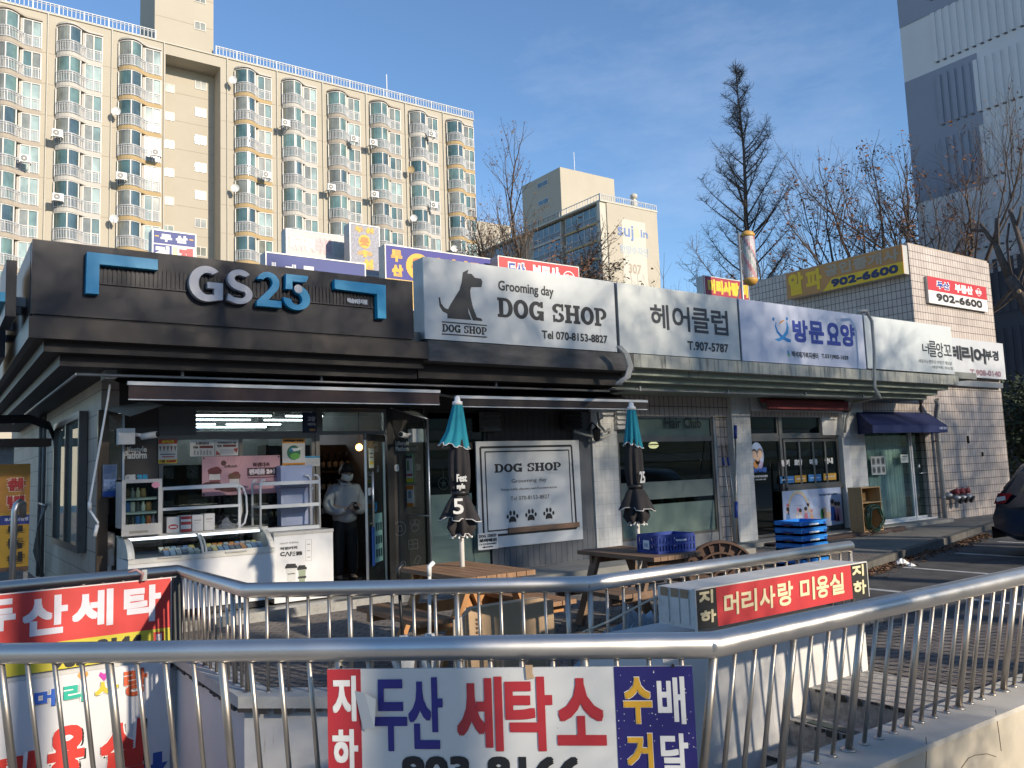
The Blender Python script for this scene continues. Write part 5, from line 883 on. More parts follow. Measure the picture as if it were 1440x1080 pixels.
def d4(m, f, U_, V_):
    m.text(f, '하겐다즈', U_(0.635), V_(0.70), U_(0.865), V_(0.82), D, ink('5A2A30'), 0.006); m.rect(f, U_(0.565), V_(0.47), U_(0.945), V_(0.68), D, D + .001, ink('4A2328')); m.text(f, '전제품 2+1', U_(0.585), V_(0.50), U_(0.93), V_(0.655), D + .003, ink('EAD9D9'), 0.008); m.rect(f, U_(0.57), V_(0.41), U_(0.95), V_(0.44), D, D + .001, ink('7A4A50')); m.text(f, '트위스트', U_(0.27), V_(0.695), U_(0.44), V_(0.775), D, ink('5A3A40'), 0.004); m.disc(f, U_(0.265), V_(0.825), 0.035, 0.035, D, D + .001, ink('4A2328'), 14); m.rect(f, U_(0.80), V_(0.29), U_(0.90), V_(0.32), D, D + .001, ink('6A3A40')); m.rect(f, U_(0.74), V_(0.25), U_(0.93), V_(0.265), D, D + .001, ink('8A5A60'))
    for cx, cy, s_, lid in ((0.155, 0.50, 1.0, '6A2A2C'), (0.40, 0.36, 0.92, '6E4A34')):
        w_ = 0.082 * s_; m.poly(f, [(U_(cx - w_), V_(cy + 0.10)), (U_(cx + w_), V_(cy + 0.10)), (U_(cx + w_ * 0.8), V_(cy - 0.16)), (U_(cx - w_ * 0.8), V_(cy - 0.16))], D, D + .001, ink('8E4A48')); m.rect(f, U_(cx - w_ * 0.85), V_(cy - 0.10), U_(cx + w_ * 0.85), V_(cy + 0.05), D + .001, D + .002, ink('D8CFC8')); m.disc(f, U_(cx), V_(cy + 0.13), 0.09 * s_, 0.045 * s_, D + .001, D + .002, ink(lid), 16); m.disc(f, U_(cx + 0.02), V_(cy + 0.19), 0.045, 0.025, D + .002, D + .003, ink('7A3434'), 12)
    for cx, cy, rx, ry in ((0.12, 0.30, 0.12, 0.03), (0.36, 0.15, 0.15, 0.035), (0.20, 0.17, 0.05, 0.015), (0.5, 0.2, 0.04, 0.012)): m.disc(f, U_(cx), V_(cy), rx, ry, D + .002, D + .003, ink('55282A'), 14)
    for i in range(3): outline(m, f, [(U_(0.22 + 0.09 * i + 0.10 * math.cos(t_ / 6)), V_(1.0 - 0.28 * math.sin(t_ / 6) - 0.02)) for t_ in range(0, 10)], D, ink('B88488'), 0.006, False)
    for a_, b2 in ((0.02, 0.04), (0.98, 0.96), (0.98, 0.12), (0.02, 0.96)): m.disc(f, U_(a_), V_(b2), 0.011, 0.011, D, D + .003, black, 8)
notice('pink ice-cream banner with two tubs and 전제품 2+1 lettering on the store window', (284, 698), (393.5, 640), 10.94, pinkm, d4, 'banner')
def d5(m, f, U_, V_):
    og = ink('D8902A'); m.rect(f, U_(0), V_(0.84), U_(1), V_(1), D, D + .001, og); m.rect(f, U_(0), V_(0), U_(1), V_(0.17), D, D + .001, og); m.text(f, '쓰레기봉투 판매소', U_(0.06), V_(0.88), U_(0.94), V_(0.965), D + .003, ink('4A3018'), 0.004); m.text(f, '고양시 일산동구', U_(0.10), V_(0.05), U_(0.90), V_(0.12), D + .003, ink('4A3018'), 0.003); m.disc(f, U_(0.5), V_(0.52), 0.095, 0.10, D, D + .001, ink('1F6E50')); m.disc(f, U_(0.56), V_(0.40), 0.07, 0.045, D + .001, D + .002, ink('62B04A'), 16); m.disc(f, U_(0.45), V_(0.62), 0.05, 0.03, D + .001, D + .002, ink('2A7AA0'), 16); m.poly(f, [(U_(0.40), V_(0.66)), (U_(0.95), V_(0.70)), (U_(0.70), V_(0.58)), (U_(0.5), V_(0.56))], D + .002, D + .003, ink('D9E4E2'))
notice('orange and white notice with a round green emblem on the store window', (397, 658.5), (428.5, 616.5), YN, paper, d5)
def d6(m, f, U_, V_): m.rect(f, U_(0), V_(0.80), U_(1), V_(1), D, D + .001, ink('3A8FB8')); [m.rect(f, U_(0.1), V_(0.62 - 0.14 * i), U_(0.9), V_(0.66 - 0.14 * i), D, D + .001, ink('A9ADB0')) for i in range(4)]
notice('small white notice with a blue header right of the green emblem notice', (428.5, 656), (449.5, 641), 10.98, paper, d6)
def d7(m, f, U_, V_): m.text(f, '고양', U_(0.35), V_(0.55), U_(0.92), V_(0.80), D, ink('B9C2D4'), 0.005); m.text(f, '페이', U_(0.35), V_(0.33), U_(0.92), V_(0.50), D, ink('B9C2D4'), 0.005); m.rect(f, U_(0.5), V_(0.08), U_(0.9), V_(0.2), D, D + .001, ink('B58A5A'))
notice('navy notice hanging in the glass over the store window', (425, 608.5), (445, 580), YN, ink('1A2748'), d7)
def d8(m, f, U_, V_):
    m.rect(f, U_(0.0), V_(0.0), U_(1), V_(0.18), D, D + .001, ink('2A55A0')); m.text(f, '환영합니다', U_(0.06), V_(0.72), U_(0.94), V_(0.98), D, ink('5D7398'), 0.006); m.text(f, '뮤지엄디자인', U_(0.06), V_(0.24), U_(0.94), V_(0.56), D, ink('B9C8E2'), 0.008)
notice('torn blue sticker on the mirrored corner pillar', (144, 699), (164.5, 653), 10.9, mat('sticker_blue', (0.16, 0.22, 0.33), 0.4, var=0.3, scale=18), d8)
fw_ = FX(5.82)
def wing(label, pa, pb, face, draw):
    a, b_ = fw_.px(*pa), fw_.px(*pb); u0, u1, v0, v1 = a[0], b_[0], a[1], b_[1]; t = thing('sticker', label, 'sticker', fw_.pt((u0 + u1) / 2, v0, 0)); m = MB(); m.rect(fw_, u0, v0, u1, v1, 0.008, 0.011, face); m.build('sheet', t); m = MB(); draw(m, lambda q: u0 + (u1 - u0) * q, lambda q: v0 + (v1 - v0) * q); m.build('print', t)
wing('tall blue strip sticker on the glass wing screen', (562, 726), (571, 646), ink('2A5FA8'), lambda m, U_, V_: [m.text(fw_, '카드결제', U_(0.2), V_(0.66), U_(0.8), V_(0.98), 0.014, ink('C9D6EA'), 0.004), m.rect(fw_, U_(0.05), V_(0.68), U_(0.95), V_(0.80), 0.011, 0.012, ink('C8CED8'))])
wing('white price card with green edge on the glass wing screen', (568, 679), (582, 638), paper, lambda m, U_, V_: [outline(m, fw_, [(U_(0), V_(0)), (U_(1), V_(0)), (U_(1), V_(1)), (U_(0), V_(1))], 0.012, ink('3E8E52'), 0.02), m.rect(fw_, U_(0.05), V_(0.03), U_(0.95), V_(0.16), 0.012, 0.013, ink('D9C63A')), m.text(fw_, '4캔만원', U_(0.1), V_(0.84), U_(0.9), V_(0.96), 0.014, ink('2A2A2A'), 0.006), m.rect(fw_, U_(0.38), V_(0.42), U_(0.6), V_(0.78), 0.012, 0.013, ink('7A8A6A')), m.text(fw_, '13,900원', U_(0.1), V_(0.22), U_(0.9), V_(0.32), 0.014, ink('B23A4A'), 0.004)])
wing('small orange and white card low on the glass wing screen', (572, 712), (582.5, 683), paper, lambda m, U_, V_: [m.rect(fw_, U_(0), V_(0.82), U_(1), V_(1), 0.012, 0.013, ink('D8822A')), m.rect(fw_, U_(0), V_(0), U_(1), V_(0.17), 0.012, 0.013, ink('D8822A')), m.rect(fw_, U_(0.3), V_(0.4), U_(0.7), V_(0.75), 0.012, 0.013, ink('8A929A'))])
# ================================================================== dog shop panel
lbz = mat('panel_silver', (0.60, 0.63, 0.64), 0.45, var=0.03, scale=2); t = thing('shop_signboard', 'silver-white DOG SHOP panel with double black border and three paw prints', 'sign', (8.2, 10.9, 0.7)); FD = FY(10.93); a, b_ = FD.px(674, 776), FD.px(812, 619); u0, u1, v0, v1 = a[0], FD.px(817, 690)[0], FD.px(674, 773)[1], b_[1]
m = MB(); m.rect(FD, u0, v0, u1, v1, -0.03, 0.0, lbz); m.build('face', t); m = MB(); Z = z4(600, 540, 4.5)
def frame_(q, wd): outline(m, FD, [FD.px(*Z(*p)) for p in q], 0.001, inkb, wd)
frame_([(338, 402), (915, 390), (948, 912), (362, 965)], 0.035); frame_([(368, 430), (898, 418), (922, 885), (388, 932)], 0.022)
a, b_ = FD.px(*Z(430, 562)), FD.px(*Z(848, 486)); slab_text(m, FD, 'DOG SHOP', a[0], a[1], b_[0], b_[1] - 0.02, 0.001, inkb)
m.tpx(FD, 'Grooming day', Z(537, 633), Z(757, 592), 0.005, inkd, 0.0); m.tpx(FD, 'http:cafe.daum.net/luciamama', Z(472, 681), Z(823, 643), 0.005, inkd, 0.0); m.tpx(FD, 'Tel 070-8153-8827', Z(530, 738), Z(775, 698), 0.005, inkd, 0.0); m.build('lettering', t)
for cx, cy in ((543, 843), (660, 832), (773, 823)):
    m = MB(); c = FD.px(*Z(cx, cy)); s_ = 0.11
    m.poly(FD, [(c[0] - s_ * .62, c[1] - s_ * .75), (c[0] - s_ * .25, c[1] - s_ * .65), (c[0] + s_ * .25, c[1] - s_ * .65), (c[0] + s_ * .62, c[1] - s_ * .75), (c[0] + s_ * .62, c[1] - s_ * .3), (c[0] + s_ * .3, c[1] + s_ * .12), (c[0] - s_ * .3, c[1] + s_ * .12), (c[0] - s_ * .62, c[1] - s_ * .3)], 0.0, 0.004, inkb)
    for dx, dy, rx, ry in ((-0.85, 0.12, .2, .3), (-0.32, 0.6, .22, .36), (0.32, 0.6, .22, .36), (0.85, 0.12, .2, .3)): m.disc(FD, c[0] + dx * s_, c[1] + dy * s_, rx * s_, ry * s_, 0.0, 0.004, inkb, 12)
    m.build('paw_emblem', t)
t = thing('small_sign', 'small white DOG SHOP 로마애견 sign with a left arrow at the panel corner', 'sign', (7.45, 10.85, 0.6)); FE = FY(10.86); a, b_ = FE.px(673, 774), FE.px(700, 748); m = MB(); m.rect(FE, a[0], a[1], b_[0], b_[1], -0.02, 0.0, white); m.build('face', t); m = MB(); w_, h_ = b_[0] - a[0], b_[1] - a[1]; q = lambda x: a[0] + w_ * x; r = lambda y: a[1] + h_ * y
slab_text(m, FE, 'DOG SHOP', q(0.03), r(0.73), q(0.93), r(0.91), 0.001, inkb); m.text(FE, '로마애견', q(0.04), r(0.45), q(0.93), r(0.66), 0.004, inkb, 0.006); m.text(FE, 'Tel 070-8153-8827', q(0.03), r(0.29), q(0.93), r(0.38), 0.004, inkd, 0.001); m.poly(FE, [(q(0.18), r(0.15)), (q(0.3), r(0.22)), (q(0.3), r(0.18)), (q(0.72), r(0.18)), (q(0.72), r(0.12)), (q(0.3), r(0.12)), (q(0.3), r(0.08))], 0.0, 0.003, inkb); m.build('lettering', t)
m = MB(); m.rect(F11, 7.55, 0.66, 9.0, 0.74, -0.02, 0.10, mat('sill_wood', (0.22, 0.13, 0.08), 0.6, var=0.25, scale=5, sc3=(0.6, 5, 5))); m.build('wooden_sill', row)
m = MB(); c = F11.px(626, 680); outline(m, F11, circ(c[0], c[1], 0.09, 20), -0.05, white, 0.012); st5 = []
for i in range(10): rr = 0.065 if i % 2 == 0 else 0.027; st5.append((c[0] + rr * math.sin(i * math.pi / 5), c[1] + rr * math.cos(i * math.pi / 5)))
m.poly(F11, st5, -0.05, -0.04, white); m.rect(F11, c[0] - 0.004, c[1] + 0.09, c[0] + 0.004, c[1] + 0.25, -0.05, -0.045, white); tag(m.build('hanging_ornament', None, F11.pt(c[0], c[1], 0)), 'little white star ornament hung inside the dark glass door', 'ornament')
# ================================================================== home-care banner and last shop notices
t = thing('banner', 'pale blue banner with a rainbow and cartoon people under the office window', 'banner', (15.7, 10.95, 0.1)); FB = FY(10.965); Z = z4(1020, 600, 7.2); a, b_ = FB.px(*Z(575, 655)), FB.px(*Z(1165, 612)); m = MB(); m.ppx(FB, [Z(574, 655), Z(1163, 612), Z(1195, 980), Z(594, 1080)], -0.005, 0.004, mat('banner_blue', (0.42, 0.50, 0.68), 0.5, var=0.03, scale=2)); m.build('sheet', t); m = MB(); q = lambda x, y: FB.px(*Z(x, y))
c = q(745, 880); S_ = abs(q(845, 880)[0] - c[0])
for rr, cc in ((1.10, 'C9C79A'), (1.02, 'D9B59A'), (0.94, '9CB4D8')): outline(m, FB, [(c[0] + S_ * rr * math.cos(R_(x)), c[1] + S_ * rr * 1.25 * math.sin(R_(x))) for x in range(0, 181, 12)], 0.004, ink(cc), 0.03, False)
m.tpx(FB, '백석재가복지센터', Z(945, 705), Z(1125, 668), 0.006, ink('2E4668'), 0.004); m.tpx(FB, '늘 함께 하겠습니다', Z(697, 806), Z(790, 793), 0.006, ink('55607A'), 0.001)
def toon(x, y, s_, body, hair='3A302C'):
    p = q(x, y); m.disc(FB, p[0], p[1], 0.05 * s_, 0.06 * s_, 0.004, 0.006, ink('DDB9A4'), 12); m.disc(FB, p[0], p[1] + 0.03 * s_, 0.052 * s_, 0.042 * s_, 0.005, 0.0075, ink(hair), 12); m.poly(FB, [(p[0] - 0.05 * s_, p[1] - 0.06 * s_), (p[0] + 0.05 * s_, p[1] - 0.06 * s_), (p[0] + 0.09 * s_, p[1] - 0.30 * s_), (p[0] - 0.09 * s_, p[1] - 0.30 * s_)], 0.004, 0.006, ink(body))
toon(630, 850, 1, '6A8FC0'); toon(757, 862, 1, 'D8D8DC'); toon(812, 845, 1, 'C87A8A'); toon(870, 862, 0.9, 'D8AE8A', 'C98A8A'); toon(1082, 775, 1.25, '3A68B8'); toon(1115, 795, 1.15, 'C98AA8'); toon(1145, 795, 1.15, 'D29AB4'); toon(722, 878, 0.7, 'DAD5D0', 'C9C4BE')
p, r = q(985, 925), q(1060, 815); m.rect(FB, p[0], p[1], (p[0] + r[0]) / 2, r[1], 0.004, 0.006, ink('B39C86')); m.rect(FB, (p[0] + r[0]) / 2, p[1], r[0], p[1] + (r[1] - p[1]) * .55, 0.004, 0.006, ink('CBB59C'))
p = q(978, 885); m.disc(FB, p[0], p[1], 0.06, 0.12, 0.004, 0.006, ink('3F8A55'), 12); p = q(908, 770); m.disc(FB, p[0], p[1], 0.09, 0.09, 0.004, 0.006, ink('9AB2D6'), 14)
for x, y in ((628, 800), (735, 840), (835, 793)): p = q(x, y); m.poly(FB, [(p[0], p[1] - .05), (p[0] + .05, p[1] + .01), (p[0] + .03, p[1] + .05), (p[0], p[1] + .025), (p[0] - .03, p[1] + .05), (p[0] - .05, p[1] + .01)], 0.004, 0.006, ink('D8808E'))
m.build('print', t)
FL_ = FY(11.06)
def d9(m, f, U_, V_):
    for i in range(3):
        for j in range(2): m.rect(f, U_(0.04 + i * 0.33), V_(0.06 + j * 0.48), U_(0.30 + i * 0.33), V_(0.46 + j * 0.48), D, D + .001, ink('7F8584' if (i + j) % 2 else '9BA09E')); m.disc(f, U_(0.17 + i * 0.33), V_(0.26 + j * 0.48), 0.06, 0.07, D + .001, D + .002, ink('4A4F4E'), 10)
notice('grey photo sheet with six small pictures in the curtained shop window', (1226, 668), (1244, 641.5), 11.04, ink('B8BCBA'), d9)
notice('small pale notice beside the glass door of the last shop', (1267, 651), (1276.5, 639), 11.04, ink('C9CFC9'), lambda m, f, U_, V_: [m.rect(f, U_(0.15), V_(0.7), U_(0.85), V_(0.8), D, D + .001, ink('5A605C')), m.rect(f, U_(0.15), V_(0.4), U_(0.7), V_(0.48), D, D + .001, ink('7A807C'))])
# ================================================================== inside the shops
tube_e = emit('fluorescent_tube', (0.93, 0.96, 1.0), 8.0)
k_ = 0
for y, segs in ((14.3, ((2.4, 4.95), (5.15, 5.9))), (15.3, ((2.4, 4.9), (5.1, 5.9))), (16.5, ((2.4, 4.6), (4.75, 5.9))), (17.4, ((2.4, 4.2), (4.35, 5.9)))):
    for xa, xb in segs:
        k_ += 1; lab = 'long white ceiling tube inside the store, ' + ['left half of the front row', 'right half of the front row', 'left half of the second row', 'right half of the second row', 'left half of the third row', 'right half of the third row', 'left half of the back row', 'right half of the back row'][k_ - 1]
        t = thing('ceiling_light', lab, 'ceiling light', ((xa + xb) / 2, y, 2.74), 'ceiling tubes in the store'); m = MB(); m.box(xa, y - 0.03, 2.77, xb, y + 0.03, 2.80, grey_metal); m.box(xa + 0.2, y - 0.01, 2.81, xa + 0.22, y + 0.01, 2.975, white); m.box(xb - 0.22, y - 0.01, 2.81, xb - 0.2, y + 0.01, 2.975, white); m.build('housing', t); m = MB(); m.tube([(xa + 0.03, y, 2.75), (xb - 0.03, y, 2.75)], 0.011, tube_e, 8); m.build('tube', t)
wood_d = mat('dark_shelf', (0.05, 0.04, 0.035), 0.6, var=0.2)
t = thing('wine_rack', 'dark wine shelf behind the person in the store doorway', 'shelf', (5.3, 13.4, 0.1)); m = MB()
for x in (4.45, 6.0): m.box(x, 13.2, 0.1, x + 0.04, 13.6, 2.2, wood_d)
m.box(4.49, 13.55, 0.1, 6.0, 13.6, 2.2, wood_d); m.build('frame', t)
for z in (0.5, 0.95, 1.35, 1.72): m = MB(); m.box(4.49, 13.2, z, 6.0, 13.55, z + 0.03, wood_d); m.build('shelf', t)
gb_ = mat('bottle_glass', (0.012, 0.012, 0.012), 0.12, var=0.2); lab_ = mat('bottle_label', (0.45, 0.43, 0.38), 0.6)
b0 = None
for z in (0.98, 1.38, 1.75):
    for i in range(13):
        x = 4.56 + i * 0.112
        if b0 is None:
            b0 = thing('wine_bottle', 'dark wine bottle with pale label on the shelf behind the person', 'bottle', (x, 13.32, z), 'wine bottles on the shelf'); m = MB(); m.lathe((x, 13.32, z), [(0.036, 0), (0.038, 0.01), (0.038, 0.19), (0.015, 0.24), (0.015, 0.31)], gb_, 10); m.build('body', b0); m = MB(); m.lathe((x, 13.32, z + 0.06), [(0.0385, 0), (0.0385, 0.09)], lab_, 10); m.build('label', b0)
        else: c = copy_tree(b0); c.location = (x, 13.32, z)
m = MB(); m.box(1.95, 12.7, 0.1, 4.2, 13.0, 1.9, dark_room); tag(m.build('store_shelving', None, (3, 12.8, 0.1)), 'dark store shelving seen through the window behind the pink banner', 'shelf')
m = MB(); a, b_ = onY(1, 1, 12), 0; m.box(2.3, 17.6, 2.72, 4.6, 17.66, 2.95, ink('2A3F8C')); tag(m.build('ceiling_banner', None, (3.3, 12, 2.5)), 'blue strip banner under the store ceiling behind the upper glass', 'banner')
p = onY(505, 629, 12.6); t = thing('pendant_lamp', 'small amber pendant lamp inside the store doorway', 'lamp', p); m = MB(); m.ball(p, 0.06, emit('amber_glow', (1.0, 0.45, 0.12), 3.0), 10); m.build('bulb', t); m = MB(); m.tube([p + Vector((0, 0, 0.05)), Vector((p.x, p.y, 2.95))], 0.006, black, 6); m.build('cord', t)
lamp_w = emit('lamp_warm', (1.0, 0.78, 0.42), 1.6)
for px, py, lab in ((919, 626, 'left of two round pendant lamps inside the hair salon'), (978, 631, 'right of two round pendant lamps inside the hair salon')):
    p = onY(px, py, 12.6); t = thing('pendant_lamp', lab, 'lamp', p, 'pendant lamps in the hair salon'); m = MB(); m.ball(p, 0.10, lamp_w, 14, (1.1, 1.1, 0.75)); m.lathe(p, [(0.115, -0.005), (0.115, 0.02)], black, 14); m.build('shade', t); m = MB(); m.tube([p + Vector((0, 0, 0.06)), Vector((p.x, p.y, 2.95))], 0.008, black, 6); m.build('cord', t)
t = thing('side_table', 'pale wooden table inside the hair salon window', 'table', (11.6, 11.5, 0.1)); m = MB(); m.box(10.95, 11.35, 0.80, 12.3, 11.8, 0.86, mat('pale_wood', (0.45, 0.38, 0.24), 0.6, var=0.1)); m.build('top', t)
for x in (11.0, 12.2): m = MB(); m.box(x, 11.38, 0.1, x + 0.06, 11.44, 0.8, MATS['pale_wood']); m.build('leg', t)
for i, (x, c, lab) in enumerate(((11.15, '8FA9A6', 'pale blue pot on the salon table'), (11.5, 'C9C4B2', 'cream pot on the salon table'), (11.85, '7E9A8A', 'green pot on the salon table'), (12.1, 'C0A878', 'tan pot on the salon table'))): m = MB(); m.lathe((x, 11.5, 0.862), [(0.05, 0), (0.075, 0.13), (0.07, 0.13)], ink(c), 12); tag(m.build('plant_pot', None, (x, 11.5, 0.862)), lab, 'pot')
t = thing('venetian_blind', 'fine dark venetian blind inside the hair salon window', 'blind', (11.3, 11.15, 1.35)); bl_m = mat('blind_slat', (0.06, 0.065, 0.065), 0.5)
m = MB()
for i in range(24): m.box(10.08, 11.13, 1.36 + i * 0.031, 12.5, 11.15, 1.364 + i * 0.031, bl_m)
m.build('slats', t); m = MB(); m.box(10.08, 11.12, 2.08, 12.5, 11.17, 2.12, bl_m); m.build('headrail', t)
# ================================================================== goods in front of the store
fz_w = mat('freezer_white', (0.72, 0.72, 0.71), 0.35, var=0.03, scale=2, dirt=((0.5, 0.49, 0.46), -0.05)); cab_s = mat('cabinet_silver', (0.44, 0.44, 0.43), 0.4, 0.4, 0.08)
t = thing('ice_cream_freezer', 'long white display freezer with curved sliding glass lid outside the store', 'freezer', (2.6, 10.2, 0.12)); X0_, X1_, Yf_, Yb_ = 1.86, 3.52, 10.14, 10.82
m = MB(); m.box(X0_, Yf_, 0.20, X1_, Yb_, 0.80, fz_w); m.box(X0_ + 0.06, Yf_ + 0.05, 0.12, X1_ - 0.06, Yb_ - 0.05, 0.20, black); m.box(X0_, Yf_ - 0.012, 0.76, X1_, Yf_, 0.81, mat('freezer_rim', (0.62, 0.60, 0.54), 0.4)); m.build('body', t)
prof = [(Yf_ + 0.01, 0.80), (Yf_ + 0.04, 0.87), (Yf_ + 0.13, 0.955), (Yf_ + 0.27, 1.01), (Yf_ + 0.42, 1.03)]
for x in (X0_, X1_ - 0.05):
    m = MB(); k_ = len(prof); pts = [(y, z + 0.015) for y, z in prof] + [(Yb_, 1.03), (Yb_, 0.80)]; fx_ = FX(x); m.poly(fx_, [(-y, z) for y, z in pts], -0.05, 0.0, MATS['freezer_rim']); m.build('end_cheek', t)
def lid(x0, x1, o):
    m = MB(); m.add([(x, y, z + o) for y, z in prof for x in (x0, x1)], [(2 * i, 2 * i + 1, 2 * i + 3, 2 * i + 2) for i in range(len(prof) - 1)], pane, True); l_ = m.build('glass_lid', t); m = MB()
    for x in (x0, x1): m.tube([(x, y, z + o) for y, z in prof], 0.014, MATS['freezer_rim'], 6)
    m.tube([(x0, prof[0][0], prof[0][1] + o), (x1, prof[0][0], prof[0][1] + o)], 0.018, MATS['freezer_rim'], 6); m.box(x0 + 0.25, Yf_ - 0.03, 0.80, x0 + 0.5, Yf_ + 0.0, 0.815, cab_s); m.build('frame', l_)
lid(X0_ + 0.06, (X0_ + X1_) / 2 + 0.02, 0.0); lid((X0_ + X1_) / 2 - 0.02, X1_ - 0.06, 0.016)
m = MB(); m.box(X0_, Yf_ + 0.30, 1.03, X1_ + 0.02, Yb_ + 0.05, 1.06, MATS['freezer_rim']); m.box(X0_ + 0.05, Yf_ + 0.3, 1.0, X1_ - 0.05, Yf_ + 0.34, 1.03, emit('freezer_lamp', (0.85, 0.88, 1.0), 0.9)); m.build('top_shelf', t)
m = MB(); m.box(X0_ + 0.05, Yf_ + 0.04, 0.805, X1_ - 0.05, Yb_ - 0.02, 0.815, mat('freezer_inside', (0.10, 0.10, 0.10), 0.6)); m.build('inner_deck', t)
prnd = random.Random(3); p0 = {}
pc_ = ['B9B7A8', 'D8D2C2', '8FA6BE', '6E87A8', 'C9B26A', '9A9FA4', 'BF7A3C', '5A5F66']
for r_i, (y, z) in enumerate(((10.23, 0.818), (10.34, 0.830), (10.46, 0.842))):
    for i in range(17):
        x = X0_ + 0.42 + i * 0.068 + (0.02 if r_i % 2 else 0)
        if abs(x - (X0_ + X1_) / 2) < 0.05 or x > X1_ - 0.12: continue
        c_ = prnd.choice(pc_); names = {'B9B7A8': 'beige', 'D8D2C2': 'cream', '8FA6BE': 'pale blue', '6E87A8': 'blue', 'C9B26A': 'yellow', '9A9FA4': 'grey', 'BF7A3C': 'orange', '5A5F66': 'dark'}
        if c_ not in p0:
            m = MB(); m.obox((x, y, z + 0.03), (0.027, 0, 0), (0, 0.042, 0.016), (0, -0.004, 0.012), ink(c_)); p0[c_] = tag(m.build('ice_cream_pack', None, (x, y, z)), names[c_] + ' ice cream pack lying in the display freezer', 'ice cream', 'packs in the display freezer')
        else: c = p0[c_].copy(); COL.objects.link(c); c.location = (x, y, z)
# drinks warmer on the left end of the freezer
t = thing('drinks_cabinet', 'silver heated drinks cabinet with three shelves on the left end of the freezer', 'cabinet', (2.06, 10.5, 1.06)); FC = FY(10.32); a, b_ = FC.px(171, 746), FC.px(228, 673); u0, u1, v0, v1 = a[0], b_[0], 1.065, b_[1]
m = MB(); m.box(u0, 10.34, v0, u0 + 0.015, 10.72, v1, cab_s); m.box(u1 - 0.015, 10.34, v0, u1, 10.72, v1, cab_s); m.box(u0, 10.70, v0, u1, 10.72, v1, dark_room); m.box(u0, 10.34, v1 - 0.02, u1, 10.72, v1, cab_s); m.box(u0, 10.32, v0, u1, 10.72, v0 + 0.085, cab_s); m.build('body', t)
dw = window('door', FC, u0, v0 + 0.085, u1, v1, 0.0, cab_s, pane, (), fw=0.04, parent=t, depth=0.02); m = MB(); m.disc(FC, u1 - 0.07, v1 - 0.07, 0.045, 0.035, 0.001, 0.004, ink('D58AA0'), 16); m.build('sticker', dw)
m = MB(); m.rect(FC, u0 + 0.08, v0 + 0.03, u0 + 0.28, v0 + 0.055, 0.0, 0.006, ink('8E8A7C')); m.build('label', t)
shz = [v0 + 0.105, v0 + 0.27, v0 + 0.43]
for z in shz: m = MB(); m.box(u0 + 0.02, 10.36, z - 0.012, u1 - 0.02, 10.68, z, grey_metal); m.rect(FC, u0 + 0.045, z - 0.03, u1 - 0.045, z - 0.002, -0.05, -0.045, white); m.build('shelf', t)
dk = (('bottom', (('dark brown', '2A2018', 0), ('black', '2E2620', 0), ('blue can with yellow top', '2E6FB8', 1), ('light blue', '3F9AB8', 0), ('orange', 'C8641E', 1), ('purple-white', '9A7FA0', 0))), ('middle', (('blue', '2A62B0', 1), ('white can', 'D2CEC4', 1), ('dark', '4A4642', 0), ('milky white', 'D9D6CC', 0), ('amber', 'B0793A', 2))), ('top', (('brown', '6A4A26', 2), ('clear grey', '9A9A94', 0), ('cream', 'C9BFA0', 0), ('tan', 'B08A56', 2))))
for z, (wh, lst) in zip(shz, dk):
    for i, (nm_, c_, sh) in enumerate(lst):
        x = u0 + 0.075 + i * (u1 - u0 - 0.13) / 5.2; m = MB()
        if sh == 0: m.lathe((x, 10.44, z), [(0.024, 0), (0.026, 0.01), (0.026, 0.065), (0.014, 0.09), (0.014, 0.115)], ink(c_), 10)
        elif sh == 1: m.lathe((x, 10.44, z), [(0.027, 0), (0.03, 0.008), (0.03, 0.10), (0.024, 0.112)], ink(c_), 10)
        else: m.lathe((x, 10.44, z), [(0.028, 0), (0.033, 0.02), (0.033, 0.075), (0.024, 0.09), (0.026, 0.105)], ink(c_), 10)
        tag(m.build('drink', None, (x, 10.44, z)), nm_ + (' drink' if 'can' not in nm_ else '') + ' on the ' + wh + ' shelf of the drinks cabinet', 'drink', 'drinks in the cabinet')
# boxes on the freezer shelf
bw = mat('carton_white', (0.66, 0.64, 0.60), 0.6, var=0.05); crd = ink('B23A3A')
Zs = z4(140, 540, 4.235); FQ = FY(10.42)
for (xa, xb, ya, yb), lab, kd in (((400, 478, 872, 790), 'white carton with a red oval emblem, leftmost on the freezer shelf', 0), ((484, 548, 868, 782), 'red and white carton on the freezer shelf', 1), ((552, 620, 862, 778), 'plain white carton left of another on the freezer shelf', 2), ((624, 688, 858, 770), 'white carton at the right end of the carton row', 3)):
    a, b_ = FQ.px(*Zs(xa, ya)), FQ.px(*Zs(xb, yb)); t = thing('carton', lab, 'carton', FQ.pt(a[0], 1.062, 0), 'cartons on the freezer shelf'); m = MB(); m.box(a[0], 10.42, 1.062, b_[0] - 0.004, 10.6, b_[1], bw); m.build('box', t); m = MB()
    if kd == 0: m.disc(FQ, (a[0] + b_[0]) / 2, 1.062 + 0.07, 0.055, 0.03, 0, 0.003, crd, 16); m.rect(FQ, a[0] + 0.035, 1.12, b_[0] - 0.035, 1.14, 0.003, 0.004, ink('E3DCD4'))
    elif kd == 1: [m.rect(FQ, a[0], 1.062 + q, b_[0] - 0.004, 1.062 + q + 0.035, 0, 0.002, crd) for q in (0.0, 0.085, 0.15)]
    else: m.rect(FQ, a[0] + 0.02, b_[1] - 0.07, b_[0] - 0.03, b_[1] - 0.055, 0, 0.002, ink('A9A49C')); m.rect(FQ, a[0] + 0.02, b_[1] - 0.10, b_[0] - 0.05, b_[1] - 0.09, 0, 0.002, ink('B9B4AC'))
    m.build('print', t)
bagm = glass('thin_plastic', (0.7, 0.72, 0.72), 0.06, haze=((0.42, 0.43, 0.44), 0.35))
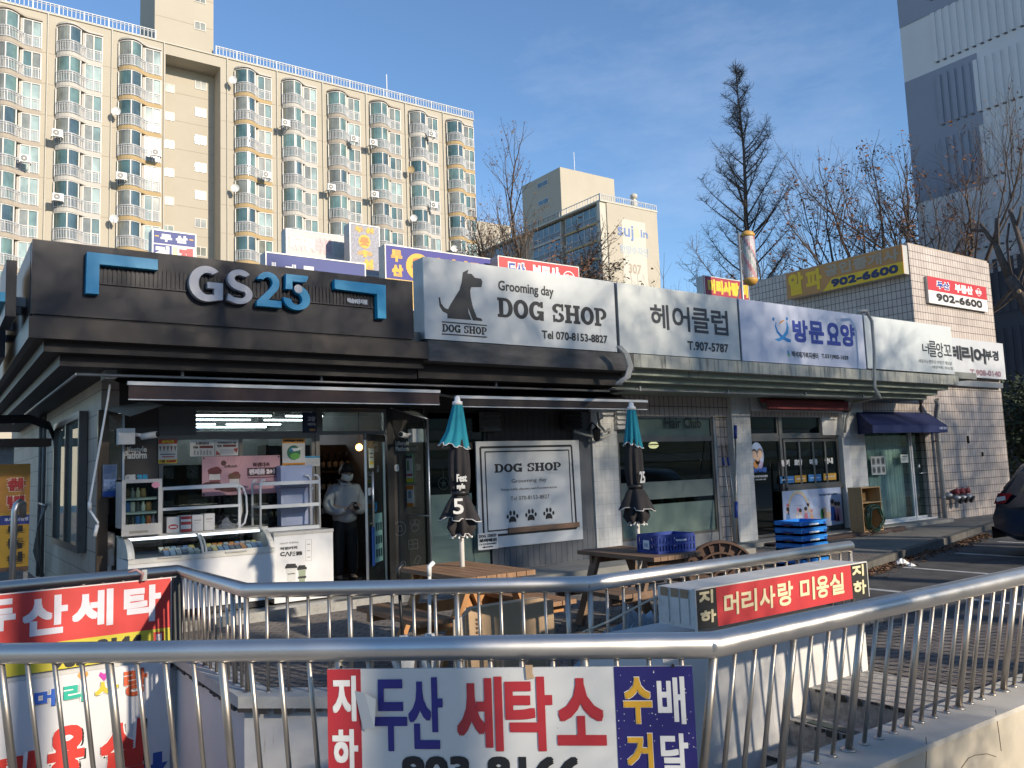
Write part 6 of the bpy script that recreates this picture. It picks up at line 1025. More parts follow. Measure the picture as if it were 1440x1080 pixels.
def crumple(name, lab, cat, c, sx, sy, sz, mt, seed, n=14, grp=None):
    r2 = random.Random(seed); m = MB(); vs_ = []
    for j in range(n + 1):
        for i in range(n + 1):
            u, v = i / n * 2 - 1, j / n * 2 - 1; h_ = max(0, 1 - (u * u + v * v) ** 0.5); vs_.append((c[0] + u * sx + r2.uniform(-.06, .06) * sx, c[1] + v * sy + r2.uniform(-.06, .06) * sy, c[2] + sz * h_ * r2.uniform(0.6, 1.25) + (0.006 if h_ > 0 else 0.004)))
    m.add(vs_, [(j * (n + 1) + i, j * (n + 1) + i + 1, (j + 1) * (n + 1) + i + 1, (j + 1) * (n + 1) + i) for j in range(n) for i in range(n)], mt, False); return tag(m.build(name, None, c), lab, cat, grp)
p = FQ.px(*Zs(765, 835)); crumple('plastic_bag', 'crumpled clear plastic bag at the right end of the freezer shelf', 'plastic bag', (p[0], 10.5, 1.062), 0.11, 0.08, 0.15, bagm, 5)
# white wire racks
rk = mat('rack_white', (0.66, 0.67, 0.66), 0.4, var=0.04)
t = thing('display_rack', 'low white rack with a curved end standing on the freezer', 'rack', (2.8, 10.55, 1.06)); m = MB(); xa, xb = 2.28, 3.20
for y in (10.45, 10.68): m.tube([(xa, y, 1.06), (xa, y, 1.585), (xb - 0.06, y, 1.605), (xb + 0.03, y, 1.56), (xb + 0.07, y, 1.45), (xb + 0.08, y, 1.25), (xb + 0.05, y, 1.12), (xb - 0.02, y, 1.065)], 0.013, rk, 8)
m.box(xb - 0.03, 10.44, 1.06, xb, 10.46, 1.6, rk); m.build('frame', t)
for z in (1.345, 1.585): m = MB(); m.box(xa, 10.44, z - 0.012, xb, 10.70, z + 0.006, rk); m.box(xa, 10.432, z - 0.02, xb, 10.44, z + 0.012, rk); m.build('shelf', t)
t = thing('display_rack', 'tall white three-shelf rack standing on the coffee freezer', 'rack', (3.85, 10.6, 1.0)); m = MB(); xa, xb = 3.44, 4.22
for y in (10.42, 10.74): m.tube([(xa, y, 0.99), (xa, y, 1.60), (xa + 0.02, y, 1.64), (xa + 0.06, y, 1.64)], 0.014, rk, 8); m.tube([(xb, y, 0.99), (xb, y, 1.64), (xb - 0.03, y, 1.675), (xb - 0.08, y, 1.68)], 0.014, rk, 8)
m.build('frame', t)
for z in (1.02, 1.31, 1.60): m = MB(); m.box(xa, 10.42, z - 0.02, xb, 10.74, z + 0.005, rk); m.box(xa, 10.41, z - 0.03, xb, 10.42, z + 0.015, rk); m.build('shelf', t)
pb = mat('foam_blue', (0.36, 0.42, 0.60), 0.6, var=0.06, scale=4)
for i, (z0, z1, lab) in enumerate(((1.03, 1.27, 'lowest pale blue container behind the tall white rack'), (1.275, 1.52, 'middle pale blue container behind the tall white rack'), (1.525, 1.82, 'topmost pale blue container behind the tall white rack'))):
    t = thing('storage_container', lab, 'container', (4.05, 10.82, z0), 'pale blue containers by the store window'); m = MB(); m.box(3.83, 10.77, z0, 4.26, 10.93, z1 - 0.03, pb); m.build('body', t); m = MB(); m.box(3.82, 10.76, z1 - 0.03, 4.27, 10.935, z1, pb); m.rect(FY(10.77), 3.88, z0 + 0.05, 4.20, z1 - 0.08, 0, 0.006, pb); m.build('lid', t)
# coffee freezer
t = thing('coffee_freezer', 'white chest freezer with CAFE25 lettering and two paper cups on its front', 'freezer', (3.95, 10.2, 0.1)); FCF = FY(10.20); a, b_ = FCF.px(386, 842), FCF.px(468, 746); u0, u1 = a[0], b_[0]
m = MB(); m.box(u0, 10.20, 0.13, u1, 10.82, 0.945, fz_w); m.box(u0 + 0.04, 10.25, 0.10, u1 - 0.04, 10.8, 0.13, black); m.build('body', t); m = MB(); m.box(u0 - 0.006, 10.19, 0.945, u1 + 0.006, 10.83, 0.985, cab_s); m.build('lid', t); Z = z4(160, 720, 4); m = MB(); g5 = ink('5A5B5C')
m.tpx(FCF, 'GS25가 추천하는', Z(935, 183), Z(1040, 164), 0.003, ink('9A9C9E'), 0.001); m.tpx(FCF, '착한커피', Z(935, 216), Z(1032, 190), 0.003, g5, 0.004)
m.tpx(FCF, 'C', Z(935, 250), Z(961, 224), 0.003, inkd, 0.004); x = [FCF.px(*Z(964, 250)), FCF.px(*Z(988, 223))]; outline(m, FCF, [(x[0][0], x[0][1]), ((x[0][0] + x[1][0]) / 2, x[1][1]), (x[1][0], x[0][1])], 0.002, inkd, 0.012, False); m.tpx(FCF, 'F', Z(991, 249), Z(1001, 222), 0.003, inkd, 0.004)
for q in (0.0, 0.4, 0.8): p, r = FCF.px(*Z(1004, 248)), FCF.px(*Z(1020, 222)); hh = r[1] - p[1]; m.rect(FCF, p[0], p[1] + hh * q, r[0], p[1] + hh * (q + 0.18), 0.001, 0.003, inkd)
m.tpx(FCF, '25', Z(1023, 245), Z(1060, 219), 0.003, inkd, 0.008); a, b_ = FCF.px(*Z(1080, 275)), FCF.px(*Z(1112, 152)); outline(m, FCF, [(a[0], a[1]), (b_[0], a[1]), (b_[0], b_[1]), (a[0], b_[1])], 0.001, ink('B0B2B2'), 0.004)
for q in (0.15, 0.45, 0.75): m.rect(FCF, a[0] + 0.02, a[1] + (b_[1] - a[1]) * q, b_[0] - 0.02, a[1] + (b_[1] - a[1]) * (q + 0.03), 0.001, 0.003, ink('7A7C7E'))
m.build('lettering', t); m = MB()
for xa, xb, yt, cc in ((962, 1032, 292, 'C9C9C4'), (1030, 1086, 300, '8E9A82')):
    m.ppx(FCF, [Z(xa + 8, yt + 25), Z(xb - 6, yt + 25), Z(xb - 14, yt + 125), Z(xa + 16, yt + 125)], 0.001, 0.003, ink(cc)); m.ppx(FCF, [Z(xa, yt + 26), Z(xb, yt + 22), Z(xb - 2, yt + 8), Z(xa + 4, yt + 10)], 0.003, 0.005, inkb); m.ppx(FCF, [Z(xa + 6, yt + 12), Z(xb - 8, yt + 9), Z(xb - 10, yt - 2), Z(xa + 10, yt)], 0.003, 0.005, inkd)
m.tpx(FCF, 'CAFE25', Z(1036, 375), Z(1082, 358), 0.006, inkd, 0.004); m.tpx(FCF, 'CAFE25', Z(978, 352), Z(1018, 342), 0.006, g5, 0.002); m.build('cup_print', t)
# ================================================================== person in the doorway
def skinned(pts, edges, mt, name, parent, sub=2):
    me = bpy.data.meshes.new(name); pr = Vector(wl(parent)); me.from_pydata([tuple(Vector(p[:3]) - pr) for p in pts], edges, []); ob = bpy.data.objects.new(name, me); COL.objects.link(ob)
    sk_ = ob.modifiers.new('skin', 'SKIN'); sk_.use_smooth_shade = True; sv = me.skin_vertices[0].data if me.skin_vertices else None
    if sv is None:
        bm_ = None; import bmesh; bm = bmesh.new(); bm.from_mesh(me); lay = bm.verts.layers.skin.verify()
        for v, p in zip(bm.verts, pts): v[lay].radius = (p[3], p[4] if len(p) > 4 else p[3])
        list(bm.verts)[0][lay].use_root = True; bm.to_mesh(me); bm.free()
    else:
        for i, p in enumerate(pts): sv[i].radius = (p[3], p[4] if len(p) > 4 else p[3])
    sb = ob.modifiers.new('sub', 'SUBSURF'); sb.levels = sub; sb.render_levels = sub
    dg = bpy.context.evaluated_depsgraph_get(); dg.update(); m2 = bpy.data.meshes.new_from_object(ob.evaluated_get(dg)); bpy.data.objects.remove(ob)
    m2.materials.clear(); m2.materials.append(mt)
    for p in m2.polygons: p.use_smooth = True; p.material_index = 0
    o2 = bpy.data.objects.new(name, m2); COL.objects.link(o2); o2.parent = parent; return o2
skin_m = mat('skin', (0.50, 0.32, 0.24), 0.55, var=0.06); jacket = mat('jacket_grey', (0.43, 0.42, 0.45), 0.7, var=0.06, scale=5); trous = mat('trousers_black', (0.012, 0.012, 0.014), 0.8); hairm = mat('hair_black', (0.012, 0.010, 0.009), 0.5, var=0.3, scale=20); maskm = mat('face_mask', (0.68, 0.67, 0.65), 0.7, var=0.04)
PX, PY, PZ = 5.02, 11.45, 0.11
per = thing('person', 'person in pale grey puffer jacket and white mask looking down at a phone', 'person', (PX, PY, PZ))
W = lambda x, y, z, *r: (PX + x, PY + y, PZ + z) + r        # faces -Y (towards the street)
body = [W(0, 0, 0.90, 0.10, 0.08), W(0, 0, 1.10, 0.12, 0.09), W(0, 0, 1.32, 0.16, 0.11), W(0, 0.01, 1.42, 0.07), W(0, -0.02, 1.50, 0.052), W(-0.17, 0, 1.36, 0.06), W(-0.23, 0.0, 1.12, 0.045), W(-0.14, -0.22, 1.07, 0.034), W(-0.08, -0.28, 1.09, 0.026), W(0.17, 0, 1.36, 0.06), W(0.23, 0.01, 1.12, 0.045), W(0.13, -0.21, 1.06, 0.034), W(0.06, -0.27, 1.08, 0.026), W(-0.09, 0, 0.82, 0.09), W(-0.10, -0.02, 0.47, 0.06), W(-0.10, 0, 0.09, 0.04), W(-0.11, -0.13, 0.04, 0.035), W(0.09, 0, 0.82, 0.09), W(0.11, -0.01, 0.47, 0.06), W(0.12, 0.02, 0.09, 0.04), W(0.14, -0.11, 0.04, 0.035), W(0, -0.075, 1.56, 0.072, 0.08), W(0, -0.10, 1.635, 0.078, 0.085)]
skinned(body, [(0, 1), (1, 2), (2, 3), (3, 4), (2, 5), (5, 6), (6, 7), (7, 8), (2, 9), (9, 10), (10, 11), (11, 12), (0, 13), (13, 14), (14, 15), (15, 16), (0, 17), (17, 18), (18, 19), (19, 20), (4, 21), (21, 22)], skin_m, 'body', per)
jk = [W(0, 0, 0.83, 0.185, 0.15), W(0, 0, 1.0, 0.20, 0.165), W(0, 0, 1.14, 0.195, 0.165), W(0, 0, 1.30, 0.19, 0.15), W(0, 0.0, 1.40, 0.11, 0.10), W(0, -0.02, 1.475, 0.095, 0.09), W(-0.18, 0, 1.345, 0.095), W(-0.255, 0.0, 1.20, 0.085), W(-0.27, -0.02, 1.08, 0.082), W(-0.18, -0.17, 1.03, 0.068), W(-0.10, -0.255, 1.07, 0.05), W(0.18, 0, 1.345, 0.095), W(0.255, 0.01, 1.20, 0.085), W(0.27, 0.0, 1.08, 0.08), W(0.17, -0.16, 1.03, 0.068), W(0.085, -0.24, 1.055, 0.05)]
jo = skinned(jk, [(0, 1), (1, 2), (2, 3), (3, 4), (4, 5), (3, 6), (6, 7), (7, 8), (8, 9), (9, 10), (3, 11), (11, 12), (12, 13), (13, 14), (14, 15)], jacket, 'jacket', per)
for v in jo.data.vertices:                       # quilting: shallow puffed rings
    n_ = v.normal; z = v.co.z; k_ = 0.009 * abs(math.sin(z * 26)) ; v.co += Vector((n_.x, n_.y, 0)) * k_
tr = [W(0, 0, 0.92, 0.165, 0.125), W(-0.09, 0, 0.80, 0.105), W(-0.105, -0.02, 0.47, 0.085), W(-0.105, 0, 0.10, 0.07), W(0.09, 0, 0.80, 0.105), W(0.115, -0.01, 0.47, 0.085), W(0.125, 0.02, 0.10, 0.07), W(0, 0, 1.06, 0.15, 0.11)]
skinned(tr, [(0, 1), (1, 2), (2, 3), (0, 4), (4, 5), (5, 6), (0, 7)], trous, 'trousers', per)
m = MB()
for s_ in (-1, 1): m.obox(W(0.12 * s_, -0.06, 0.04), (0.05, 0, 0), (0, 0.13, 0), (0, 0, 0.038), trous)
m.build('shoes', per)
m = MB(); hc_ = Vector(W(0, -0.05, 1.635)); n_ = 20
def headpt(a, b, r): return hc_ + Vector((0.098 * math.sin(a) * math.cos(b) * r, 0.112 * math.sin(a) * math.sin(b) * r + 0.01, 0.125 * math.cos(a) * r))
vs_, fs = [], []; hr2 = random.Random(4)
for i in range(11):
    for j in range(n_): a_ = math.pi * i / 10 * 0.60; b_ = 2 * math.pi * j / n_; front = max(0, -math.sin(b_)); lim = 1 - 0.30 * front; vs_.append(headpt(a_ * lim, b_, 1.05 + hr2.uniform(-.025, .03)))
for i in range(10):
    for j in range(n_): fs.append((i * n_ + j, (i + 1) * n_ + j, (i + 1) * n_ + (j + 1) % n_, i * n_ + (j + 1) % n_))
m.add(vs_, fs, hairm, True)
for j in range(22): b_ = -math.pi / 2 + (j / 21 - 0.5) * 2.2; m.tube([headpt(0.95, b_, 1.08), headpt(1.28, b_ + hr2.uniform(-.08, .08), 1.08 + hr2.uniform(0, .05))], [0.018, 0.003], hairm, 5)
m.build('hair', per)
m = MB()
for s_ in (-1, 1): m.ball(hc_ + Vector((0.098 * s_, 0.02, -0.02)), 0.026, skin_m, 10, (0.5, 0.9, 1.3)); m.ball(hc_ + Vector((0.036 * s_, -0.098, 0.005)), 0.013, mat('eye_dark', (0.03, 0.02, 0.018), 0.3), 8, (1.3, 0.6, 0.6))
m.tube([hc_ + Vector((0, -0.103, 0.012)), hc_ + Vector((0, -0.125, -0.025))], [0.010, 0.015], skin_m, 8); m.build('face', per)
m = MB(); vs_, fs = [], []; k_ = 9
for i in range(k_):
    for j in range(k_):
        u, v = (j / (k_ - 1) - 0.5) * 2, i / (k_ - 1); an = -math.pi / 2 + u * 1.05; rr = 0.112 + 0.022 * (1 - abs(u)) * math.sin(math.pi * v); vs_.append(hc_ + Vector((rr * 0.9 * math.cos(an), rr * 1.05 * math.sin(an) + 0.008, -0.015 - 0.105 * v * (1 - 0.25 * abs(u)))))
for i in range(k_ - 1):
    for j in range(k_ - 1): fs.append((i * k_ + j, i * k_ + j + 1, (i + 1) * k_ + j + 1, (i + 1) * k_ + j))
m.add(vs_, fs, maskm, True); m.build('mask', per)
pv_ = Vector(W(0, 0, 1.50)) - wl(per); Mt = Matrix.Translation(pv_) @ Matrix.Rotation(R_(20), 4, 'X') @ Matrix.Translation(-pv_)
for ch in per.children:
    if ch.name.split('.')[0] in ('hair', 'face', 'mask'): ch.data.transform(Mt)
def hand(parent, wx, wy, wz, s_):
    w_ = Vector(W(wx, wy, wz)); d_ = Vector((-0.5 * s_, -0.85, 0.12)).normalized(); sd = Vector((-0.8 * s_, 0.5, 0.25)).normalized(); up = d_.cross(sd).normalized(); up = up if up.z > 0 else -up; m = MB()
    m.tube([w_, w_ + d_ * 0.035, w_ + d_ * 0.075], [0.026, 0.038, 0.036], skin_m, 10)
    for i, L in enumerate((0.062, 0.07, 0.066, 0.052)): b2 = w_ + d_ * 0.075 + up * (0.028 - 0.019 * i); m.tube([b2, b2 + d_ * L * 0.45 + sd * 0.008, b2 + d_ * L * 0.75 + sd * 0.03, b2 + d_ * L * 0.75 + sd * 0.05], [0.0095, 0.009, 0.0085, 0.007], skin_m, 7)
    m.tube([w_ + d_ * 0.025 + up * 0.03, w_ + d_ * 0.05 + up * 0.055 + sd * 0.01, w_ + d_ * 0.085 + up * 0.055 + sd * 0.03], [0.012, 0.011, 0.008], skin_m, 7); m.build('hand', parent)
hand(per, -0.06, -0.29, 1.085, -1); hand(per, 0.05, -0.275, 1.07, 1)
ph = MB(); ph.obox(W(0.005, -0.375, 1.115), (0.036, 0, 0.0), (0, 0.055, 0.05), (0, -0.003, 0.0035), black); tag(ph.build('phone', None, W(0.005, -0.375, 1.115)), 'black phone held in front of the jacket by the person', 'phone')
# ================================================================== picnic tables and umbrellas
wood = mat('picnic_wood', (0.26, 0.145, 0.075), 0.65, var=0.28, scale=3, sc3=(7, 0.7, 3), bmp=0.002, dirt=((0.12, 0.08, 0.055), 0.0)); wood_sunlit = mat('picnic_leg_sunlit', (0.42, 0.20, 0.07), 0.6, var=0.2, scale=3, sc3=(3, 3, 1))  # leg wood is brighter and more orange: warm sunlight put into its colour
def picnic(label, cx, cy, rz, L=1.22, Wd=0.74, H=0.75, grey_=False):
    t = thing('picnic_table', label, 'picnic table', (cx, cy, 0)); wd = mat('old_wood', (0.17, 0.105, 0.065), 0.7, var=0.28, scale=3, sc3=(7, 0.7, 3), bmp=0.002) if grey_ else wood; wl_ = wd if grey_ else wood_sunlit
    c, s = math.cos(rz), math.sin(rz); T = lambda x, y, z: (cx + x * c - y * s, cy + x * s + y * c, z)
    m = MB(); k = 7
    for i in range(k): x = -Wd / 2 + Wd * (i + 0.5) / k; m.obox(T(x, 0, H - 0.02), (c * (Wd / k / 2 - 0.004), s * (Wd / k / 2 - 0.004), 0), (-s * L / 2, c * L / 2, 0), (0, 0, 0.021), wd)
    m.build('table_top', t)
    for sx in (-1, 1):
        m = MB()
        for q in (-0.085, 0.085): x = sx * (Wd / 2 + 0.29) + q; m.obox(T(x, 0, 0.42), (c * 0.08, s * 0.08, 0), (-s * L / 2, c * L / 2, 0), (0, 0, 0.02), wd)
        m.build('bench', t)
    for sy in (-1, 1):
        y = sy * (L / 2 - 0.2)
        for sx in (-1, 1): m = MB(); m.beam(T(sx * 0.22, y, H - 0.05), T(sx * (Wd / 2 + 0.16), y, 0.0), 0.045, 0.11, wl_, up=(-s, c, 0)); m.build('leg', t)
        m = MB(); m.beam(T(-(Wd / 2 + 0.42), y + 0.03 * sy, 0.365), T(Wd / 2 + 0.42, y + 0.03 * sy, 0.365), 0.04, 0.10, wl_); m.beam(T(-Wd / 2 + 0.05, y + 0.03 * sy, H - 0.085), T(Wd / 2 - 0.05, y + 0.03 * sy, H - 0.085), 0.04, 0.09, wl_); m.build('crossbeam', t)
    return t
picnic('brown wooden picnic table with attached benches in front of the dog shop', 4.14, 6.72, R_(0))
picnic('older dark wooden picnic table with a blue crate on it, before the hair salon', 6.15, 6.52, R_(-2), 1.22, 0.66, grey_=True)
teal = mat('umbrella_teal', (0.018, 0.21, 0.28), 0.75, var=0.10, scale=6, spec=0.2); ublk = mat('umbrella_black', (0.030, 0.028, 0.030), 0.75, var=0.15, scale=6, spec=0.2); piping = mat('umbrella_piping', (0.50, 0.50, 0.50), 0.6); polew = mat('pole_white', (0.62, 0.61, 0.57), 0.4, var=0.06)
def umbrella(label, x, y, ztop, flare, seed, txt):
    r2 = random.Random(seed); t = thing('patio_umbrella', label, 'umbrella', (x, y, 0.1)); n_ = 48
    m = MB(); m.tube([(x, y, 0.1), (x, y, ztop)], 0.024, polew, 10); m.tube([(x, y, 1.02), (x, y, 1.03)], 0.027, black, 10); m.build('pole', t); m = MB(); m.lathe((x, y, ztop), [(0.05, -0.01), (0.05, 0.02), (0.03, 0.03), (0.025, 0.07), (0.01, 0.075)], white, 14); m.build('cap', t)
    ph = [r2.uniform(0, 6.28) for _ in range(4)]
    def folded(prof, mt, name, nf=8, amp=0.25, skew=(0, 0), piped=True):
        m = MB(); K = len(prof); vs_ = []
        for i, (r, z) in enumerate(prof):
            q = i / (K - 1)
            for j in range(n_):
                an = 2 * math.pi * j / n_; f_ = 1 + amp * (0.25 + q) * math.sin(an * nf + ph[0]) + 0.10 * q * math.sin(3 * an + ph[1]); rr = r * f_
                vs_.append((x + rr * math.cos(an) + skew[0] * q * q * max(0, -math.cos(an)), y + rr * math.sin(an), z - (0.03 * q if math.sin(an * nf + ph[0]) > 0.3 else 0) + (skew[1] * q * q * max(0, -math.cos(an)))))
        m.add(vs_, [(i * n_ + j, i * n_ + (j + 1) % n_, (i + 1) * n_ + (j + 1) % n_, (i + 1) * n_ + j) for i in range(K - 1) for j in range(n_)], mt, True)
        o = m.build(name, t)
        if piped:
            m = MB(); e = vs_[-n_:]; m.tube([Vector(p) for p in e] + [Vector(e[0])], 0.006, piping, 5); m.build('piping', o)
        return o
    z = ztop
    folded([(0.045, z), (0.058, z - 0.12), (0.074, z - 0.34), (0.090, z - 0.52)], teal, 'upper_canopy', 9, 0.2, (-flare, 0.06))
    folded([(0.07, z - 0.42), (0.095, z - 0.62), (0.095, z - 0.85), (0.08, z - 1.00), (0.055, z - 1.08)], ublk, 'canopy', 8, 0.20, (0, 0), False)
    folded([(0.055, z - 1.06), (0.095, z - 1.13), (0.135, z - 1.27), (0.155, z - 1.37)], ublk, 'skirt', 5, 0.28, (0, 0.03)); folded([(0.06, z - 1.10), (0.09, z - 1.25), (0.125, z - 1.45), (0.075, z - 1.54)], ublk, 'lining', 6, 0.25)
    m = MB(); m.lathe((x, y, z - 1.09), [(0.085, 0), (0.09, 0.03), (0.085, 0.055)], black, 16); m.build('strap', t); m = MB()
    for j in range(8): an = j * math.pi / 4; m.ball((x + 0.10 * math.cos(an), y + 0.10 * math.sin(an), z - 1.58), 0.014, white, 6); m.tube([(x + 0.02 * math.cos(an), y + 0.02 * math.sin(an), z - 1.5), (x + 0.10 * math.cos(an), y + 0.10 * math.sin(an), z - 1.58)], 0.006, grey_metal, 5)
    m.build('rib_tip', t)
    v = Vector((x, y)).normalized(); u = Vector((v.y, -v.x)); f = Fr((x - v.x * 0.15, y - v.y * 0.15), (u.x, u.y)); m = MB()
    for body, z0, z1, u0, u1, d in txt: m.text(f, body, u0, z + z0, u1, z + z1, d, ink('D5D5D2'), 0.004)
    m.build('lettering', t)
    q = Matrix.Translation((0, 0, ztop - 0.1)) @ Matrix.Diagonal((1, 1, 0.81, 1)) @ Matrix.Translation((0, 0, 0.1 - ztop))
    for ch in t.children_recursive:                  # short bundle: the cloth ends well above the table
        if ch.name.split('.')[0] not in ('pole', 'cap'): ch.data.transform(q)
umbrella('folded teal and black patio umbrella with its teal flap spread, on the near picnic table', 4.21, 6.88, 2.31, 0.10, 1, (('Fest', -0.93, -0.84, -0.03, 0.07, -0.015), ('nyfe', -1.03, -0.95, -0.03, 0.05, -0.03), ('5', -1.30, -1.12, -0.07, 0.03, 0.045)))
umbrella('folded teal and black patio umbrella with narrow teal flap, on the far picnic table', 6.43, 6.79, 2.28, 0.0, 2, (('25', -1.02, -0.86, 0.05, 0.11, -0.03),))
# ================================================================== crates, shelf, hose, deck, poles
cbl = mat('crate_blue', (0.012, 0.19, 0.60), 0.5, var=0.06, scale=4, dirt=((0.10, 0.2, 0.45), -0.05)); cnv = mat('crate_navy', (0.008, 0.038, 0.24), 0.5, var=0.08, scale=4); ci_ = ink('D2DCEA')
CX0, CY0 = 10.90, 7.94
for i in range(6):
    z0 = 0.0 + i * 0.118; nm_ = ['bottom', 'second', 'third', 'fourth', 'fifth', 'topmost'][i]; lab = 'blue folding crate, ' + (nm_ + ' of the tall stack' if i in (0, 5) else nm_ + ' from the bottom of the tall stack')
    t = thing('folding_crate', lab, 'crate', (CX0 + 0.32, CY0 + 0.24, z0), 'blue folding crates in the stack'); m = MB(); x1, y1 = CX0 + 0.64, CY0 + 0.48
    for a in ((CX0, CY0, x1, CY0 + 0.015), (CX0, y1 - 0.015, x1, y1), (CX0, CY0 + 0.015, CX0 + 0.015, y1 - 0.015), (x1 - 0.015, CY0 + 0.015, x1, y1 - 0.015)): m.box(a[0], a[1], z0, a[2], a[3], z0 + 0.112, cbl)
    m.box(CX0, CY0, z0 + 0.01, x1, y1, z0 + 0.05, cbl)
    m.box(CX0 - 0.008, CY0 - 0.008, z0 + 0.088, x1 + 0.008, CY0, z0 + 0.112, cbl); m.box(CX0 - 0.008, CY0, z0 + 0.088, CX0, y1, z0 + 0.112, cbl); m.build('body', t)
    m = MB(); fa, fb = FX(CX0), FY(CY0); m.poly(fa, [(-CY0 - 0.36, z0 + 0.055), (-CY0 - 0.33, z0 + 0.075), (-CY0 - 0.15, z0 + 0.075), (-CY0 - 0.12, z0 + 0.055), (-CY0 - 0.18, z0 + 0.045), (-CY0 - 0.30, z0 + 0.045)], 0.0, 0.003, cnv); m.rect(fa, -CY0 - 0.29, z0 + 0.03, -CY0 - 0.19, z0 + 0.06, 0.003, 0.005, black)
    for u in (CX0 + 0.02, CX0 + 0.58): m.rect(fb, u, z0 + 0.04, u + 0.04, z0 + 0.085, 0, 0.004, cnv)
    m.build('grip', t); m = MB(); m.text(fb, 'BAEKMA CLEAN', CX0 + 0.20, z0 + 0.045, CX0 + 0.45, z0 + 0.072, 0.003, ci_, 0.003); m.build('lettering', t)
def open_crate(label, cx, cy, z0, w_, d_, h_, rz):
    t = thing('plastic_crate', label, 'crate', (cx, cy, z0)); c, s = math.cos(rz), math.sin(rz); T = lambda x, y, z: (cx + x * c - y * s, cy + x * s + y * c, z0 + z); X, Y = Vector((c, s, 0)), Vector((-s, c, 0)); m = MB()
    for z, hh in ((0.0, 0.014), (h_ * 0.46, 0.012), (h_ - 0.016, 0.016)):
        for sx in (-1, 1): m.obox(T(sx * w_ / 2, 0, z + hh), X * 0.008, Y * d_ / 2, (0, 0, hh), cnv); m.obox(T(0, sx * d_ / 2, z + hh), X * w_ / 2, Y * 0.008, (0, 0, hh), cnv)
    for sx in (-1, 1):
        for i in range(13): x = -w_ / 2 + w_ * i / 12; m.obox(T(x, sx * d_ / 2, h_ / 2), X * 0.011, Y * 0.006, (0, 0, h_ / 2), cnv)
        for i in range(9): y = -d_ / 2 + d_ * i / 8; m.obox(T(sx * w_ / 2, y, h_ / 2), X * 0.006, Y * 0.011, (0, 0, h_ / 2), cnv)
    m.obox(T(0, 0, 0.01), X * w_ / 2, Y * d_ / 2, (0, 0, 0.008), cnv); m.obox(T(0, 0, h_ * 0.5), X * (w_ / 2 - 0.02), Y * (d_ / 2 - 0.02), (0, 0, 0.006), cnv); m.build('body', t)
    f = Fr(T(0, -d_ / 2 - 0.012, 0)[:2], (c, s)); m = MB(); m.rect(f, -w_ * 0.5, z0 + 0.07, -w_ * 0.5, z0 + 0.07, 0, 0, white) if 0 else None; m.text(f, '백마CLEAN', -0.02, z0 + h_ * 0.66, 0.12, z0 + h_ * 0.80, 0.002, ci_, 0.003); m.build('lettering', t)
    f2 = Fr(T(-w_ / 2 - 0.012, 0, 0)[:2], (s, -c)); m = MB(); m.rect(f2, -0.06, z0 + 0.04, 0.04, z0 + 0.13, 0.0, 0.004, ci_); m.rect(f2, -0.04, z0 + 0.06, 0.02, z0 + 0.10, 0.004, 0.006, ink('8FA0C0')); m.build('label_card', t)
open_crate('navy blue slatted crate lying on the far picnic table', 6.30, 6.24, 0.752, 0.46, 0.34, 0.17, R_(-8))
shw = mat('shelf_wood', (0.43, 0.28, 0.13), 0.55, var=0.12, scale=3, sc3=(4, 4, 0.6)); t = thing('bookcase', 'small light wooden open bookcase on the pavement between the office and last shop', 'bookcase', (16.7, 10.45, 0.06)); xa, xb, ya, yb = 16.30, 17.02, 10.30, 10.62
for x in (xa, xb - 0.02): m = MB(); m.box(x, ya, 0.06, x + 0.02, yb, 1.0, shw); m.build('side_panel', t)
for z in (0.06, 0.66, 0.98): m = MB(); m.box(xa + 0.02, ya, z, xb - 0.02, yb - 0.012, z + 0.02, shw); m.build('shelf', t)
m = MB(); m.box(xa + 0.02, yb - 0.012, 0.06, xb - 0.02, yb, 1.0, mat('shelf_back', (0.28, 0.18, 0.08), 0.6)); m.build('back_panel', t)
hs_m = mat('hose_green', (0.012, 0.055, 0.035), 0.4, var=0.2); m = MB(); r2 = random.Random(8)
for i in range(7):
    R0 = 0.25 + r2.uniform(-.04, .05); m.tube([(16.62 + R0 * 1.1 * math.cos(a * math.pi / 12) + 0.02 * i, 10.18 + 0.03 * i + 0.02 * math.sin(a), 0.33 + R0 * math.sin(a * math.pi / 12) + r2.uniform(-.004, .004)) for a in range(25)], 0.011, hs_m, 6, False)
tag(m.build('garden_hose', None, (16.6, 10.2, 0.06)), 'dark green coiled garden hose leaning against the wooden bookcase', 'hose')
dkm = mat('deck_brown', (0.060, 0.038, 0.032), 0.6, var=0.2, scale=3, sc3=(1, 8, 1)); t = thing('wooden_deck', 'low dark brown deck boards in front of the office and last shop', 'deck', (16, 10.6, 0.0)); m = MB()
for i in range(6): y = 10.28 + i * 0.13 - 0.0; m.hexa([(13.3 + i * 0.02, y, 0.03), (17.9 + i * 0.22, y + 0.02, 0.03), (17.9 + i * 0.22, y + 0.145, 0.03), (13.3, y + 0.125, 0.03), (13.3 + i * 0.02, y, 0.062), (17.9 + i * 0.22, y + 0.02, 0.062), (17.9 + i * 0.22, y + 0.145, 0.062), (13.3, y + 0.125, 0.062)], dkm)
m.build('boards', t); m = MB(); m.hexa([(13.3, 10.30, 0.0), (17.9, 10.30, 0.0), (17.9, 10.36, 0.0), (13.3, 10.36, 0.0), (13.3, 10.30, 0.028), (17.9, 10.30, 0.028), (17.9, 10.36, 0.028), (13.3, 10.36, 0.028)], dkm); m.build('joist', t)
bl2 = mat('handle_blue', (0.015, 0.05, 0.30), 0.4); px_ = onY(1036, 765, 10.5); t = thing('squeegee_pole', 'long steel pole with blue grips leaning on the second white pillar', 'pole', (px_.x, 10.5, 0.03)); pa, pb_ = onY(1036, 775, 10.45), onY(1034, 600, 10.66); pa.z = 0.02
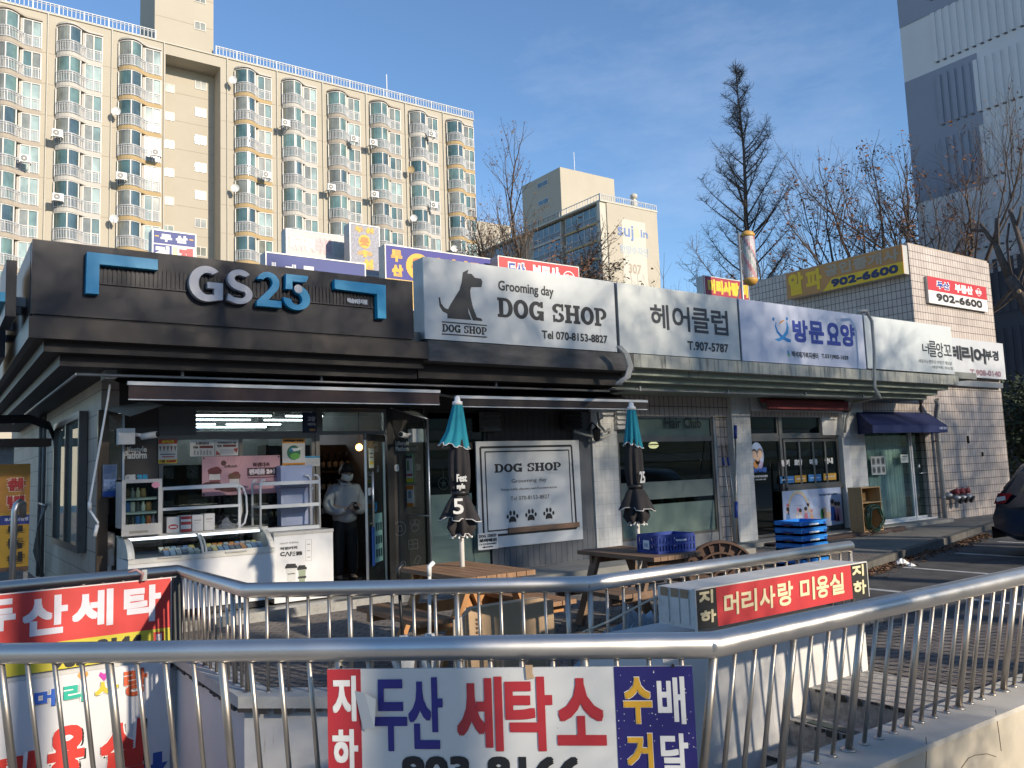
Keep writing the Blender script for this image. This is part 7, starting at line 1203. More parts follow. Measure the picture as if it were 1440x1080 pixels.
m = MB(); m.tube([pa, pb_], 0.016, steel_pole, 8); m.build('rod', t)
for q0, q1 in ((0.90, 1.01), (0.25, 0.38)): m = MB(); m.tube([pa.lerp(pb_, q0), pa.lerp(pb_, q1)], 0.033, bl2, 10); m.build('grip', t)
for x, lab in ((12.72, 'thin steel pole with a blue band beside the hair salon window, nearer the window'), (12.86, 'thin steel pole with a blue band beside the hair salon window, nearer the pillar')): t = thing('steel_pole', lab, 'pole', (x, 10.9, 0.1), 'thin steel poles by the salon'); m = MB(); m.tube([(x, 10.78, 0.1), (x + 0.02, 10.97, 2.0)], 0.014, steel_pole, 8); m.build('rod', t); m = MB(); m.tube([(x + 0.012, 10.93, 1.58), (x + 0.015, 10.95, 1.74)], 0.022, bl2, 8); m.build('grip', t)
# round table top stood on edge
brp = mat('brown_plastic', (0.115, 0.068, 0.048), 0.5, var=0.1, scale=4); t = thing('round_table', 'brown plastic round table lying on its edge showing ribs beneath its top', 'table', (7.1, 6.1, 0.0)); tl = Vector((-0.62, -0.78, 0.0)).normalized(); c = Vector((7.12, 6.25, 0.36)); u = Vector((-tl.y, tl.x, 0)); fr_ = Fr((c.x, c.y), (u.x, u.y)); fr_.n = tl; m = MB(); m.disc(fr_, 0, 0.38, 0.42, 0.42, -0.03, 0.0, brp, 40); m.build('table_top', t); m = MB()
for rr in (0.415, 0.30, 0.10):
    k_ = 36
    for i in range(k_): a0, a1 = 2 * math.pi * i / k_, 2 * math.pi * (i + 1) / k_; m.poly(fr_, [(rr * math.cos(a0), 0.38 + rr * math.sin(a0)), (rr * math.cos(a1), 0.38 + rr * math.sin(a1)), ((rr - 0.02) * math.cos(a1), 0.38 + (rr - 0.02) * math.sin(a1)), ((rr - 0.02) * math.cos(a0), 0.38 + (rr - 0.02) * math.sin(a0))], 0.0, 0.05, brp)
for i in range(20): a0 = 2 * math.pi * i / 20; cu_, su = math.cos(a0), math.sin(a0); m.poly(fr_, [(0.10 * cu_ - 0.006 * su, 0.38 + 0.10 * su + 0.006 * cu_), (0.40 * cu_ - 0.006 * su, 0.38 + 0.40 * su + 0.006 * cu_), (0.40 * cu_ + 0.006 * su, 0.38 + 0.40 * su - 0.006 * cu_), (0.10 * cu_ + 0.006 * su, 0.38 + 0.10 * su - 0.006 * cu_)], 0.0, 0.04, brp)
m.build('rib_frame', t)
# cardboard, wrapped umbrellas, plastic sheet, stick
cdm = mat('cardboard', (0.44, 0.31, 0.19), 0.8, var=0.08, scale=3); t = thing('cardboard_box', 'flattened brown cardboard box with red-brown print propped behind the railing', 'box', (3.75, 5.5, 0.0)); fq = Fr((3.42, 5.56), (0.97, -0.23)); m = MB(); m.poly(fq, [(0.0, 0.0), (0.74, 0.0), (0.74, 0.60), (0.62, 0.625), (0.06, 0.60), (0.0, 0.55)], -0.10, 0.0, cdm); m.build('panel', t); m = MB(); m.poly(fq, [(0.0, 0.0), (-0.10, 0.02), (-0.09, 0.52), (0.0, 0.55)], -0.05, -0.03, mat('cardboard_pale', (0.56, 0.50, 0.42), 0.8)); m.build('flap', t); m = MB(); cr_ = ink('6E3A34')
m.text(fq, 'www.lgure', 0.08, 0.38, 0.10, 0.40, 0.002, ink('5A4030'), 0.0)
for i, ch in enumerate('www.lgur'): m.text(fq, ch, 0.075, 0.50 - i * 0.032, 0.10, 0.522 - i * 0.032, 0.002, ink('5A4030'), 0.001)
for bx in (((0.27, 0.37), (0.36, 0.37), (0.36, 0.30), (0.31, 0.30), (0.31, 0.20), (0.27, 0.20)), ((0.375, 0.35), (0.45, 0.35), (0.45, 0.28), (0.48, 0.28), (0.48, 0.18), (0.375, 0.18))): outline(m, fq, bx, 0.001, cr_, 0.012)
m.text(fq, '세요', 0.285, 0.215, 0.355, 0.345, 0.003, cr_, 0.003); m.text(fq, '지마', 0.385, 0.20, 0.465, 0.33, 0.003, cr_, 0.003); m.text(fq, '(주)', 0.24, 0.20, 0.262, 0.32, 0.003, cr_, 0.001); m.build('lettering', t)
wrapm = mat('white_wrap', (0.66, 0.67, 0.66), 0.5, var=0.08, scale=6)
for (x, y, lab, hm, lean) in ((2.98, 5.75, 'white umbrella with a black shaft leaning behind the railing', black, 0.0), (3.15, 5.66, 'white umbrella with a white shaft leaning behind the railing', white, 0.05)):
    t = thing('umbrella', lab, 'umbrella', (x, y, 0.0), 'wrapped umbrellas behind the railing'); m = MB(); m.tube([(x, y, 0.30), (x + lean, y + 0.06, 0.86)], 0.014, hm, 8); m.build('shaft', t); m = MB(); m.lathe((x, y, 0.02), [(0.02, 0), (0.06, 0.10), (0.10, 0.30), (0.085, 0.36), (0.03, 0.42)], wrapm, 16, mod=lambda an, i: 1 + 0.22 * math.sin(an * 5 + i)); m.build('canopy', t); m = MB(); m.tube([(x + lean, y + 0.06, 0.86), (x + lean, y + 0.06, 0.93), (x + lean + 0.04, y + 0.06, 0.96)], 0.018, hm, 8); m.build('handle', t)
tarp = mat('plastic_sheet', (0.33, 0.40, 0.46), 0.35, var=0.25, scale=6, spec=0.6); crumple('plastic_sheet', 'crumpled pale blue plastic sheet heaped behind the railing', 'plastic sheet', (4.75, 5.12, 0.0), 0.75, 0.22, 0.52, tarp, 9, 18)
m = MB(); pc = [onY(*c_, 4.70) for c_ in ((819, 889), (860, 872), (905, 848), (946, 828))]; m.tube(pc, [0.007, 0.009, 0.009, 0.008], mat('pale_cord', (0.56, 0.48, 0.36), 0.7), 7); tag(m.build('pale_stick', None, pc[0]), 'pale thin stick tied slantwise across the railing bars', 'stick')
# ================================================================== stairwell walls, kerb wall, steps
def wall_run(m, pts, th, z0, z1, mt, side=1):
    k = len(pts); out = []
    for i, p in enumerate(pts):
        a = Vector(pts[max(i - 1, 0)]); b = Vector(pts[min(i + 1, k - 1)]); pv = Vector(p); n1 = n2 = None
        if i > 0: d = (pv - a).normalized(); n1 = Vector((-d.y, d.x))
        if i < k - 1: d = (b - pv).normalized(); n2 = Vector((-d.y, d.x))
        n = ((n1 or n2) + (n2 or n1)).normalized(); f_ = 1 / max(0.5, n.dot(n1 or n2)); out.append(pv + n * th * side * f_)
    for i in range(k - 1): m.prism([tuple(pts[i]), tuple(pts[i + 1]), tuple(out[i + 1]), tuple(out[i])], z0, z1, mt)
t = thing('stairwell_wall', 'white peeling wall of the sunken stairwell with a crumbling pale ledge', 'wall', (2.5, 6.5, -2.6)); m = MB(); run = [(-6.0, 8.56), (2.0, 8.56), (2.02, 6.52), (3.98, 4.70), (4.1, 4.70)]; wall_run(m, run, 0.3, -2.7, -0.03, wall_white, 1); m.build('wall_face', t)
m = MB(); wall_run(m, [(-6.0, 8.50), (1.96, 8.50), (1.96, 6.48), (3.94, 4.64), (4.1, 4.64)], 0.26, -0.05, 0.035, mat('ledge', (0.47, 0.46, 0.43), 0.85, var=0.15, scale=4, mode='world', bmp=0.006, dirt=((0.16, 0.15, 0.14), 0.05)), 1); m.build('ledge', t)
rl = random.Random(12); m = MB(); cr2 = mat('dark_crust', (0.05, 0.048, 0.045), 0.95, var=0.3, scale=8)
run2 = [Vector(p) for p in ((-1.0, 8.50), (1.96, 8.50), (1.96, 6.48), (3.94, 4.64))]
for a, b_ in zip(run2, run2[1:]):
    L = (b_ - a).length; d = (b_ - a).normalized(); n = Vector((d.y, -d.x)); q = 0
    while q < L:
        w_ = rl.uniform(0.04, 0.14); p = a + d * q; h_ = rl.uniform(0.012, 0.045); m.prism([tuple(p), tuple(p + d * min(w_, L - q)), tuple(p + d * min(w_, L - q) - n * 0.02 + n * 0.005), tuple(p - n * 0.02 + n * 0.005)], -0.05 - h_, -0.052, cr2); q += w_ * rl.uniform(1.0, 1.6)
m.build('crack', t)
t = thing('stairwell_wall', 'white stairwell wall below the red box sign with soft shadows on it', 'wall', (5.1, 4.2, -2.6)); m = MB(); m.box(3.9, 3.95, -2.7, 6.15, 4.72, 0.44, wall_white); m.build('wall_face', t)
t = thing('kerb_wall', 'cream concrete kerb wall under the near railing, cracked and stained', 'wall', (6, 2.85, -1.2)); m = MB(); wall_run(m, [(-2.6, 7.75), (0.27, 5.13), (2.97, 2.70), (3.05, 2.665), (14.0, 2.665)], 0.335, -1.2, 0.0, wall_cream, 1); m.build('wall_body', t)
m = MB(); capm = mat('kerb_cap', (0.53, 0.50, 0.44), 0.85, var=0.12, scale=3, mode='world', bmp=0.004, dirt=((0.20, 0.17, 0.13), 0.02), spec=0.3); wall_run(m, [(-2.6, 7.73), (0.26, 5.11), (2.96, 2.68), (3.04, 2.65), (14.0, 2.65)], 0.36, 0.0, 0.03, capm, 1); m.build('cap', t)
m = MB(); ck = mat('crack_dark', (0.14, 0.11, 0.08), 0.95)
for pts in (((1302, 1036), (1303, 1052), (1302, 1080)), ((1400, 998), (1404, 1025), (1408, 1056)), ((1352, 1080), (1362, 1066), (1371, 1062), (1388, 1060), (1401, 1064))): m.tube([onY(*p, 2.6635) for p in pts], 0.0022, ck, 4)
m.build('crack', t)
t = thing('stair', 'worn concrete steps leading down into the stairwell at the right', 'stairs', (5.0, 3.4, -1.5)); stm = mat('step_stone', (0.34, 0.32, 0.29), 0.9, var=0.35, scale=22, mode='world', bmp=0.006, dirt=((0.14, 0.12, 0.10), 0.05)); m = MB(); xs = [6.15, 5.38, 5.10, 4.80, 4.50, 4.20, 3.9, 3.6]
for i in range(7): m.box(xs[i + 1], 3.0, -2.7, xs[i] - (0.004 if i else 0), 3.948, -0.03 - 0.17 * i, stm)
m.build('steps', t); m = MB(); cr3 = MATS['dark_crust']
for i, x in enumerate(xs[1:4]):
    z = -0.03 - 0.17 * i; q = 3.05
    while q < 3.9: w_ = rl.uniform(0.05, 0.16); m.box(x - 0.012, q, z - rl.uniform(0.012, 0.05), x + 0.002, min(3.93, q + w_), z + 0.001, cr3); q += w_ * rl.uniform(1.05, 1.8)
m.build('broken_edge', t); m = MB(); m.box(5.12, 3.15, -0.198, 5.20, 3.8, -0.192, mat('grip_strip', (0.06, 0.08, 0.07), 0.8)); m.build('grip_strip', t)
m = MB(); m.prism([(-6, 8.4), (2.0, 8.4), (4, 4.4), (4, 3.0), (3.1, 3.0), (-2, 7.2)], -2.75, -2.7, conc); kind(m.build('stairwell_floor'), 'structure')
# ================================================================== railings
def railing(label, pts, spacing, post_every, base_z, top_z, r=0.052, skip=None, base_off=None, end_cap=True, phase=0.06):
    t = thing('railing', label, 'railing', (pts[1][0], pts[1][1], base_z)); m = MB(); m.tube([(x, y, top_z) for x, y in pts], r, steel, 22)
    for x, y in pts[1:-1]: m.ball((x, y, top_z), r * 1.035, steel, 18)
    m.build('handrail', t); n = 0; wm = MB()
    for (xa, ya), (xb, yb) in zip(pts, pts[1:]):
        L = math.hypot(xb - xa, yb - ya); k = max(1, round(L / spacing)); tx, ty = (xb - xa) / L, (yb - ya) / L; bo = base_off or 0.0
        for i in range(k + (1 if (xb, yb) == tuple(pts[-1]) else 0)):
            s_ = L * i / k; x, y = xa + tx * s_, ya + ty * s_
            if skip and skip(x, y): continue
            big = (i % post_every == 0); rr = 0.021 if big else 0.0125; bx, by = x - ty * bo, y + tx * bo
            q = MB(); q.tube([(bx, by, base_z), (x, y, top_z - r * 0.7)], rr, steel_pole, 12); q.lathe((bx, by, base_z), [(rr * 2.1, 0.0), (rr * 2.0, 0.006), (rr * 1.2, 0.014)], steel_pole, 14); q.build('post' if big else 'baluster', t)
    return t
railing('near stainless steel railing that bends right along the kerb wall', [A0, A1, A2, A3], 0.150, 4, 0.03, 0.80, 0.052, base_off=0.145, skip=lambda x, y: x > 11.5)
railing('far stainless steel railing that bends round the back of the stairwell', [(-3.0, 8.60), B1, B2, B3, B4], 0.165, 5, 0.03, 0.80, 0.052, skip=None, base_off=0.02)
m = MB(); wl2 = mat('weld_bright', (0.60, 0.58, 0.54), 0.35, 1.0, 0.3, 30, bmp=0.004)
for x, y in (A2, B3): m.tube([(x - 0.012, y + 0.012, 0.80), (x + 0.012, y - 0.002, 0.80)], 0.0555, wl2, 20)
m.build('weld_seam', bpy.data.objects['railing'])
t = thing('bollard_hoop', 'bent stainless steel hoop post beside the yellow estate board', 'post', onZ(20, 822, 0.0)); p = onY(22, 700, 11.5); m = MB(); m.tube([(p.x - 0.02, 11.5, 0.0), (p.x - 0.01, 11.5, 1.38), (p.x + 0.01, 11.5, 1.46), (p.x + 0.05, 11.55, 1.49), (p.x + 0.08, 11.62, 1.46), (p.x + 0.09, 11.64, 1.30)], 0.035, steel, 14); m.build('pipe', t); t.location = (p.x, 11.5, 0); 
for ch in t.children: ch.location = (0, 0, 0); ch.data.transform(Matrix.Translation(onZ(20, 822, 0.0) - Vector((p.x, 11.5, 0))))
# ================================================================== signs on the railings
sheet = mat('sheet_white', (0.60, 0.61, 0.60), 0.42, var=0.03, scale=3, dirt=((0.40, 0.39, 0.36), -0.09)); sred = mat('sheet_red', (0.40, 0.028, 0.038), 0.45, var=0.05, scale=3); snavy = mat('sheet_navy', (0.018, 0.016, 0.135), 0.45, var=0.06, scale=3); sgold = mat('sheet_gold', (0.58, 0.33, 0.03), 0.45, var=0.05)
d_ = Vector((A2[0] - A1[0], A2[1] - A1[1])).normalized(); nrm = Vector((d_.y, -d_.x)); o_ = Vector(A1) + nrm * 0.075; FF = Fr((o_.x, o_.y), (d_.x, d_.y)); lft = FF.px(460, 935)[0]; rgt = FF.px(973, 932)[0]; top_ = 0.722; bot_ = 0.02
t = thing('sign_board', 'white 두산 세탁소 laundry board with red and navy ends hung on the near railing', 'sign', FF.pt((lft + rgt) / 2, bot_, 0)); m = MB(); m.rect(FF, lft, bot_, rgt, top_, -0.012, 0.0, sheet); m.build('board', t); m = MB(); u_a = FF.px(508, 1000)[0]; u_b = FF.px(864, 960)[0]
m.rect(FF, lft, bot_, u_a, top_, 0, 0.002, sred); m.rect(FF, u_b, bot_, rgt, top_, 0, 0.002, snavy); m.build('colour_band', t); m = MB(); e_ = 0.003; wi2 = ink('DCDCDA'); rd2 = sred; nv = mat('letter_navy', (0.02, 0.022, 0.21), 0.45, var=0.05)
m.tpx(FF, '지', (468, 1014), (501, 950), e_, wi2, 0.007); m.tpx(FF, '하', (468, 1085), (504, 1025), e_, wi2, 0.007)
for ch, xa, xb, yb, yt in (('두', 527, 572, 1056, 955), ('산', 575, 622, 1053, 952)): m.tpx(FF, ch, (xa, yb), (xb, yt), e_, nv, 0.0085)
for ch, xa, xb, yb, yt in (('세', 643, 706, 1056, 951), ('탁', 712, 776, 1056, 951), ('소', 784, 850, 1048, 953)): m.tpx(FF, ch, (xa, yb), (xb, yt), e_, rd2, 0.0105)
for ch, xa, xb, yb, yt in (('수', 877, 916, 1018, 951), ('거', 882, 918, 1086, 1030)): m.tpx(FF, ch, (xa, yb), (xb, yt), e_, wi2, 0.0085); m.tpx(FF, ch, (xa + 0.8, yb - 0.8), (xb - 0.8, yt + 0.8), e_ + 0.003, sgold, 0.006)
for ch, xa, xb, yb, yt in (('배', 926, 962, 1018, 951), ('달', 931, 967, 1095, 1031)): m.tpx(FF, ch, (xa, yb), (xb, yt), e_, wi2, 0.0055)
m.text(FF, '903-8166', FF.px(565, 1080)[0], FF.px(690, 1067)[1] - 0.125, FF.px(820, 1080)[0], FF.px(690, 1067)[1] + 0.012, e_, inkb, 0.009); m.build('lettering', t); m = MB()
for x, y in ((480, 938), (632, 934), (787, 934), (946, 936)): p = FF.px(x, y); m.disc(FF, p[0], p[1], 0.008, 0.008, 0.002, 0.005, black, 12)
rs = random.Random(2)
for i in range(46): m.disc(FF, rs.uniform(u_b, rgt), rs.uniform(0.3, top_ - 0.02), rs.uniform(.0012, .003), rs.uniform(.0012, .003), 0.0021, 0.0026, white, 6)
for i in range(20): m.disc(FF, rs.uniform(lft, u_b), rs.uniform(0.3, top_ - 0.02), rs.uniform(.001, .0025), rs.uniform(.001, .0025), 0.0001, 0.0006, ink('8A8A88'), 6)
m.build('bolt_hole', t); m = MB(); a = FF.px(499, 971); b_ = FF.px(533, 1015); w_ = b_[0] - a[0]
m.add([FF.pt(a[0], a[1], 0.004), FF.pt(a[0] + w_ * .5, a[1] - 0.004, 0.03), FF.pt(a[0] + w_, a[1] - 0.03, 0.045), FF.pt(a[0] + w_ * 0.9, b_[1] - 0.02, 0.04), FF.pt(a[0] + w_ * 0.35, b_[1] - 0.03, 0.012)], [(0, 1, 2, 3, 4)], sheet); m.build('peeling_film', t)
m = MB(); p = FF.px(743, 925); m.poly(FF, [(p[0] - 0.016, 0.735), (p[0] + 0.02, 0.735), (p[0] + 0.016, 0.70), (p[0] + 0.026, 0.675), (p[0] - 0.012, 0.67)], 0.004, 0.008, cdm); tag(m.build('cardboard_scrap', None, FF.pt(p[0], 0.7, 0)), 'torn cardboard scrap wedged between near railing and laundry board', 'scrap')
# red laundry sign on the far railing
FS1 = FY(8.50); lf, tp_, rg = -1.2, 0.705, FS1.px(241, 860)[0]; t = thing('sign_board', 'red 두산세탁 laundry sign with yellow lower strip on the far railing at left', 'sign', (0.8, 8.5, 0.05)); m = MB(); m.rect(FS1, lf, 0.05, rg, 0.755, -0.02, 0.0, sred); m.build('board', t); m = MB(); brred = mat('sheet_bright_red', (0.56, 0.045, 0.04), 0.45, var=0.04)
Z = z4(0, 760, 3.375); m.rect(FS1, lf, 0.05, rg, 0.755, 0, 0.002, brred); yb_ = mat('sheet_yellow', (0.55, 0.47, 0.04), 0.5, var=0.04); m.poly(FS1, [(lf, 0.05), (rg, 0.05), FS1.px(*Z(805, 412)), FS1.px(*Z(280, 480))], 0.002, 0.003, yb_)
for a in ((lf, 0.745, rg, 0.755), (rg - 0.008, 0.05, rg, 0.745)): m.rect(FS1, *a, 0.003, 0.006, ink('D8D4D0'))
m.build('colour_band', t); m = MB(); lw_ = ink('D2CFD6')
for ch, xa, xb, yb2, yt in (('두', -70, 78, 440, 272), ('산', 102, 325, 462, 252), ('세', 338, 540, 424, 226), ('탁', 584, 765, 400, 205)): m.tpx(FS1, ch, Z(xa, yb2), Z(xb, yt), 0.005, lw_, 0.015)
m.text(FS1, '903-8166', FS1.px(*Z(240, 470))[0], 0.055, FS1.px(*Z(682, 470))[0], FS1.px(*Z(600, 452))[1], 0.006, inkb, 0.016); p, r = FS1.px(*Z(728, 510)), FS1.px(*Z(778, 430)); m.rect(FS1, p[0], 0.055, r[0], r[1], 0.003, 0.005, brred); m.text(FS1, '직', p[0] + 0.02, r[1] - 0.10, r[0] - 0.02, r[1] - 0.015, 0.006, ink('E4DADA'), 0.006); m.build('lettering', t)
m = MB(); p = FS1.px(198, 806); m.tube([FS1.pt(p[0] - 0.12, 0.84, 0.05), FS1.pt(p[0] - 0.05, 0.86, 0.06), FS1.pt(p[0], 0.82, 0.08), FS1.pt(p[0], 0.74, 0.02)], 0.012, ink('9A7A78'), 6); m.rect(FS1, p[0] - 0.0, 0.75, p[0] + 0.045, 0.85, 0.03, 0.05, grey_metal); m.build('tie', t)
m = MB(); m.box(rg + 0.01, 8.46, 0.03, rg + 0.09, 8.58, 0.74, mat('dark_post', (0.05, 0.055, 0.055), 0.5)); m.build('side_post', t)
# salon board on the stairwell wall, far left
FV = FY(8.47); rg2 = FV.px(239, 1000)[0]; t = thing('sign_board', 'white salon board with rainbow 머리사랑 and red 미용실 lettering on the stairwell wall', 'sign', (0.5, 8.47, -1.6)); m = MB(); m.rect(FV, -1.6, -1.7, rg2, 0.0, -0.02, 0.0, mat('board_gloss', (0.62, 0.62, 0.63), 0.3, var=0.03, scale=2)); m.build('board', t); Z = z4(0, 880, 4.8); m = MB(); cols5 = ['2F4FB8', '1FA0B8', '48B84A', 'C9B82E', 'C9602E']
def shadowed(ch, bl, tr, c_, bold, off=(5, 5), skew=0.0): m.tpx(FV, ch, (bl[0] + off[0] / 4.8, bl[1] + off[1] / 4.8), (tr[0] + off[0] / 4.8, tr[1] + off[1] / 4.8), 0.003, inkb, bold, skew=skew); m.tpx(FV, ch, bl, tr, 0.008, ink('E8E4E2'), bold * 1.35, skew=skew); m.tpx(FV, ch, bl, tr, 0.013, ink(c_), bold * 0.8, skew=skew)
for ch, xa, xb, yb2, yt, c_ in (('머', 225, 375, 560, 420, '2F62C0'), ('리', 425, 580, 530, 375, '22A890'), ('사', 635, 800, 495, 350, 'C4B43A'), ('랑', 832, 992, 482, 275, 'C9582E')): shadowed(ch, Z(xa, yb2), Z(xb, yt), c_, 0.012)
for ch, xa, xb, yb2, yt in (('미', -40, 240, 1120, 835), ('용', 300, 565, 1090, 650), ('실', 655, 975, 1060, 612)): shadowed(ch, Z(xa, yb2), Z(xb, yt), 'C8342C', 0.028, (14, 12), 0.06)
for x, y, c_ in ((560, 342, 'D9954A'), (703, 340, 'B8389A')):
    p = FV.px(*Z(x, y)); m.poly(FV, [(p[0], p[1] - .045), (p[0] + .045, p[1] + .012), (p[0] + .032, p[1] + .042), (p[0], p[1] + .02), (p[0] - .032, p[1] + .042), (p[0] - .045, p[1] + .012)], 0.0, 0.004, ink(c_))
p = FV.px(*Z(1055, 930)); m.poly(FV, [(p[0] - .03, p[1] + .10), (p[0] + .05, p[1] + .10), (p[0] + .05, p[1]), (p[0] + .1, p[1]), (p[0] - .01, p[1] - .14), (p[0] - .12, p[1]), (p[0] - .03, p[1])], 0.0, 0.004, ink('2A4F9A')); m.build('lettering', t)
# red box sign on the stairwell wall
FBX = FY(4.0); bx0, bx1, bz0, bz1 = 4.29, 6.315, 0.525, 0.79; t = thing('box_sign', 'red and black box sign reading 지하 머리사랑 미용실 지하 beside the far railing', 'sign', (5.3, 4.2, 0.5)); wf = mat('box_frame_white', (0.56, 0.55, 0.52), 0.55, var=0.12, scale=5, dirt=((0.26, 0.22, 0.17), 0.03)); m = MB(); m.box(bx0, 4.02, bz0 + 0.005, bx1, 4.36, bz1, wf)
for y in (4.06, 4.15, 4.25): m.box(bx0 - 0.01, y, bz0 + 0.03, bx0, y + 0.07, bz1 - 0.03, wf); m.box(bx0 - 0.012, y, bz1 - 0.06, bx0 - 0.01, y + 0.07, bz1 - 0.0, mat('rusty_corner', (0.30, 0.20, 0.12), 0.8))
m.build('casing', t); m = MB(); bkf = mat('box_black', (0.03, 0.03, 0.028), 0.45, var=0.1); rdf = mat('box_red', (0.50, 0.045, 0.05), 0.42, var=0.05); ua, ub = FBX.px(1008, 850)[0], FBX.px(1197, 810)[0]
m.rect(FBX, bx0, bz0, ua, bz1, -0.02, 0.0, bkf); m.rect(FBX, ua, bz0, ub, bz1, -0.02, 0.001, rdf); m.rect(FBX, ub, bz0, bx1, bz1, -0.02, 0.0, bkf); m.build('face', t); m = MB()
for a in ((bx0 - 0.006, bz1, bx1 + 0.006, bz1 + 0.01), (bx0 - 0.006, bz0 - 0.008, bx0, bz1), (bx1, bz0 - 0.008, bx1 + 0.008, bz1)): m.rect(FBX, *a, -0.02, 0.004, wf)
m.build('frame', t); m = MB(); crm = ink('DCCFA8'); Z = z4(920, 740, 4.5)
for ch, xa, xb, yb2, yt in (('지', 280, 365, 498, 398), ('하', 290, 385, 622, 520), ('머', 440, 525, 572, 412), ('리', 550, 640, 552, 392), ('사', 665, 755, 532, 372), ('랑', 780, 868, 512, 342), ('미', 922, 1005, 480, 318), ('용', 1025, 1095, 460, 308), ('실', 1110, 1190, 440, 292), ('지', 1250, 1318, 325, 238), ('하', 1260, 1333, 440, 335)): m.tpx(FBX, ch, Z(xa, yb2), Z(xb, yt), 0.005, crm, 0.0055, skew=0.05)
m.build('lettering', t)
# yellow estate board in the side passage
FYL = FY(12.6); a, b_ = FYL.px(-14, 800), FYL.px(43, 652); t = thing('estate_board', 'yellow and orange 한빛 부동산 board standing in the passage at the far left', 'sign', (0.9, 12.6, 0)); m = MB(); m.rect(FYL, a[0], a[1], b_[0], b_[1], -0.05, 0.0, mat('board_yellow', (0.58, 0.33, 0.03), 0.5, var=0.05)); m.rect(FYL, a[0], a[1] - 0.05, b_[0], a[1], -0.06, 0.01, mat('rust_brown', (0.14, 0.08, 0.05), 0.7, var=0.2)); m.build('board', t); Z = z4(0, 500, 3.273); m = MB()
m.rect(FYL, a[0], FYL.px(*Z(60, 778))[1], b_[0], FYL.px(*Z(60, 735))[1], 0, 0.003, ink('2A3F8C')); m.rect(FYL, a[0], FYL.px(*Z(60, 722))[1], b_[0], b_[1], 0, 0.003, mat('board_orange', (0.50, 0.22, 0.03), 0.5)); m.tpx(FYL, '투자상담환영', Z(20, 765), Z(130, 742), 0.005, ink('C9CEE0'), 0.002)
for ch, yt, yb2 in (('한', 560, 628), ('빛', 640, 712)): m.tpx(FYL, ch, Z(26, yb2), Z(124, yt), 0.004, ink('E9DCC9'), 0.036); m.tpx(FYL, ch, Z(30, yb2 - 3), Z(120, yt + 3), 0.009, ink('B82A2C'), 0.024)
for ch, yt, yb2 in (('부', 780, 830), ('동', 838, 894), ('산', 900, 962)): m.tpx(FYL, ch, Z(26, yb2), Z(116, yt), 0.005, inkb, 0.022)
m.build('lettering', t); m = MB(); m.box(a[0], 12.65, 0, a[0] + 0.05, 12.7, b_[1], grey_metal); m.box(b_[0] - 0.05, 12.65, 0, b_[0], 12.7, b_[1], grey_metal); m.build('stand', t)
m = MB(); m.box(-3.0, 15.0, 0, 1.1, 15.15, 2.3, mat('passage_panel', (0.30, 0.31, 0.30), 0.7, var=0.2)); m.box(-3, 14.9, 2.3, 1.6, 15.3, 2.42, mat('beam_brown', (0.10, 0.06, 0.04), 0.7)); tag(m.build('passage_screen', None, (-1, 15, 0)), 'pale screen with a brown top beam closing the side passage at far left', 'screen')
# ================================================================== litter, leaves, hedge, car
lf_m = mat('dry_leaf', (0.16, 0.085, 0.045), 0.85, var=0.45, scale=30); rl = random.Random(21); m = MB()
for i in range(1500):
    q = rl.random(); x = 11.2 + q * 7.2 if rl.random() < 0.85 else rl.uniform(9, 20); base_y = 7.36 + (x - 11.2) * 0.235 if x < 14.93 else 8.13 + (x - 14.93) * 0.236; y = base_y - abs(rl.gauss(0, 0.16)) - 0.02; s_ = rl.uniform(0.018, 0.045); a0 = rl.uniform(0, 6.28); z = -0.098 + rl.uniform(0, 0.03); tx = rl.uniform(-.5, .5)
    ux, uy = math.cos(a0) * s_, math.sin(a0) * s_; m.add([(x - ux, y - uy, z), (x + uy * .6, y - ux * .6, z + s_ * tx), (x + ux, y + uy, z), (x - uy * .6, y + ux * .6, z + s_ * abs(tx) + .004)], [(0, 1, 2, 3)], lf_m)
for i in range(260):
    x = rl.uniform(13.4, 17.9); y = 10.25 - abs(rl.gauss(0, 0.06)); s_ = rl.uniform(0.015, 0.035); a0 = rl.uniform(0, 6.28); ux, uy = math.cos(a0) * s_, math.sin(a0) * s_; m.add([(x - ux, y - uy, 0.004), (x + uy * .6, y - ux * .6, 0.012), (x + ux, y + uy, 0.005), (x - uy * .6, y + ux * .6, 0.014)], [(0, 1, 2, 3)], lf_m)
kind(m.build('leaf_litter'), 'stuff')
for px, py, s_, lab in ((1268, 793, 0.14, 'crumpled white litter among the leaves by the kerb, the larger piece'), (1282, 796, 0.07, 'small white litter scrap among the leaves by the kerb')): p = onZ(px, py, -0.1); crumple('litter', lab, 'litter', (p.x, p.y, -0.10), s_, s_ * .8, s_ * .8, white, int(px), 7, 'litter by the kerb')
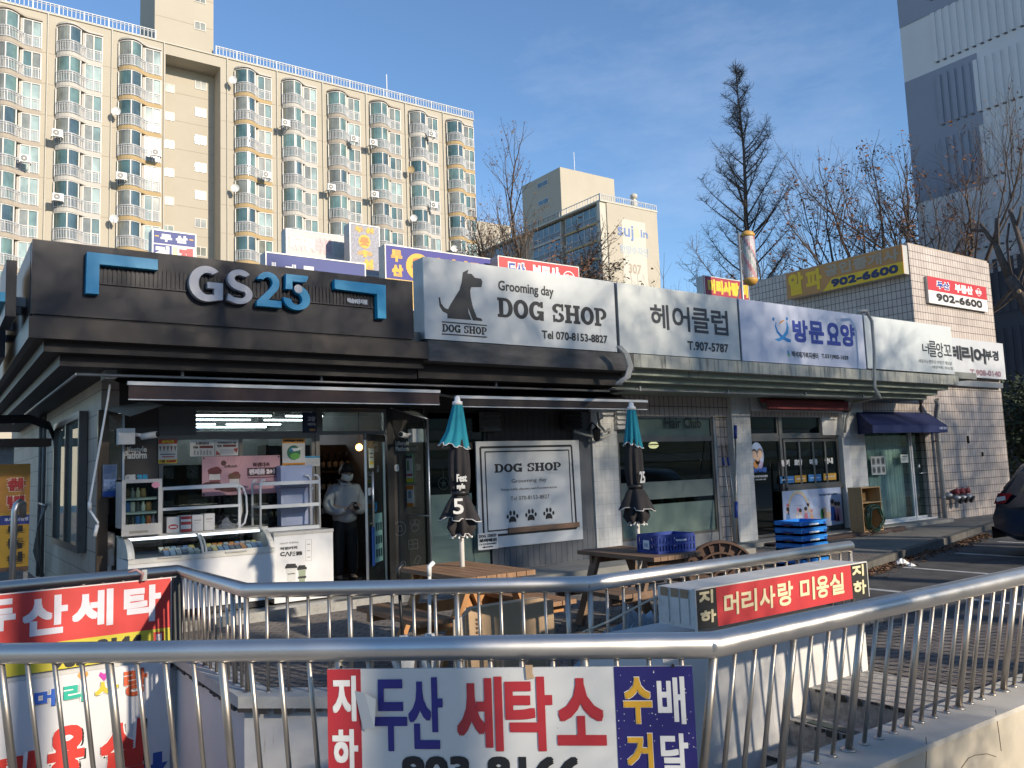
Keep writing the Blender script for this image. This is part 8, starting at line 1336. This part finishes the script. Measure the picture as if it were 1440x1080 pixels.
def car(label, cx, cy, rz):
    """SUV; local x forward, y left, rebuilt in world places; rests on z = -0.1"""
    t = thing('parked_car', label, 'car', (cx, cy, -0.1)); c, s = math.cos(rz), math.sin(rz); T = lambda x, y, z: Vector((cx + x * c - y * s, cy + x * s + y * c, z - 0.1))
    paint = mat('car_paint', (0.006, 0.008, 0.022), 0.22, 0.2, 0.05, 2, coat=0.8); gl_ = mat('car_glass', (0.008, 0.009, 0.010), 0.05, 0, 0.05, spec=0.7); L, Wd = 4.6, 1.86
    prof = [(-2.28, 0.42), (-2.30, 0.62), (-2.24, 0.80), (-2.20, 1.02), (-2.12, 1.12), (-1.86, 1.50), (-1.72, 1.60), (-1.2, 1.67), (-0.4, 1.69), (0.3, 1.63), (0.62, 1.52), (1.22, 1.08), (1.9, 0.98), (2.2, 0.84), (2.3, 0.6), (2.26, 0.36), (1.9, 0.26), (-1.95, 0.28)]
    m = MB(); k = len(prof)
    rows = [(-1.0, 0.86, 0.0), (-0.97, 0.96, 0.03), (-0.88, 1.0, 0.0), (0, 1.0, 0.0), (0.88, 1.0, 0), (0.97, 0.96, 0.0), (1.0, 0.86, 0)]
    vs_ = []
    for yy, sc_, _ in rows:
        for x, z in prof: tum = max(0, z - 1.0) * 0.30; y = yy * (Wd / 2 - tum); zc = 0.85; vs_.append(tuple(T(x * (0.985 if abs(yy) > .95 else 1), y, zc + (z - zc) * (sc_ if abs(yy) > .95 else 1))))
    m.add(vs_, [(j * k + i, j * k + (i + 1) % k, (j + 1) * k + (i + 1) % k, (j + 1) * k + i) for j in range(len(rows) - 1) for i in range(k)] + [tuple(range(k)), tuple(range((len(rows) - 1) * k, len(rows) * k))[::-1]], paint, True); bd = m.build('body', t); bd.data.polygons.foreach_set('use_smooth', [len(p.vertices) == 4 for p in bd.data.polygons])
    for sy in (-1, 1):
        yb = lambda z: sy * (Wd / 2 - max(0, z - 1.0) * 0.30 + 0.012)
        for q in ([(-1.80, 1.10), (-1.62, 1.46), (-0.98, 1.54), (-0.98, 1.08)], [(-0.92, 1.08), (-0.92, 1.545), (0.0, 1.56), (0.0, 1.06)], [(0.06, 1.06), (0.06, 1.555), (0.42, 1.47), (0.98, 1.08)]): m = MB(); m.add([T(x, yb(z), z) for x, z in q], [tuple(range(4))], gl_); m.build('side_window', t)
        m = MB(); m.add([T(-2.235, sy * 0.91, 0.88), T(-2.245, sy * 0.62, 0.90), T(-2.20, sy * 0.60, 1.02), T(-2.16, sy * 0.89, 1.06), T(-1.90, sy * 0.942, 1.06), T(-2.03, sy * 0.948, 0.90)], [(0, 1, 2, 3), (0, 3, 4, 5)], mat('tail_lamp_red', (0.30, 0.010, 0.014), 0.15, coat=0.6)); lm = m.build('tail_lamp', t); m = MB(); m.obox(T(-2.09, sy * 0.948, 0.97), (c * 0.07, s * 0.07, 0.015), (-s * 0.006, c * 0.006, 0), (0, 0, 0.035), mat('lamp_clear', (0.62, 0.60, 0.60), 0.15)); m.build('lens', lm)
        m = MB(); m.obox(T(-2.30, sy * 0.7, 0.5), (c * .01, s * .01, 0), (-s * .1, c * .1, 0), (0, 0, 0.03), MATS['tail_lamp_red']); m.build('reflector', t)
        m = MB(); m.tube([T(-1.5, sy * 0.66, 1.68), T(-1.3, sy * 0.66, 1.73), T(0.1, sy * 0.66, 1.71), T(0.3, sy * 0.66, 1.66)], 0.016, alu, 6); m.build('roof_rail', t)
        m = MB(); m.obox(T(0.82, sy * 1.02, 1.12), (c * .06, s * .06, 0), (-s * .10, c * .10, 0), (0, 0, .07), paint); m.build('mirror', t)
        for x in (-1.38, 1.38):
            w0, w1 = T(x, sy * 0.72, 0.36), T(x, sy * 0.945, 0.36); m = MB(); m.tube([w0, w1], 0.36, black, 28); wh = m.build('wheel', t); m = MB(); w2 = T(x, sy * 0.955, 0.36); m.tube([w1, w2], 0.235, alu, 20)
            m.build('rim', wh); m = MB(); m.tube([T(x, sy * 0.60, 0.37), T(x, sy * 0.938, 0.37)], 0.42, mat('arch_black', (0.01, 0.01, 0.01), 0.8), 26); m.build('wheel_arch', t)
    m = MB(); m.add([T(-2.135, y, z) if z < 1.2 else T(-1.87, y, z) for y, z in ((-0.78, 1.13), (0.78, 1.13), (0.68, 1.47), (-0.68, 1.47))], [(0, 1, 2, 3)], gl_); m.build('rear_window', t); m = MB(); m.add([T(0.66, -0.66, 1.50), T(0.66, 0.66, 1.50), T(1.20, 0.78, 1.10), T(1.20, -0.78, 1.10)], [(0, 1, 2, 3)], gl_); m.build('windscreen', t)
    m = MB(); m.add([T(-2.312, y, z) for y, z in ((-0.9, 0.30), (0.9, 0.30), (0.9, 0.50), (-0.9, 0.50))], [(0, 1, 2, 3)], black); m.build('bumper', t)
    return t
car('dark navy SUV parked beside the pavement at the right edge, rear lamp showing', 15.55, 4.62, R_(-92))
SHADE = [(x, y, z, s, i * 1.7) for i, (x, y, z, s) in enumerate(((1.4, -5.4, 8.7, 1.0), (4.1, -5.0, 8.6, 1.0), (6.6, -5.6, 9.9, 0.95), (9.0, -5.0, 8.8, 1.05), (11.6, -5.4, 8.6, 1.1), (14.3, -5.0, 8.8, 1.1), (17.0, -5.3, 8.6, 1.1), (19.8, -5.0, 8.5, 1.1), (22.8, -5.2, 7.9, 1.1), (25.8, -5.0, 7.7, 1.1), (2.2, -4.9, 3.6, 0.7), (6.2, -4.6, 3.4, 0.62)))]
# ================================================================== trees
bark_d = mat('bark_dark', (0.095, 0.075, 0.064), 0.9, var=0.3, scale=8, spec=0.2); bark_l = mat('bark_warm', (0.14, 0.105, 0.082), 0.9, var=0.3, scale=8, spec=0.2); leaf_b = mat('leaf_brown', (0.20, 0.092, 0.048), 0.8, var=0.4, scale=3, spec=0.2); leaf_p = mat('leaf_tan', (0.17, 0.12, 0.085), 0.8, var=0.35, scale=3, spec=0.2)
def limb(tk, cr, p, d, L, r, depth, rg, cfg, leaves):
    k = 3 if depth > 1 else 4; pts = [Vector(p)]; rs = [r]; dd = Vector(d)
    for i in range(k):
        dd = (dd + Vector((rg.gauss(0, 1), rg.gauss(0, 1), rg.gauss(0, 1))) * cfg['wob'] + Vector((0, 0, cfg['up'] * 0.25))).normalized(); pts.append(pts[-1] + dd * L / k); rs.append(r * (1 - (i + 1) / k * (1 - cfg['taper'])))
    (tk if depth <= cfg['tdepth'] else cr).tube(pts, rs, cfg['bark'], 7 if r > 0.05 else (4 if r > 0.015 else 3), False)
    if depth >= cfg['depth']:
        if rg.random() < cfg['leaf']:
            for _ in range(cfg['nl']):
                q = Vector(rg.choice(pts[1:])) + Vector((rg.gauss(0, .10), rg.gauss(0, .10), rg.gauss(0, .10))); a = Vector((rg.gauss(0, 1), rg.gauss(0, 1), rg.gauss(0, 1))).normalized(); b = a.orthogonal().normalized(); s_ = cfg['ls'] * rg.uniform(.6, 1.3); leaves.add([q - a * s_, q + b * s_ * .55, q + a * s_, q - b * s_ * .55], [(0, 1, 2, 3)], cfg['lm'])
        return
    n = rg.choice(cfg['n'][min(depth, len(cfg['n']) - 1)])
    for i in range(n):
        f_ = rg.uniform(0.35, 1.0) if i else 1.0; j = min(len(pts) - 2, int(f_ * (len(pts) - 1) - 1e-6)); fr_ = f_ * (len(pts) - 1) - j; bp_ = pts[j].lerp(pts[j + 1], fr_); an = rg.uniform(0, 6.28); sd = dd.orthogonal().normalized(); ot = dd.cross(sd); sp = cfg['spread'] * rg.uniform(0.7, 1.3) * (0.5 if i == 0 else 1)
        nd = (dd * math.cos(sp) + (sd * math.cos(an) + ot * math.sin(an)) * math.sin(sp)); limb(tk, cr, bp_, nd, L * cfg['len'] * rg.uniform(0.75, 1.15), max(0.004, rs[j] * (0.72 if i == 0 else 0.52)), depth + 1, rg, cfg, leaves)
def tree(label, x, y, h, r, seed, bark, lm, leaf, nl, ls, dirs, L0, depth=5, spread=0.62, n=((3, 4), (4,), (3, 4), (4,), (4,)), ln=0.72, wob=0.10, up=0.25, z0=0.0):
    rg = random.Random(seed); t = thing('tree', label, 'tree', (x, y, z0), 'bare winter trees behind the shops'); cfg = dict(wob=wob, up=up, taper=0.66, tdepth=0, bark=bark, depth=depth, leaf=leaf, nl=nl, ls=ls, lm=lm, n=n, spread=spread, len=ln); tk, cr, lv = MB(), MB(), MB()
    top = Vector((x, y, z0 + h)); tk.tube([(x, y, z0 - 0.3), (x + 0.05, y, z0 + h * 0.5), top], [r * 1.25, r * 1.05, r], bark, 10)
    for d, f_, L in dirs: limb(tk, cr, Vector((x, y, z0 + h * f_)), Vector(d).normalized(), L0 * L, r * 0.62, 1, rg, cfg, lv)
    tk.build('trunk', t); c = cr.build('crown', t)
    if lv.v: lv.build('leaves', t)
    return t
# tall conifer-like bare tree
def spire(label, x, y, H, seed):
    rg = random.Random(seed); t = thing('tree', label, 'tree', (x, y, 0), 'bare winter trees behind the shops'); tk, cr = MB(), MB(); k = 14; pts = [(x + 0.10 * math.sin(i * 1.3), y, H * i / k) for i in range(k + 1)]; tk.tube(pts, [0.24 * (1 - i / k) + 0.012 for i in range(k + 1)], bark_d, 10); tk.build('trunk', t); z = 3.0
    while z < H - 0.5:
        q = z / H; L = (0.35 * H * (1 - q) ** 0.97 + 0.12) * rg.uniform(0.7, 1.1); an = rg.uniform(0, 6.28); d = Vector((math.cos(an), math.sin(an), 0.30 + 0.7 * q)).normalized(); p = Vector((x + 0.10 * math.sin(q * k * 1.3), y, z)); b = [p]; n_ = 6
        for i in range(n_): d = (d + Vector((0, 0, 0.085)) + Vector((rg.gauss(0, .07), rg.gauss(0, .07), rg.gauss(0, .05)))).normalized(); b.append(b[-1] + d * L / n_)
        r0 = 0.030 + 0.045 * (1 - q); cr.tube(b, [r0 * (1 - i / (n_ + 0.6)) for i in range(n_ + 1)], bark_d, 4, False)
        for j in range(int(11 + L * 9)):
            f_ = rg.uniform(0.05, 1.0) ** 0.6 * n_; i = min(n_ - 1, int(f_)); bp_ = b[i].lerp(b[i + 1], f_ - i); tw = Vector((rg.gauss(0, 1), rg.gauss(0, 1), rg.uniform(0.1, 1.0))).normalized(); l_ = rg.uniform(0.25, 0.8) * (0.5 + 0.14 * L); e = bp_ + tw * l_; mid = bp_ + tw * l_ * .5 + Vector((0, 0, -.02)); cr.tube([bp_, mid, e + Vector((0, 0, l_ * .2))], [0.010, 0.007, 0.004], bark_l, 3, False)
            for _ in range(3): s_ = rg.uniform(.3, 1); o_ = bp_ + tw * l_ * s_; t2 = Vector((rg.gauss(0, 1), rg.gauss(0, 1), rg.gauss(0.3, .6))).normalized(); cr.tube([o_, o_ + t2 * rg.uniform(.12, .35)], [0.005, 0.003], bark_l, 3, False)
        z += rg.uniform(0.12, 0.28) * (1.0 if q < .8 else .8)
    cr.build('crown', t); return t
spire('tall pointed leafless tree rising like a spire above the roofs', 31.9, 25.0, 21.2, 3)
tree('bare tree with clusters of dry leaves between the two cream apartment blocks', 24.6, 33.0, 8.6, 0.26, 11, bark_d, leaf_p, 0.7, 5, 0.08, [((0.02, 0, 1), 1.0, 1.15), ((-0.75, 0.1, 0.75), 0.78, 1.0), ((0.75, -0.2, 0.8), 0.85, 0.95), ((-0.6, -0.4, 0.5), 0.95, 0.9), ((0.7, 0.3, 0.55), 0.62, 1.05), ((-0.9, 0, 0.35), 0.60, 1.0)], 3.3, 5, 0.5, up=0.34)
tree('tree still holding rusty brown leaves before the 307 block', 28.9, 34.0, 6.0, 0.20, 17, bark_l, leaf_b, 0.95, 7, 0.11, [((0.15, 0, 0.95), 1.0, 1.1), ((-0.6, 0.1, 0.8), 0.9, 0.9), ((0.5, -0.2, 0.8), 0.85, 0.8), ((-0.2, -0.4, 0.9), 0.95, 1.0), ((0.4, 0.3, 0.6), 0.7, 0.7)], 3.0, 5, 0.62)
tree('spreading bare tree with dry leaves right of the spire-shaped tree', 32.2, 21.2, 6.4, 0.17, 23, bark_d, leaf_b, 0.16, 8, 0.10, [((-0.25, 0, 1), 1.0, 1.0), ((0.5, 0.2, 0.85), 0.9, 1.0), ((-0.8, -0.1, 0.6), 0.7, 0.95), ((0.2, -0.5, 0.9), 0.8, 0.9), ((0.9, 0, 0.5), 0.6, 0.8)], 3.4, 5, 0.55)
tree('bushy bare tree low behind the barber pole', 27.6, 22.5, 3.0, 0.15, 29, bark_l, leaf_b, 0.03, 3, 0.09, [((-0.7, 0, 0.7), 0.9, 1.0), ((0.6, 0.2, 0.8), 1.0, 1.0), ((-0.2, -0.3, 1), 0.95, 1.0), ((0.9, 0, 0.45), 0.7, 1.0), ((-0.95, 0.1, 0.45), 0.6, 1.0)], 3.3, 5, 0.6)
tree('bare tree with rust-brown leaf tufts just left of the grey block', 31.0, 17.6, 7.3, 0.17, 31, bark_d, leaf_b, 0.17, 8, 0.085, [((-0.1, 0, 1), 1.0, 1.0), ((-0.7, 0.2, 0.8), 0.9, 1.05), ((0.4, -0.2, 0.95), 0.9, 1.0), ((-0.85, 0.4, 0.5), 0.7, 1.0), ((0.2, -0.5, 0.8), 0.8, 0.8)], 2.9, 5, 0.55)
tree('bare tree in front of the ribbed grey wall with a few brown leaves', 31.0, 15.4, 6.6, 0.15, 37, bark_d, leaf_b, 0.10, 7, 0.08, [((-0.05, 0.25, 1), 1.0, 1.05), ((0.05, -0.7, 0.85), 0.95, 1.15), ((-0.3, 0.5, 0.9), 0.9, 1.05), ((0.1, -0.2, 1), 0.98, 1.0), ((0.0, -0.95, 0.6), 0.85, 1.0)], 3.0, 5, 0.52)
# pollarded tree at the right edge
t = thing('tree', 'thick pruned tree with sawn-off limbs at the right edge', 'tree', (28.0, 11.2, 0)); m = MB(); X = lambda px, py: onX(px, py, 28.0 if py > 390 else 28.0)
m.tube([(28.0, 10.7, -0.3), (28.0, 10.7, 3.5), X(1462, 470), X(1440, 420), X(1420, 390)], [0.27, 0.24, 0.20, 0.19, 0.16], bark_d, 12); m.build('trunk', t); m = MB()
for pts, r in ((((1420, 390), (1407, 362), (1400, 342)), 0.13), (((1400, 345), (1385, 325), (1365, 323), ), 0.06), (((1402, 346), (1390, 332), (1379, 315)), 0.08), (((1401, 345), (1402, 325), (1402, 307)), 0.09), (((1425, 400), (1419, 370), (1416, 340), (1419, 314)), 0.05), (((1456, 450), (1440, 360), (1430, 325), (1420, 295)), 0.10), (((1428, 320), (1434, 305), (1437, 290)), 0.06)): p_ = [X(*q) for q in pts]; m.tube(p_, [r, r * .85, r * .75, r * .7][:len(p_)], bark_d, 8)
m.build('crown', t); m = MB(); p = X(1434, 411); m.ball(p + Vector((-0.17, -0.05, 0)), 0.07, mat('fresh_cut', (0.45, 0.30, 0.16), 0.8), 10, (0.4, 1, 1)); m.build('cut_stub', t)
# evergreen shrub behind the car
def leafy(t, name, c, rx, ry, rz, n, s_, mt, seed, hollow=0.25):
    rg = random.Random(seed); m = MB(); lobes = [(Vector((rg.uniform(-.6, .6) * rx, rg.uniform(-.6, .6) * ry, rg.uniform(-.6, .6) * rz)), rg.uniform(.4, .75)) for _ in range(14)]
    for i in range(n):
        lc, lr = rg.choice(lobes); v = Vector((rg.gauss(0, 1), rg.gauss(0, 1), rg.gauss(0, 1))).normalized() * rg.uniform(hollow, 1) ** .5 * lr; q = Vector(c) + lc + Vector((v.x * rx, v.y * ry, v.z * rz)); a = Vector((rg.gauss(0, 1), rg.gauss(0, 1), rg.gauss(0, 1))).normalized(); b = a.orthogonal().normalized(); s2 = s_ * rg.uniform(.6, 1.4); m.add([q - a * s2, q + b * s2 * .5, q + a * s2, q - b * s2 * .5], [(0, 1, 2, 3)], mt)
    return m.build(name, t)
ev = mat('evergreen_leaf', (0.035, 0.050, 0.028), 0.7, var=0.4, scale=2, spec=0.3); t = thing('evergreen_shrub', 'dark evergreen shrub between the tiled block and the parked car', 'shrub', (29.5, 12.0, 0)); m = MB(); m.tube([(29.5, 12, -0.2), (29.5, 12, 2.4)], [0.12, 0.06], bark_d, 8); m.build('trunk', t); leafy(t, 'crown', (29.5, 12.0, 2.1), 1.9, 1.7, 2.1, 5200, 0.10, ev, 6)
# row of evergreen trees on the street side, out of the picture, whose shade falls over the shop fronts
ev2 = mat('pine_needles', (0.05, 0.075, 0.035), 0.8, var=0.35, scale=2, spec=0.2); shade0 = None; rg = random.Random(77); k_ = 0
for x, y, zc, s_, rot in SHADE:
    k_ += 1; lab = 'fine-leaved street tree opposite the shops, number %s from the left of its row' % ['one', 'two', 'three', 'four', 'five', 'six', 'seven', 'eight', 'nine', 'ten', 'eleven', 'twelve', 'thirteen', 'fourteen'][k_ - 1]
    if shade0 is None:
        shade0 = thing('street_tree', lab, 'tree', (0, 0, 0), 'street trees opposite the shops'); m = MB(); m.tube([(0, 0, -9.5), (0.1, 0, -3), (0, 0, 1)], [0.22, 0.17, 0.06], bark_d, 9)
        for q in range(9): a = q * 2.4; m.tube([(0, 0, -2 + q * .35), (1.6 * math.cos(a), 1.6 * math.sin(a), -1.2 + q * .35)], [0.06, 0.02], bark_d, 5, False)
        m.build('trunk', shade0); leafy(shade0, 'crown', (0, 0, 0), 2.7, 2.7, 2.6, 12500, 0.046, ev2, 9, 0.05); o = shade0
    else: o = copy_tree(shade0)
    o.location = (x, y, zc); o.scale = (s_, s_, s_); o.rotation_euler = (0, 0, rot); o['label'] = lab
# plain unseen apartment slab added behind the viewer to darken reflections in the shop glass
op = thing('apartment_block', 'added low cream apartment slab out of view, darkening the reflections in the shop glass', 'apartment building', (10, -46, 0)); m = MB(); m.box(-90, -58, -1.2, 260, -46, 13.2, cream); m.build('wall', op)
for k in range(4):
    m = MB(); m.box(-90, -46, 2.0 + 2.7 * k, 260, -45.4, 2.9 + 2.7 * k, slab_white); m.build('balcony', op); m = MB(); m.box(-89, -46.0, 0.3 + 2.7 * k, 259, -45.9, 1.9 + 2.7 * k, g_bluegrey); m.build('window', op)
bpy.data.objects.remove(TC[1]); bpy.data.scenes.remove(TS)
